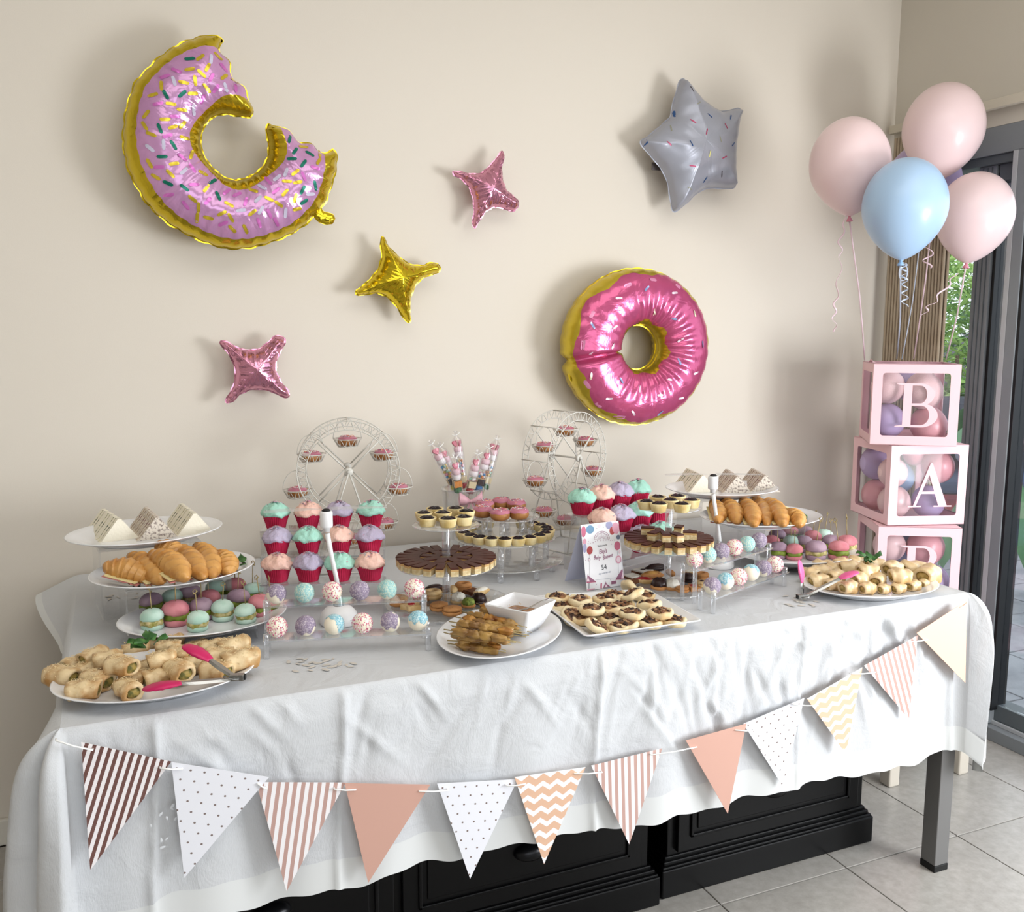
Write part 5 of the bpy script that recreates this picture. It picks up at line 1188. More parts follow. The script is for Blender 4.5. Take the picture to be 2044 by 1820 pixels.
# ------------------------------------------------------------------ round stands, tarts, slices, biscuits
def disc(t, name, r, z, x=0, y=0, th_=.0035):
    MB().lathe([(.001, z-th_), (r-.001, z-th_), (r, z-th_+.001), (r, z-.001), (r-.001, z-.0002), (.001, z-.0002)], 72, cap=False, M=T(x, y, 0)).build(name, m_acr, t)
    MB().lathe([(r, z-th_+.0002), (r+.0012, z-th_+.0008), (r+.0012, z-.001), (r, z-.0004)], 72, cap=False, M=T(x, y, 0)).build(name+'_rim', m_acrp, t)
def tier_stand(lbl, x, y, zs, rs, off=(0, 0)):
    t = thing('tier_stand', lbl, 'cake stand', (x, y, H))
    for i, (z, r) in enumerate(zip(zs, rs)): disc(t, 'tier_disc', r, z-H, *(off if i == 0 else (0, 0)))
    for a, b_ in ((zs[0]-H, zs[1]-H-.0036), (zs[1]-H, zs[2]-H-.0036)):
        MB().lathe([(.0088, a), (.0095, a+.002), (.0095, b_-.001), (.0088, b_)], 24).build('column', m_acrp, t)
    for k in range(3): a = 2*PI*k/3; MB().lathe([(.006, .0006), (.006, zs[0]-H-.0038)], 12, M=T(off[0]+(rs[0]-.02)*math.cos(a), off[1]+(rs[0]-.02)*math.sin(a), 0)).build('foot', m_acrp, t)
    return t
MX, MY, MZ = -1.255, -.735, (.762, .858, .955)
RX_, RY_, RZ_ = -.687, -.800, (.762, .868, .966)
tier_stand('clear acrylic three-tier stand left of centre with tarts and chocolate slices', MX, MY, MZ, (.150, .113, .077), (.012, .012))
tier_stand('clear acrylic three-tier stand right of centre with tarts and stacked slices', RX_, RY_, RZ_, (.106, .108, .078), (0, .0))
# chocolate slices
m_cho = mat('chocolate', '472720', .5, col2='56332a', nscale=25, bump=.08, bscale=60, spec=.2); m_car = mat('caramel', 'bf9a63', .4, bump=.15, bscale=80); m_bis = mat('biscuit_base', 'd9c9a2', .8, col2='c4ad80', nscale=90, bump=.5, bscale=150)
def slice_meshes(L_, W_, seed):
    R_ = random.Random(seed); sk = R_.uniform(-.0015, .0015)
    q = [(-L_/2, -W_/2), (L_/2, -W_/2+sk), (L_/2+sk, W_/2), (-L_/2, W_/2-sk)]
    ins = lambda k: [(x*k, y*k) for x, y in q]
    return (MB().prism(ins(.985), 0.0002, .0115).mesh('biscuit', m_bis), MB().prism(ins(1.0), .0116, .0165).mesh('caramel', m_car), MB().prism(ins(1.01), .0166, .0198).mesh('chocolate', m_cho))
sl_thin = [slice_meshes(.054, .0188, k) for k in range(3)]; sl_short = [slice_meshes(.034, .021, k+5) for k in range(3)]
def slice_(lbl, x, y, z, rz, ms, group):
    t = thing('chocolate_slice', lbl, 'slice', (x, y, z), rz, group)
    inst('biscuit_base', ms[0], t); inst('caramel_layer', ms[1], t); inst('chocolate_top', ms[2], t)
va = math.atan2(CAM[1]-MY, CAM[0]-MX)
n = 25
for i in range(n):
    a = va+.16+(2*PI-.30)*i/(n-1); R_ = .089
    slice_('chocolate slice in the outer ring, left stand, %s round from the gap' % ORD[i], MX+R_*math.cos(a), MY+R_*math.sin(a), MZ[1]+.0002, a+.06*math.sin(i*3), sl_thin[i % 3], 'slices on the left stand')
n = 8
sl_in = slice_meshes(.044, .0225, 11)
for i in range(n):
    a = va+.5+2*PI*i/n; R_ = .0375
    slice_('chocolate slice in the inner ring, left stand, %s round from the front' % ORD[i], MX+R_*math.cos(a), MY+R_*math.sin(a), MZ[1]+.0002, a, sl_in, 'slices on the left stand')
va = math.atan2(CAM[1]-RY_, CAM[0]-RX_); n = 22
for i in range(n):
    a = va+2*PI*i/n; R_ = .084
    slice_('chocolate slice in the lower ring, right stand, %s round from the front' % ORD[i], RX_+R_*math.cos(a), RY_+R_*math.sin(a), RZ_[1]+.0002, a+.05*math.sin(i*2), sl_thin[i % 3], 'slices on the right stand')
for i, (a, R_, w_) in enumerate(((-.75, .052, 'at the front left'), (-.15, .05, 'at the front centre'), (.38, .052, 'at the front right'), (1.25, .055, 'on the right'), (2.6, .05, 'at the back'), (-1.9, .055, 'at the back left'))):
    slice_('chocolate slice stacked on the others, right stand, %s' % w_, RX_+R_*math.cos(va+a), RY_+R_*math.sin(va+a), RZ_[1]+.0203, va+a+.3, sl_short[i % 3], 'slices on the right stand')
# jam tarts
m_crust = mat('tart_crust', 'e6d3a0', .6, col2='d3b878', nscale=35, bump=.15, bscale=120, sss=.1); m_jam = mat('dark_berry_jam', '12060f', .3, col2='220b1b', nscale=60, coat=.05, spec=.3, bump=.5, bscale=150)
me_shell = MB().lathe([(.001, 0), (.0155, 0), (.0168, .001), (.0205, .0165), (.0212, .0195), (.0205, .0205), (.0185, .0200), (.0172, .0175), (.001, .0165)], 40, cap=False, fn=lambda r, z, a: (r*(1+.012*math.sin(5*a)), z)).mesh('tart_shell', m_crust)
def jam(seed):
    R_ = random.Random(seed); p1, p2 = R_.uniform(0, 6), R_.uniform(0, 6); mb = MB().lathe([(.0165, .0172), (.0160, .0195), (.013, .0215), (.008, .0235), (.003, .0245), (.001, .0248)], 26, cap=False, fn=lambda r, z, a: (r*(1+.10*math.sin(3*a+p1)+.07*math.sin(7*a+p2)), z+.0012*math.sin(5*a+p2)*(r > .004)))
    return mb.mesh('berry_jam', m_jam)
me_jam = [jam(k) for k in range(5)]
TN = [0]
def tart(lbl, x, y, z, group, s=1.0):
    TN[0] += 1; t = thing('jam_tart', lbl, 'tart', (x, y, z), TN[0]*1.1, group); t.scale = (s, s, s)
    inst('tart_shell', me_shell, t); inst('berry_jam', me_jam[TN[0] % 5], t)
def tarts_from(pts, z, lbl, group, s=1.0):
    idx = sorted(range(len(pts)), key=lambda i: pts[i][0])
    for n_, i in enumerate(idx): p = at(*pts[i], z=z+.020*s); tart(lbl % left_ord(n_, len(pts)), p[0], p[1], z+.0002, group, s)
tarts_from([(846, 1023), (868, 1014), (909, 1013.5), (884, 1022.5), (931, 1019.5), (853, 1033), (894, 1034.5), (926, 1031)], MZ[2], 'jam tart on the top tier, left stand, %s', 'tarts on the left stand', 1.0)
tarts_from([(1290, 1000), (1313, 991), (1315, 1004.5), (1338, 997), (1352, 989), (1361, 1005), (1380, 997)], RZ_[2], 'jam tart on the top tier, right stand, %s', 'tarts on the right stand', 1.03)
# round many-legged stand in the middle
CXr, CYr = -.990, -.460; CZ = (.785, .846, .9035)
t = thing('ring_stand', 'clear acrylic round three-level stand in the middle holding tarts and doughnuts', 'cake stand', (CXr, CYr, H))
for z, r in zip(CZ, (.157, .137, .093)): disc(t, 'tier_disc', r, z-H)
for z0, z1, r, n_ in ((0.0006, CZ[0]-H-.0038, .13, 8), (CZ[0]-H, CZ[1]-H-.0038, .112, 8), (CZ[1]-H, CZ[2]-H-.0038, .07, 8)):
    for k in range(n_):
        a = 2*PI*k/n_+.3; mb = MB(); mb.lathe([(.0085, z0), (.0085, z1)], 16, M=T(r*math.cos(a), r*math.sin(a), 0)); mb.build('post', m_acrp, t)
va = math.atan2(CAM[1]-CYr, CAM[0]-CXr)
TA = [(i-9)*.30 for i in range(19)]
for i, a in enumerate(TA):
    w_ = ('front' if abs(a) < .1 else None) or ('%s going %s from the front' % (ORD[int(round(abs(a)/.30))-1], 'left' if a < 0 else 'right'))
    tart('jam tart on the middle ring, round stand, %s' % w_, CXr+.1165*math.cos(va+a), CYr+.1165*math.sin(va+a), CZ[1]+.0002, 'tarts on the round stand', .98)
# doughnuts
m_dou = mat('doughnut_crust', 'b07a45', .45, col2='8a5527', nscale=22, bump=.1, bscale=80); m_ice = mat('pink_icing', 'bd7489', .25, coat=.3, sss=.1); m_spk = [mat('bright_sprinkle', 'f0eef0', .4), mat('orange_sprinkle', 'e39a5c', .4), mat('dark_sprinkle', '6a5a6e', .4), mat('rose_sprinkle', 'd9587e', .4)]
def torus(R_, r, hz, a0=0, a1=2*PI, n1=32, n2=18, bul=0, fn=None):
    V = []; F = []
    for i in range(n1):
        th_ = 2*PI*i/n1
        for j in range(n2+1 if a1-a0 < 6 else n2):
            ph = a0+(a1-a0)*j/n2; k = 1 if fn is None else fn(th_, ph)
            V.append(((R_+(r+bul)*k*math.cos(ph))*math.cos(th_), (R_+(r+bul)*k*math.cos(ph))*math.sin(th_), hz+(hz+bul)*k*math.sin(ph)))
    m = n2+1 if a1-a0 < 6 else n2
    for i in range(n1):
        i2 = (i+1) % n1
        for j in range(m-1 if a1-a0 < 6 else m): F.append((i*m+j, i2*m+j, i2*m+(j+1) % m, i*m+(j+1) % m))
    return V, F
def donut_parts(R_, r, hz, seed):
    V, F = torus(R_, r, hz); body = MB().add(V, F, 0, True).mesh('dough', m_dou); rr = random.Random(seed); p = rr.uniform(0, 6)
    V, F = torus(R_, r, hz, .42, PI-.42, bul=.0011, fn=lambda th_, ph: 1+.0*ph)
    V = [(x, y, z-.0022*abs(math.sin(3*math.atan2(y, x)+p))*(z < hz*1.45)) for x, y, z in V]; ice = MB().add(V, F, 0, True).mesh('icing', m_ice)
    sp = MB()
    for _ in range(70):
        th_, ph = rr.uniform(0, 6.28), rr.gauss(PI/2, .5); q = (r+.0016); x, y, z = (R_+q*math.cos(ph))*math.cos(th_), (R_+q*math.cos(ph))*math.sin(th_), hz+(hz+.0016)*math.sin(ph)
        sp.add([(-.002, -.0004, 0), (.002, -.0004, 0), (.002, .0004, 0), (-.002, .0004, 0), (-.002, 0, .0009), (.002, 0, .0009)], [(0, 1, 5, 4), (2, 3, 4, 5), (1, 2, 5), (3, 0, 4), (3, 2, 1, 0)], rr.randrange(4), False, T(x, y, z, rz=rr.uniform(0, 3)))
    return body, ice, sp.mesh('sprinkles', m_spk)
DP = [donut_parts(.0135, .0135, .0145, k) for k in range(3)]; DM = [donut_parts(.0132, .0135, .0130, k+7) for k in range(3)]
def donut(lbl, x, y, z, ms, rz, group, tilt=0):
    t = thing('doughnut', lbl, 'doughnut', (x, y, z), rz, group, rot=(tilt, 0, rz)); inst('dough', ms[0], t); inst('icing', ms[1], t); inst('sprinkles', ms[2], t, kind='stuff')
for i, (u, v, w_) in enumerate(((964, 1020, 'front left'), (998, 1026, 'front centre'), (1036, 1024, 'front right'), (968, 1008, 'back left'), (1001, 1003, 'back centre'), (1031, 1007, 'back right'))):
    p = at(u, v, z=CZ[2]+.016); donut('pink-iced doughnut on the top of the round stand, %s' % w_, p[0], p[1], CZ[2]+.0002, DP[i % 3], i, 'doughnuts on the round stand')
# --- ferris wheels
m_wire = mat('white_wire', 'cfccc4', .4)
def ferris(lbl, hub, ang, side):
    """front hub centre, ang: direction of the wheel plane's horizontal axis"""
    t = thing('ferris_wheel', lbl, 'cake stand', (hub[0], hub[1], H), ang); hz = hub[2]-H; D = .098; Ro, Ri = .137, .113; w_ = .0016
    for y in (0, D):
        rm = MB(); rm.tube([(Ro*math.cos(a), y, hz+Ro*math.sin(a)) for a in np.linspace(0, 2*PI, 73)[:-1]], w_, 6, closed=True); rm.build('outer_rim', m_wire, t)
        rm = MB(); rm.tube([(Ri*math.cos(a), y, hz+Ri*math.sin(a)) for a in np.linspace(0, 2*PI, 61)[:-1]], w_*.9, 6, closed=True); rm.build('inner_rim', m_wire, t)
        zz = []
        for k in range(240): a = 2*PI*k/240; r = (Ro+Ri)/2+(Ro-Ri)/2*math.sin(a*30); zz.append((r*math.cos(a), y, hz+r*math.sin(a)))
        MB().tube(zz, w_*.75, 5, closed=True).build('zigzag_wire', m_wire, t)
        for k in range(4): a = PI/4+PI/2*k; MB().tube([(.012*math.cos(a), y, hz+.012*math.sin(a)), (Ri*math.cos(a), y, hz+Ri*math.sin(a))], w_*1.35, 6).build('spoke', m_wire, t)
        s = -1 if y == 0 else 1; yo = y+s*.012
        MB().lathe([(.001, -.005), (.010, -.005), (.0115, -.002), (.0115, .002), (.010, .005), (.001, .005)], 20, cap=False, M=T(0, y+s*.003, hz, rx=PI/2)).build('hub', m_wire, t)
        MB().lathe([(.001, -.003), (.005, -.003), (.005, .003), (.001, .003)], 14, cap=False, M=T(0, y+s*.011, hz, rx=PI/2)).build('bolt', m_wire, t)
        for sx in (-1, 1): MB().tube([(0, yo, hz), (sx*.02, yo, hz-.06), (sx*.085, yo+s*.022, .0028)], w_*1.4, 6).build('leg', m_wire, t)
        MB().tube([(-.085, yo+s*.022, .0026), (.085, yo+s*.022, .0026)], w_*1.2, 6).build('foot_bar', m_wire, t)
    for sx in (-1, 1): MB().tube([(sx*.085, -.034, .0026), (sx*.085, D+.034, .0026)], w_*1.2, 6).build('foot_bar', m_wire, t)
    MB().tube([(0, -.01, hz), (0, D+.01, hz)], .003, 8).build('axle', m_wire, t)
    pos = ['at the top', 'at the upper left', 'on the left', 'at the lower left', 'at the bottom', 'at the lower right', 'on the right', 'at the upper right']
    for k in range(8):
        a = PI/2+PI/4*k; X, Z = Ro*math.cos(a), hz+Ro*math.sin(a)
        MB().tube([(X, -.004, Z), (X, D+.004, Z)], w_*1.1, 6).build('cross_bar', m_wire, t)
        yc = D/2; b_ = MB(); zt = Z-.053; hr, lr_, hh = .038, .026, .021
        for yy in (0,):
            b_.tube([(X+hr*math.cos(q), yc+hr*math.sin(q), zt) for q in np.linspace(0, 2*PI, 31)[:-1]], w_*.85, 5, closed=True)
            b_.tube([(X+lr_*math.cos(q), yc+lr_*math.sin(q), zt-hh) for q in np.linspace(0, 2*PI, 25)[:-1]], w_*.8, 5, closed=True)
        P_ = []
        for m in range(110):
            q = 2*PI*m/110; s_ = .5+.5*math.sin(q*11); r = lr_+(hr-lr_)*s_; P_.append((X+r*math.cos(q), yc+r*math.sin(q), zt-hh+hh*s_))
        b_.tube(P_, w_*.65, 4, closed=True)
        b_.tube([(X-lr_, yc, zt-hh), (X+lr_, yc, zt-hh)], w_*.7, 4); b_.tube([(X, yc-lr_, zt-hh), (X, yc+lr_, zt-hh)], w_*.7, 4)
        bk = b_.build('basket', m_wire, t)
        MB().tube([(X, yc+hr*math.cos(q), zt+.052*math.sin(q)) for q in np.linspace(0, PI, 17)] if False else [(X+hr*math.cos(q), yc, zt+.053*math.sin(q)) for q in np.linspace(0, PI, 19)], w_*.85, 5).build('hanger', m_wire, bk)
        c, s = math.cos(ang), math.sin(ang); wx, wy = hub[0]+c*X-s*yc, hub[1]+s*X+c*yc
        donut('small pink doughnut in the basket %s, %s ferris wheel' % (pos[k], side), wx, wy, H+zt-hh+.0014, DM[k % 3], k*1.3, 'doughnuts in the %s ferris wheel' % side)
ferris('white wire ferris wheel stand behind the left cupcakes', (-1.379, -.300, 1.023), -.20, 'left')
ferris('white wire ferris wheel stand seen at an angle right of centre', (-.686, -.300, 1.024), .42, 'right')
# --- candy skewers in a clear cup
cx, cy = -1.022, -.215
t = thing('clear_cup', 'clear plastic cup with a pink bow between the ferris wheels', 'cup', (cx, cy, H))
MB().lathe([(.001, .0008), (.043, .0008), (.045, .003), (.0615, .188), (.0635, .190), (.0635, .193), (.0605, .192), (.0435, .006), (.001, .004)], 48, cap=False).build('cup_wall', m_acr, t)
MB().lathe([(.0612, .187), (.0638, .188), (.0638, .1935), (.0608, .1935)], 48, cap=False).build('rim', m_acrp, t)
m_bow = mat('pink_satin', 'f0bccb', .28, spec=.6); va = math.atan2(CAM[1]-cy, CAM[0]-cx)+.38
bw = MB(); Mb_ = T(.059*math.cos(va), .059*math.sin(va), .163, rz=va+PI/2, s=.82)
for s in (-1, 1):
    V = []; F = []; n = 12
    for i in range(n+1):
        q = i/n; x = s*(.003+.040*q); hgt = .006+.020*q**.8; b_ = -.010*math.sin(PI*q)-.003
        V += [(x, b_-.004, hgt*.9+.012*q), (x, b_-.010, .004*q), (x, b_-.004, -hgt*.75+.006*q), (x, b_+.006, .004*q)]
    for i in range(n):
        for j in range(4): F.append((4*i+j, 4*i+(j+1) % 4, 4*i+4+(j+1) % 4, 4*i+4+j))
    F.append((0, 1, 2, 3)); F.append((4*n+3, 4*n+2, 4*n+1, 4*n))
    bw.add(V, F, 0, True, Mb_)
    V = []; F = []
    for i in range(9): q = i/8; x = s*(.002+.026*q); V += [(x-.010*(.4+.6*q), -.006-.004*math.sin(q*5), -.060*q), (x+.010*(.4+.6*q), -.006+.003*math.sin(q*4), -.062*q-.004*q)]
    for i in range(8): F.append((2*i, 2*i+1, 2*i+3, 2*i+2))
    bw.add(V, F, 0, True, Mb_)
bw.ell((0, -.008, 0), .006, .005, .007, 12, 8, M=Mb_); bw.build('bow', m_bow, t)
m_msh = mat('white_marshmallow', 'f2ecec', .8, sss=.2); m_mp = mat('pink_marshmallow', 'ecccd4', .8, sss=.2); m_hrt = mat('pink_sugar_heart', 'd27b8d', .7, bump=.3, bscale=300); m_stk = mat('candy_stick', 'd8cbb0', .5)
CB = [mat('bead_'+n_, c, .3) for n_, c in (('blue', '4a8fc4'), ('white', 'f0ecec'), ('yellow', 'd9b84f'), ('pink', 'e59ab0'), ('mint', '9dc8ae'), ('orange', 'd98b4a'))]; m_lic = [mat('licorice_dark', '2a2022', .5), mat('licorice_light', 'e8d9b0', .5), mat('licorice_pink', 'c9668c', .5), mat('licorice_orange', 'd98a2a', .5)]
GD = {'yellow': mat('gum_yellow', 'd6cc2c', .5, bump=.2, bscale=300), 'green': mat('gum_green', '2f6e40', .5, bump=.2, bscale=300), 'red': mat('gum_red', 'b0202c', .5, bump=.2, bscale=300), 'blue': mat('gum_blue', '2f74b0', .5, bump=.2, bscale=300)}
m_bag = clearmat('cello_bag', (.97, .97, .98), edge=.35, gloss=.07, film=.03)
CS = [((868, 897), (908, 972), 'yellow', 'leaning far left', 1), ((912, 880), (925, 970), 'red', 'tallest, left of the middle', 2), ((909, 925), (914, 978), 'green', 'shortest, left of the middle', 1), ((951, 918), (938, 980), 'red', 'in the front middle', 1), ((973, 905), (955, 975), 'blue', 'leaning right at the front', 1), ((989, 888), (968, 972), 'green', 'leaning far right at the back', 2), ((884, 902), (915, 975), 'yellow', 'at the back left', 1)]
for k, (top, bot, gd, w_, hn) in enumerate(CS):
    yb = cy+(-.02, .03, -.045, -.045, -.035, .02, .02)[k]
    B_ = Vector(at(*bot, y=yb)); A_ = Vector(at(*top, y=yb+(-.015 if k in (2, 3, 4) else .012))); d_ = (A_-B_).normalized(); L_ = (A_-B_).length
    t = thing('candy_skewer', 'bagged candy skewer %s in the clear cup' % w_, 'sweets', tuple(B_)); t.rotation_euler = Vector((0, 0, 1)).rotation_difference(d_).to_euler()
    low = (B_.z-H-.008)/max(d_.z, .5); MB().tube([(0, 0, -low*.92), (0, 0, L_+.01)], .0013, 6).build('stick', m_stk, t)
    MB().lathe([(.001, -.006), (.010, -.006), (.0125, -.003), (.0115, .004), (.009, .009), (.001, .010)], 18, cap=False).build('gumdrop', GD[gd], t)
    lc = MB(); s = .011
    for j in range(4): lc.box(-s, s, -s+.0055*j, -s+.0055*(j+1)-.0003, .012, .030, (0, 1, 2 if k % 2 else 3, 1)[(j+k) % 4])
    lc.build('licorice_square', m_lic, t)
    rr = random.Random(k); z0, z1 = .033, L_-.052
    nb = 0
    for rg in range(max(1, int((z1-z0)/.008))):
        for j in range(4):
            a = j*PI/2+rg*.8; b_ = MB().ell((.0065*math.cos(a), .0065*math.sin(a), z0+.004+rg*.008), .0044, .0044, .0040, 10, 6); b_.build('candy_bead', rr.choice(CB), t)
    z = z1+.004
    for j, m in enumerate((m_msh, m_mp)):
        MB().lathe([(.001, z), (.0105, z), (.0125, z+.002), (.0128, z+.008), (.0125, z+.0135), (.0105, z+.0155), (.001, z+.0155)], 20, cap=False).build('marshmallow', m, t); z += .0162
    for hh in range(hn):
        hp = [(.0115*math.sin(q)**3*1.0, (.0095*math.cos(q)-.0036*math.cos(2*q)-.0014*math.cos(3*q)-.0006*math.cos(4*q))) for q in np.linspace(0, 2*PI, 25)[:-1]]
        MB().prism(hp[::-1], -.003, .003, M=T(.006*(hh*2-hn+1), 0, z+.009, rz=.4+hh*1.1, rx=PI/2)).build('sugar_heart', m_hrt, t)
    MB().lathe([(.0145, -.008), (.0152, .02), (.0155, L_-.02), (.0145, L_+.004), (.004, L_+.016), (.0035, L_+.018), (.008, L_+.030)], 16, cap=False, fn=lambda r, z, a: (r*(1+.07*math.sin(5*a+z*90)), z)).build('cello_bag', m_bag, t)
    MB().tube([(-.012, 0, L_+.020), (-.003, .002, L_+.017), (.003, -.002, L_+.018), (.013, 0, L_+.024)], .0011, 5).build('bag_tie', m_rib, t)
# --- biscuits on the lower tiers
m_bk = {'tan': mat('tan_biscuit', 'c08a55', .75, col2='a8713c', nscale=40, bump=.2, bscale=120), 'brown': mat('brown_biscuit', '6b4028', .7, col2='7d4f33', nscale=40, bump=.2, bscale=120), 'pale': mat('pale_biscuit', 'dcbf8e', .75, col2='c9a46c', nscale=40, bump=.2, bscale=120), 'choc': mat('choc_coating', '2a1614', .35, bump=.25, bscale=110), 'red': mat('red_jam', 'a01c22', .15, coat=.4), 'white': mat('white_icing_crumb', 'e9e6dc', .7, bump=.6, bscale=180), 'green': mat('pistachio_crumb', '8a9a44', .7, col2='5f7030', nscale=120, bump=.6, bscale=200), 'nut': mat('almond_flakes', 'c9974e', .6, col2='8a5a2a', nscale=60, bump=.5, bscale=120)}
def biscuit(lbl, u, v, z, kind, col, s, rz, group, top=None, tilt=0.0, dz=0.0):
    p = at(u, v, z=z+dz+.004); t = thing('biscuit', lbl, 'biscuit', (p[0], p[1], z+dz+.0003), rz, group, rot=(tilt, 0, rz)); t.scale = (s, s, s); m = m_bk[col]
    if kind == 'round':
        MB().lathe([(.001, 0), (.0185, 0), (.020, .002), (.020, .005), (.0185, .0068), (.001, .007)], 32, cap=False, fn=lambda r, z_, a: (r*(1+.05*math.cos(9*a)), z_)).build('biscuit_base', m, t)
        MB().lathe([(.001, .0072), (.0165, .0072), (.0185, .0085), (.018, .0125), (.016, .0138), (.001, .0138)], 32, cap=False, fn=lambda r, z_, a: (r*(1+.05*math.cos(9*a)), z_)).build('biscuit_lid', m, t)
        if top: MB().ell((0, 0, .0138), .0065, .0065, .003, 14, 7).build('filling_dot', m_bk[top], t)
    elif kind == 'ring':
        V, F = torus(.0125, .0072, .0060, n1=30, n2=12, fn=lambda a, b_: 1+.05*math.cos(8*a)); MB().add(V, F, 0, True).build('biscuit_ring', m, t)
        V, F = torus(.0125, .0068, .0055, n1=30, n2=12); MB().add(V, F, 0, True, T(0, 0, .0085)).build('biscuit_ring', m, t)
        if top: MB().ell((0, 0, .010), .0075, .0075, .006, 14, 7).build('jam_centre', m_bk[top], t)
    elif kind == 'finger':
        V, F = [], []
        MB().ell((0, 0, .0085), .030, .0125, .0088, 22, 12, fn=lambda th_, a: 1+.03*math.sin(9*a)).build('biscuit_base', m, t)
        if top: MB().ell((0, 0, .0115), .024, .0105, .0085, 20, 10, fn=lambda th_, a: 1+.05*math.sin(11*a+3*th_)).build('topping', m_bk[top], t)
    elif kind == 'dome':
        MB().lathe([(.001, 0), (.017, 0), (.018, .003), (.017, .006), (.001, .006)], 28, cap=False).build('biscuit_base', m, t)
        R_ = random.Random(int(u)); mb = MB()
        mb.ell((0, 0, .010), .016, .016, .012, 20, 12, fn=lambda th_, a: 1+.06*math.sin(7*a+5*th_)+.05*math.sin(13*a)); mb.build('topping', m_bk[top or 'white'], t)
    elif kind == 'square':
        MB().prism([(x*(1+.04*(-1)**i), y*(1+.04*(-1)**i)) for i, (x, y) in enumerate([(.02*math.cos(q)*(1.0/max(abs(math.cos(q)), abs(math.sin(q)))), .02*math.sin(q)*(1.0/max(abs(math.cos(q)), abs(math.sin(q))))) for q in np.linspace(0, 2*PI, 49)[:-1]])], 0, .006).build('biscuit_base', m_bk['brown'], t)
        MB().prism([(-.019, -.019), (.019, -.019), (.019, .019), (-.019, .019)], .0062, .0095).build('icing', m_bk['white'] if col == 'white' else m, t)
        if top: MB().ell((0, 0, .0095), .007, .007, .0022, 14, 6).build('filling_dot', m_bk[top], t)
    elif kind == 'star':
        MB().prism([((.022 if i % 2 == 0 else .0135)*math.cos(i*PI/5), (.022 if i % 2 == 0 else .0135)*math.sin(i*PI/5)) for i in range(10)], 0, .010).build('biscuit_base', m, t)
        if top: MB().ell((0, 0, .010), .008, .008, .004, 14, 7).build('jam_centre', m_bk[top], t)
ML = 'biscuits under the left three-tier stand'; MR_ = 'biscuits under the right three-tier stand'; z1_ = MZ[0]
for a in [(796, 1205, 'ring', 'tan', 1.15, 0, 'brown fluted ring biscuit at the far left under the left tier stand', None), (821, 1212, 'star', 'pale', 1.15, .4, 'flower biscuit with a red jam centre under the left tier stand', 'red'), (842, 1195, 'round', 'tan', 1.0, 0, 'round tan biscuit sandwich behind the red jam flower biscuit', None), (864, 1192, 'ring', 'pale', 1.15, 0, 'pale ring biscuit left of the stand column', None), (866, 1179, 'finger', 'choc', 1.0, .2, 'ribbed dark chocolate finger behind the column of the left stand', 'choc'),
          (877, 1213, 'round', 'tan', 1.1, 0, 'round tan biscuit sandwich at the front under the left stand', None), (903, 1222, 'round', 'tan', 1.15, .5, 'frontmost round tan biscuit with a slot, under the left stand', None), (915, 1199, 'dome', 'pale', 1.1, 0, 'biscuit heaped with white crumbs under the left stand', 'white'), (935, 1207, 'dome', 'tan', .95, 0, 'biscuit tipped with green pistachio under the left stand', 'green'), (956, 1200, 'dome', 'choc', 1.1, 0, 'dark chocolate crumb biscuit at the right under the left stand', 'choc'),
          (961, 1184, 'finger', 'pale', .95, .5, 'pale finger biscuit with white icing at the right under the left stand', 'white'), (905, 1179, 'finger', 'pale', .9, 1.2, 'shell biscuit right behind the column of the left stand', None), (925, 1176, 'ring', 'tan', 1.1, 0, 'brown heart-like ring biscuit at the back under the left stand', None), (944, 1181, 'square', 'brown', .9, .4, 'flat brown biscuit at the back right under the left stand', None), (886, 1177, 'round', 'brown', .9, 0, 'small brown biscuit at the very back under the left stand', None), (897, 1194, 'round', 'pale', .8, 0, 'small pale biscuit beside the column of the left stand', None)]:
    u, v, k, c, s, rz, lb, tp = a; biscuit(lb, u, v, z1_, k, c, s, rz, ML, tp)
z1_ = RZ_[0]
for a in [(1262, 1151, 'square', 'white', .9, .2, 'white-iced biscuit just right of the card', None), (1265, 1163, 'finger', 'brown', .8, .2, 'dark brown biscuit beside the corner of the card', None), (1283, 1141, 'square', 'white', 1.05, .3, 'white square biscuit with a dark jam dot under the right stand', 'choc'), (1309, 1138, 'finger', 'choc', 1.1, -.1, 'dark chocolate finger at the back under the right stand', 'choc'), (1302, 1152, 'finger', 'tan', 1.05, -.3, 'almond-topped finger biscuit under the right stand', 'nut'), (1286, 1162, 'finger', 'pale', .9, -.7, 'pale oval biscuit with a red jam window under the right stand', 'red'),
          (1316, 1171, 'dome', 'tan', 1.25, 0, 'biscuit covered in dark chocolate crumbs at the front under the right stand', 'choc'), (1342, 1172, 'dome', 'tan', 1.15, 0, 'biscuit with white and green crumbs at the front under the right stand', 'white'), (1362, 1177, 'round', 'tan', .85, 0, 'small tan biscuit behind the acrylic post under the right stand', None), (1383, 1174, 'star', 'tan', 1.05, .2, 'star biscuit with red jam under the right stand', 'red'), (1373, 1157, 'dome', 'choc', 1.0, 0, 'dark chocolate biscuit right of the column of the right stand', 'choc'), (1378, 1146, 'finger', 'pale', .85, -.6, 'white-iced finger biscuit at the back right under the right stand', 'white'),
          (1401, 1153, 'ring', 'tan', .95, 0, 'tan ring biscuit at the far right under the right stand', None), (1401, 1166, 'round', 'pale', .9, 0, 'pale biscuit with dark centre at the far right under the right stand', 'choc'), (1338, 1146, 'finger', 'tan', .9, 1.3, 'brown finger biscuit beside the column of the right stand', None)]:
    u, v, k, c, s, rz, lb, tp = a; biscuit(lb, u, v, z1_, k, c, s, rz, MR_, tp)
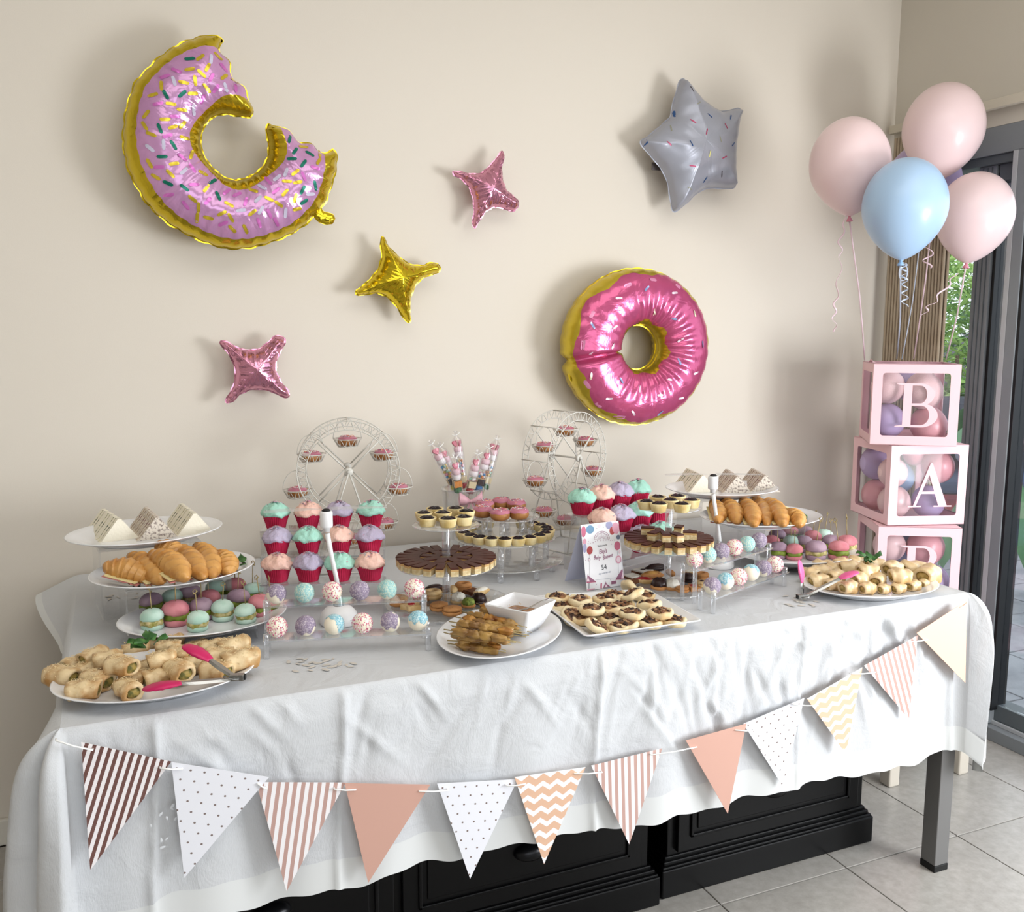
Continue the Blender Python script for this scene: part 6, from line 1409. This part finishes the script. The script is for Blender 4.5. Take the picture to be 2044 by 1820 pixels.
# --- satay skewers and the dip bowl
m_sat = mat('grilled_chicken', 'b58f4c', .4, col2='7f5a2c', nscale=26, lo=.40, hi=.68, bump=.5, bscale=55, coat=.15); m_char = mat('charred_chicken', '7d4a20', .4, col2='b9853c', nscale=30, bump=.5, bscale=55)
zS = well('S')
def satay(lbl, P0, P1, z0, z1, seed, group):
    R_ = random.Random(seed); A = Vector(at(*P0, z=z0)); B_ = Vector(at(*P1, z=z1)); L_ = (B_-A).length; d_ = (B_-A)/L_
    t = thing('satay_skewer', lbl, 'skewer', tuple(A)); t.rotation_euler = Vector((1, 0, 0)).rotation_difference(d_).to_euler()
    MB().tube([(0, 0, 0), (L_, 0, 0)], [.0013, .0009], 6).build('bamboo_stick', m_bam, t)
    x = .022; j = 0
    while x < L_*.74:
        ln = R_.uniform(.026, .036); a1, a2 = R_.uniform(0, 6), R_.uniform(0, 6)
        MB().ell((x+ln/2, R_.uniform(-.001, .001), R_.uniform(-.001, .001)), ln*.58, R_.uniform(.0080, .0105), R_.uniform(.0065, .0088), 18, 12, fn=lambda th_, a: 1+.13*math.sin(3*a+a1)+.10*math.sin(5*th_+a2)+.09*math.sin(6*a+7*th_+a1)).build('meat_piece', m_char if R_.random() < .22 else m_sat, t); x += ln*.80; j += 1
SK_ = [((886, 1256), (1040, 1282), .046, .040), ((896, 1240), (1056, 1268), .052, .044), ((894, 1284), (1010, 1302), .012, .012), ((886, 1262), (1010, 1298), .020, .016), ((893, 1278), (1020, 1286), .022, .018), ((896, 1248), (1050, 1271), .012, .014), ((912, 1230), (1062, 1262), .012, .014), ((921, 1220), (1044, 1262), .024, .022), ((908, 1231), (1040, 1256), .036, .030), ((951, 1204), (1060, 1246), .016, .018), ((905, 1242), (1048, 1262), .034, .028), ((930, 1222), (1052, 1252), .040, .036), ((900, 1268), (1030, 1282), .034, .028), ((946, 1212), (1050, 1240), .034, .034)]
rk_ = sorted(range(len(SK_)), key=lambda i: -(SK_[i][0][1]+SK_[i][1][1]))
for i, (a, b_, za, zb) in enumerate(SK_):
    satay('satay chicken skewer%s, %s counting back from the plate front' % (' on top of the pile' if za > .03 else '', ORD[rk_.index(i)]), a, b_, zS+za, zS+zb, i, 'satay skewers on the white plate')
# bowl
bcx, bcy = -1.168, -.968; rzb = math.radians(33)
bw = thing('dip_bowl', 'square white dip bowl standing on the satay plate', 'bowl', (bcx, bcy, zS), rzb)
def sqr(k, z, rr=.18, n=8):
    P_ = []
    for c in range(4):
        ca, sa = [(1, 1), (-1, 1), (-1, -1), (1, -1)][c]
        for i in range(n): q = PI/2*c+PI/2*i/(n-1); r = k*rr; P_.append((ca*(k-r)+r*math.cos(q), sa*(k-r)+r*math.sin(q), z))
    return P_
def loft(rings, mi=0, cap=True):
    V = [p for r in rings for p in r]; n = len(rings[0]); F = []
    for j in range(len(rings)-1):
        for i in range(n): F.append((j*n+i, j*n+(i+1) % n, (j+1)*n+(i+1) % n, (j+1)*n+i))
    if cap: F.append(tuple(range(n))[::-1]); F.append(tuple((len(rings)-1)*n+i for i in range(n)))
    return V, F
V, F = loft([sqr(.026, .0), sqr(.029, .001), sqr(.040, .018), sqr(.0485, .036), sqr(.055, .055, .12), sqr(.0575, .063, .10), sqr(.0575, .0645, .10), sqr(.0525, .0645, .10), sqr(.050, .055, .12), sqr(.042, .034), sqr(.030, .012), sqr(.022, .006)])
MB().add(V, F, 0, True).build('bowl_body', m_china, bw)
V, F = loft([sqr(.0440, .0385, .2), sqr(.0438, .0395, .2)]); MB().add([(x, y, z+.0012*nz(x, y, 0, 80)) for x, y, z in V], F, 0, True).build('peanut_sauce', mat('peanut_sauce', 'a86f2e', .25, col2='8a5320', nscale=40, bump=.3, bscale=70), bw)
sm = MB(); rr = random.Random(4)
for _ in range(46):
    s = rr.choice((0, 1, 2)); q = rr.uniform(-.8, .8); h = abs(rr.gauss(0, .3)); k = .0462+.0065*h*1.5; z = .040+.018*h; x, y = {0: (q*k, k), 1: (k, q*k), 2: (-k, q*k)}[s]
    e1, e2 = ((rr.uniform(.003, .007), .0012) if s == 0 else (.0012, rr.uniform(.003, .007))); sm.ell((x*.99, y*.99, z), e1, e2, rr.uniform(.002, .004), 8, 5, fn=lambda th_, b_: 1+.2*math.sin(3*b_))
sm.build('sauce_smears', mat('sauce_film', 'd3b48a', .4), bw, kind='stuff')
sp_ = thing('teaspoon', 'metal spoon handle lying in the peanut dip of the square bowl', 'spoon', (bcx, bcy, zS+.043), rzb-.9)
MB().tube([(-.02, 0, -.001), (.015, 0, .006), (.045, 0, .022), (.062, 0, .0265)], [.006, .003, .0026, .0032], 8, flat=.4).build('spoon_handle', m_sst, sp_)
# --- square platter of mushroom pastry rounds
q4 = [(-1.080, -1.100), (-.793, -1.104), (-.772, -.842), (-1.055, -.790)]
cqx = sum(p[0] for p in q4)/4; cqy = sum(p[1] for p in q4)/4
pt = thing('square_platter', 'white square platter of mushroom pastry rounds at the front centre', 'plate', (cqx, cqy, H+.0012))
def qring(k, z, n=10, rr=.012):
    """offset the quad towards the centre by k (fraction) with small rounded corners"""
    P_ = [((x-cqx)*k, (y-cqy)*k) for x, y in q4]; out = []
    for i in range(4):
        p, a, b_ = Vector(P_[i]), Vector(P_[i-1]), Vector(P_[(i+1) % 4]); u1 = (a-p).normalized()*rr; u2 = (b_-p).normalized()*rr
        for j in range(n): q = j/(n-1); c = (1-q)**2*(p+u1)+2*q*(1-q)*p+q*q*(p+u2); out.append((c.x, c.y, z))
    return out
V, F = loft([qring(.70, 0), qring(.72, .0005), qring(.76, .004), qring(1.0, .0215), qring(1.0, .0235), qring(.985, .0238), qring(.96, .0225), qring(.76, .0085), qring(.72, .0068), qring(.66, .0064)])
pl_ = MB(); 
for f in F: pass
pl_.add(V, F, 0, False); pl_.build('dish', m_china, pt)
m_rnd = mat('pastry_round', 'e3d2ac', .55, col2='cda56a', nscale=24, lo=.45, hi=.75, bump=.3, bscale=80); m_mus = mat('mushroom_mix', '5c3a24', .45, col2='946840', nscale=70, lo=.42, hi=.58, bump=.7, bscale=110, coat=.2); m_dk = mat('dark_mushroom', '2e1a14', .5)
def round_mesh(seed):
    R_ = random.Random(seed); a1, a2 = R_.uniform(0, 6), R_.uniform(0, 6)
    ring = MB().lathe([(.001, 0), (.020, 0), (.0255, .002), (.0280, .0065), (.0275, .0115), (.0245, .0145), (.0205, .0140), (.0185, .0105), (.001, .0100)], 40, cap=False, fn=lambda r, z, a: (r*(1+.04*math.sin(3*a+a1)+.025*math.sin(7*a+a2)), z*(1+.12*math.sin(4*a+a2))))
    top = MB().ell((0, 0, .0105), .0205, .0205, .0065, 24, 10, fn=lambda th_, a: 1+.06*math.sin(5*a+a1)+.08*math.sin(9*a+7*th_))
    ch = MB()
    for _ in range(22):
        q, a = R_.uniform(.05, 1.0)*.0195, R_.uniform(0, 6.28); s = R_.uniform(.0028, .0056); p_ = R_.uniform(0, 6)
        ch.ell((0, 0, 0), s*1.35, s*.7, s*.42, 9, 6, R_.choice((0, 0, 1, 2)), M=T(q*math.cos(a), q*math.sin(a), .0170-q*.14, rz=R_.uniform(0, 6), rx=R_.uniform(-.8, .8), ry=R_.uniform(-.6, .6)), fn=lambda th_, b_: 1+.25*math.sin(3*b_+p_))
    return ring.mesh('pastry_shell', m_rnd), top.mesh('mushroom_filling', m_mus), ch.mesh('mushroom_pieces', [m_dk, mat('brown_mushroom', '6e452b', .5), mat('pale_mushroom', 'a98462', .5)])
RM = [round_mesh(k) for k in range(4)]
def pround(lbl, u, v, z, tilt, az, i, group):
    p = at(u, v, z=z+.012); t = thing('mushroom_tart', lbl, 'pastry', (p[0], p[1], z), i*1.2, group, rot=(tilt*math.cos(az), tilt*math.sin(az), i*1.2)); t.scale = (1.06, 1.06, 1.12)
    inst('pastry_shell', RM[i % 4][0], t); inst('mushroom_filling', RM[i % 4][1], t); inst('mushroom_pieces', RM[i % 4][2], t, kind='stuff')
zp = H+.0085
RL = [(1113, 1191, .012, 0), (1157, 1196, .012, 0), (1208, 1193, .012, 0), (1265, 1184, .026, .5), (1181, 1214, .024, 0), (1143, 1225, .006, .5), (1187, 1247, .006, .5), (1217, 1232, .004, 0), (1262, 1222, .020, 0), (1250, 1243, .004, .1), (1318, 1221, .018, 0), (1297, 1240, .002, 0), (1345, 1237, .002, 0), (1297, 1204, .012, .2), (1244, 1207, .006, 0), (1214, 1212, .004, 0), (1122, 1208, .000, 0), (1255, 1171, .004, .9), (1228, 1186, .002, 0), (1236, 1249, .0, 0), (1165, 1233, .0, 0), (1285, 1187, .002, .1)]
idx = sorted(range(len(RL)), key=lambda i: RL[i][0])
for n_, i in enumerate(idx):
    u, v, dz, tl = RL[i]; pround('mushroom pastry round%s, %s, square platter' % (' lying on top' if dz > .015 else '', left_ord(n_, len(RL))), u, v, zp+dz, tl, .3, i, 'mushroom rounds on the square platter')
# --- tent card
m_card = mat('white_card', 'eeeef2', .6); ZC = H+.0012
A = Vector(at(1171.5, 1179, z=ZC)); B_ = Vector(at(1247, 1167, z=ZC)); A.y -= .0; 
dx = (B_-A).normalized(); nrm = Vector((-dx.y, dx.x, 0)); Wc = (B_-A).length
hc = .166; lean = .20; 
cdn = thing('tent_card', 'printed folding card with balloons and circus tents, reading Baby Shower', 'card', tuple(A), math.atan2(dx.y, dx.x))
tp = Vector((0, hc*math.sin(lean), hc*math.cos(lean)))
def slab(P_, th_, m, name, par):
    V = [tuple(p) for p in P_]; n = (Vector(P_[1])-Vector(P_[0])).cross(Vector(P_[3])-Vector(P_[0])).normalized()*th_
    V += [tuple(Vector(p)-n) for p in P_]; return MB().add(V, [(0, 1, 2, 3), (7, 6, 5, 4), (0, 4, 5, 1), (1, 5, 6, 2), (2, 6, 7, 3), (3, 7, 4, 0)], 0, False).build(name, m, par)
front = slab([(0, 0, 0), (Wc, 0, 0), (Wc, tp.y, tp.z), (0, tp.y, tp.z)], .0006, m_card, 'front_panel', cdn)
slab([(Wc, tp.y+.072, 0), (0, tp.y+.072, 0), (0, tp.y+.001, tp.z), (Wc, tp.y+.001, tp.z)], .0006, mat('lilac_card', 'd3d5e8', .6), 'back_panel', cdn)
CM = Matrix(((1, 0, 0, 0), (0, math.sin(lean), -math.cos(lean), 0), (0, math.cos(lean), math.sin(lean), 0), (0, 0, 0, 1)))  # card plane: x, up the card, outwards
def cpt(px_, py_):
    """card-crop pixel -> card coordinates in metres"""
    fx = (px_-(425+(275-425)*(1580-py_)/1315))/(1190-425+ (1050-275-765)*(1580-py_)/1315); yb = 1580+(1470-1580)*fx; yt = 265+(205-265)*fx
    return fx*Wc, hc*(yb-py_)/(yb-yt)
def pr_shape(pts, m, off, name='printed_picture'):
    P_ = [cpt(*p) for p in pts]; P_ = [(min(max(x, .0005), Wc-.0005), min(max(y, .0005), hc-.0005)) for x, y in P_]
    mb = MB().prism(P_, .0001+off, .0002+off, M=CM); return mb.build(name, m, front)
def ellp(cx_, cy_, rx_, ry_, n=18, rot=0): return [(cx_+rx_*math.cos(q)*math.cos(rot)-ry_*math.sin(q)*math.sin(rot), cy_+rx_*math.cos(q)*math.sin(rot)+ry_*math.sin(q)*math.cos(rot)) for q in np.linspace(0, 2*PI, n+1)[:-1]]
pc = {k: mat('print_'+k, c, .6) for k, c in (('blue', '6f97b8'), ('rose', 'c56a86'), ('lilac', 'a3a3c6'), ('red', 'b04a4c'), ('pinkp', 'dba0b4'), ('grey', '8d8f98'), ('plum', '9a6380'), ('palep', 'ead3dd'), ('ink', '3c3f48'), ('slate', '77829a'))}
for i, (k, s) in enumerate((('rose', ellp(335, 400, 50, 110)), ('blue', ellp(465, 360, 80, 85)), ('palep', ellp(645, 298, 36, 36)), ('lilac', ellp(850, 285, 70, 80)), ('red', ellp(915, 400, 55, 80)), ('pinkp', ellp(990, 350, 75, 115, rot=-.2)), ('slate', ellp(1040, 530, 42, 45)), ('pinkp', ellp(360, 600, 36, 60)), ('lilac', ellp(365, 730, 38, 90)), ('red', ellp(465, 775, 58, 82)), ('rose', ellp(1020, 700, 62, 90)), ('palep', ellp(1070, 820, 22, 38)), ('pinkp', ellp(1045, 970, 60, 80)), ('palep', ellp(1045, 970, 38, 55)), ('grey', ellp(455, 960, 22, 36)), ('palep', ellp(455, 960, 14, 24)))): pr_shape(s, pc[k], .00004*(i+1))
for (x, y0, y1) in ((460, 860, 930), (465, 1000, 1290), (1040, 1060, 1240), (1020, 800, 890)): pr_shape([(x-2, y0), (x+2, y0), (x+8, y1), (x+4, y1)], pc['grey'], .0008)
# printed wheel
n = 22
pr_w = MB(); 
for r0, r1 in ((150, 158), (118, 124)):
    P_ = []
    for j in range(n+1): q = PI*j/n; P_.append((cpt(705+r1*math.cos(q), 560-r1*math.sin(q)*1.02), cpt(705+r0*math.cos(q), 560-r0*math.sin(q)*1.02)))
    V = [(a[0], a[1], .0003) for p in P_ for a in p]; pr_w.add(V, [(2*j, 2*j+2, 2*j+3, 2*j+1) for j in range(n)], 0, False, CM)
for j in range(13):
    q = PI*j/12; a, b_ = cpt(705+24*math.cos(q), 560-24*math.sin(q)), cpt(705+150*math.cos(q), 560-150*math.sin(q)); d_ = Vector((b_[0]-a[0], b_[1]-a[1])).normalized(); nn_ = (-d_.y*.00022, d_.x*.00022)
    pr_w.add([(a[0]-nn_[0], a[1]-nn_[1], .0003), (a[0]+nn_[0], a[1]+nn_[1], .0003), (b_[0]+nn_[0], b_[1]+nn_[1], .0003), (b_[0]-nn_[0], b_[1]-nn_[1], .0003)], [(0, 3, 2, 1)], 0, False, CM)
pr_w.build('printed_wheel', pc['plum'], front, kind='stuff')
fl = MB()
for (x, y) in [(430, 640), (475, 640), (530, 628), (575, 605), (620, 590), (685, 592), (735, 588), (790, 582), (838, 580), (880, 588), (925, 590), (965, 586), (435, 600), (600, 350), (735, 325), (390, 975), (905, 665), (892, 1370), (605, 1460)]:
    P_ = [cpt(x-9, y-9), cpt(x+9, y-9), cpt(x, y+12)]; fl.add([(p[0], p[1], .0003) for p in P_], [(0, 2, 1)], 0, False, CM)
fl.build('printed_flags', pc['plum'], front, kind='stuff')
for (x0, x1, yt, yb_, cx_) in ((385, 600, 1240, 1400, 435), (990, 1180, 1150, 1350, 1125), (740, 890, 1400, 1520, 795)):
    pr_shape([(cx_, yt), (cx_+10, yt+40), (x1, yb_), (x0, yb_+10)], pc['plum'], .0004); pr_shape([(cx_+2, yt+50), (cx_+40, yb_-4), (cx_-20, yb_-4)], pc['palep'], .0005)
for (x0, x1, y0, y1, k) in ((415, 600, 1405, 1425, 'rose'), (430, 580, 1545, 1578, 'pinkp'), (990, 1165, 1352, 1372, 'rose'), (735, 890, 1520, 1552, 'pinkp'), (690, 720, 1440, 1560, 'rose'), (905, 1000, 1395, 1460, 'plum'), (985, 1100, 1505, 1540, 'rose'), (455, 470, 1430, 1545, 'grey')): pr_shape([(x0, y1), (x1, y1-12), (x1, y0-12), (x0, y0)], pc[k], .0004)
pr_shape([(585, 1362), (1000, 1325), (1000, 1329), (585, 1366)], pc['slate'], .0004)
def text(s, px_, py_, size, m, shear=0, xs=1.0, bold=0, rot=0, parent=None, M=None, name='printed_text', align='CENTER', track=1.0):
    cu = bpy.data.curves.new(name, 'FONT'); cu.body = s; cu.size = size; cu.align_x = align; cu.align_y = 'CENTER'; cu.shear = shear; cu.offset = bold; cu.space_character = track; cu.extrude = .00004; cu.resolution_u = 3
    tmp = bpy.data.objects.new('tmp', cu); COL.objects.link(tmp); bpy.context.view_layer.update()
    me = bpy.data.meshes.new_from_object(tmp.evaluated_get(bpy.context.evaluated_depsgraph_get())); bpy.data.objects.remove(tmp)
    cx_, cy_ = cpt(px_, py_); me.transform(CM @ Matrix.Translation((cx_, cy_, .0006)) @ Matrix.Rotation(rot, 4, 'Z') @ Matrix.Scale(xs, 4, (1, 0, 0))); me.materials.clear(); me.materials.append(m)
    return inst(name, me, front)
text('Welcome to', 712, 687, .0068, pc['ink'], xs=.85, rot=.04)
text("Elay's", 728, 802, .0150, pc['plum'], shear=.25, xs=.75, bold=.00025, rot=.04)
text('Baby', 612, 925, .0145, pc['plum'], shear=.25, xs=.75, bold=.00025, rot=-.10); text('Shower', 828, 905, .0145, pc['plum'], shear=.25, xs=.72, bold=.00025, rot=.16)
text('54', 755, 1120, .0180, pc['ink'], xs=.95, rot=.04)
text('days until due day!', 770, 1228, .0062, pc['slate'], shear=.3, xs=.82, rot=.05)
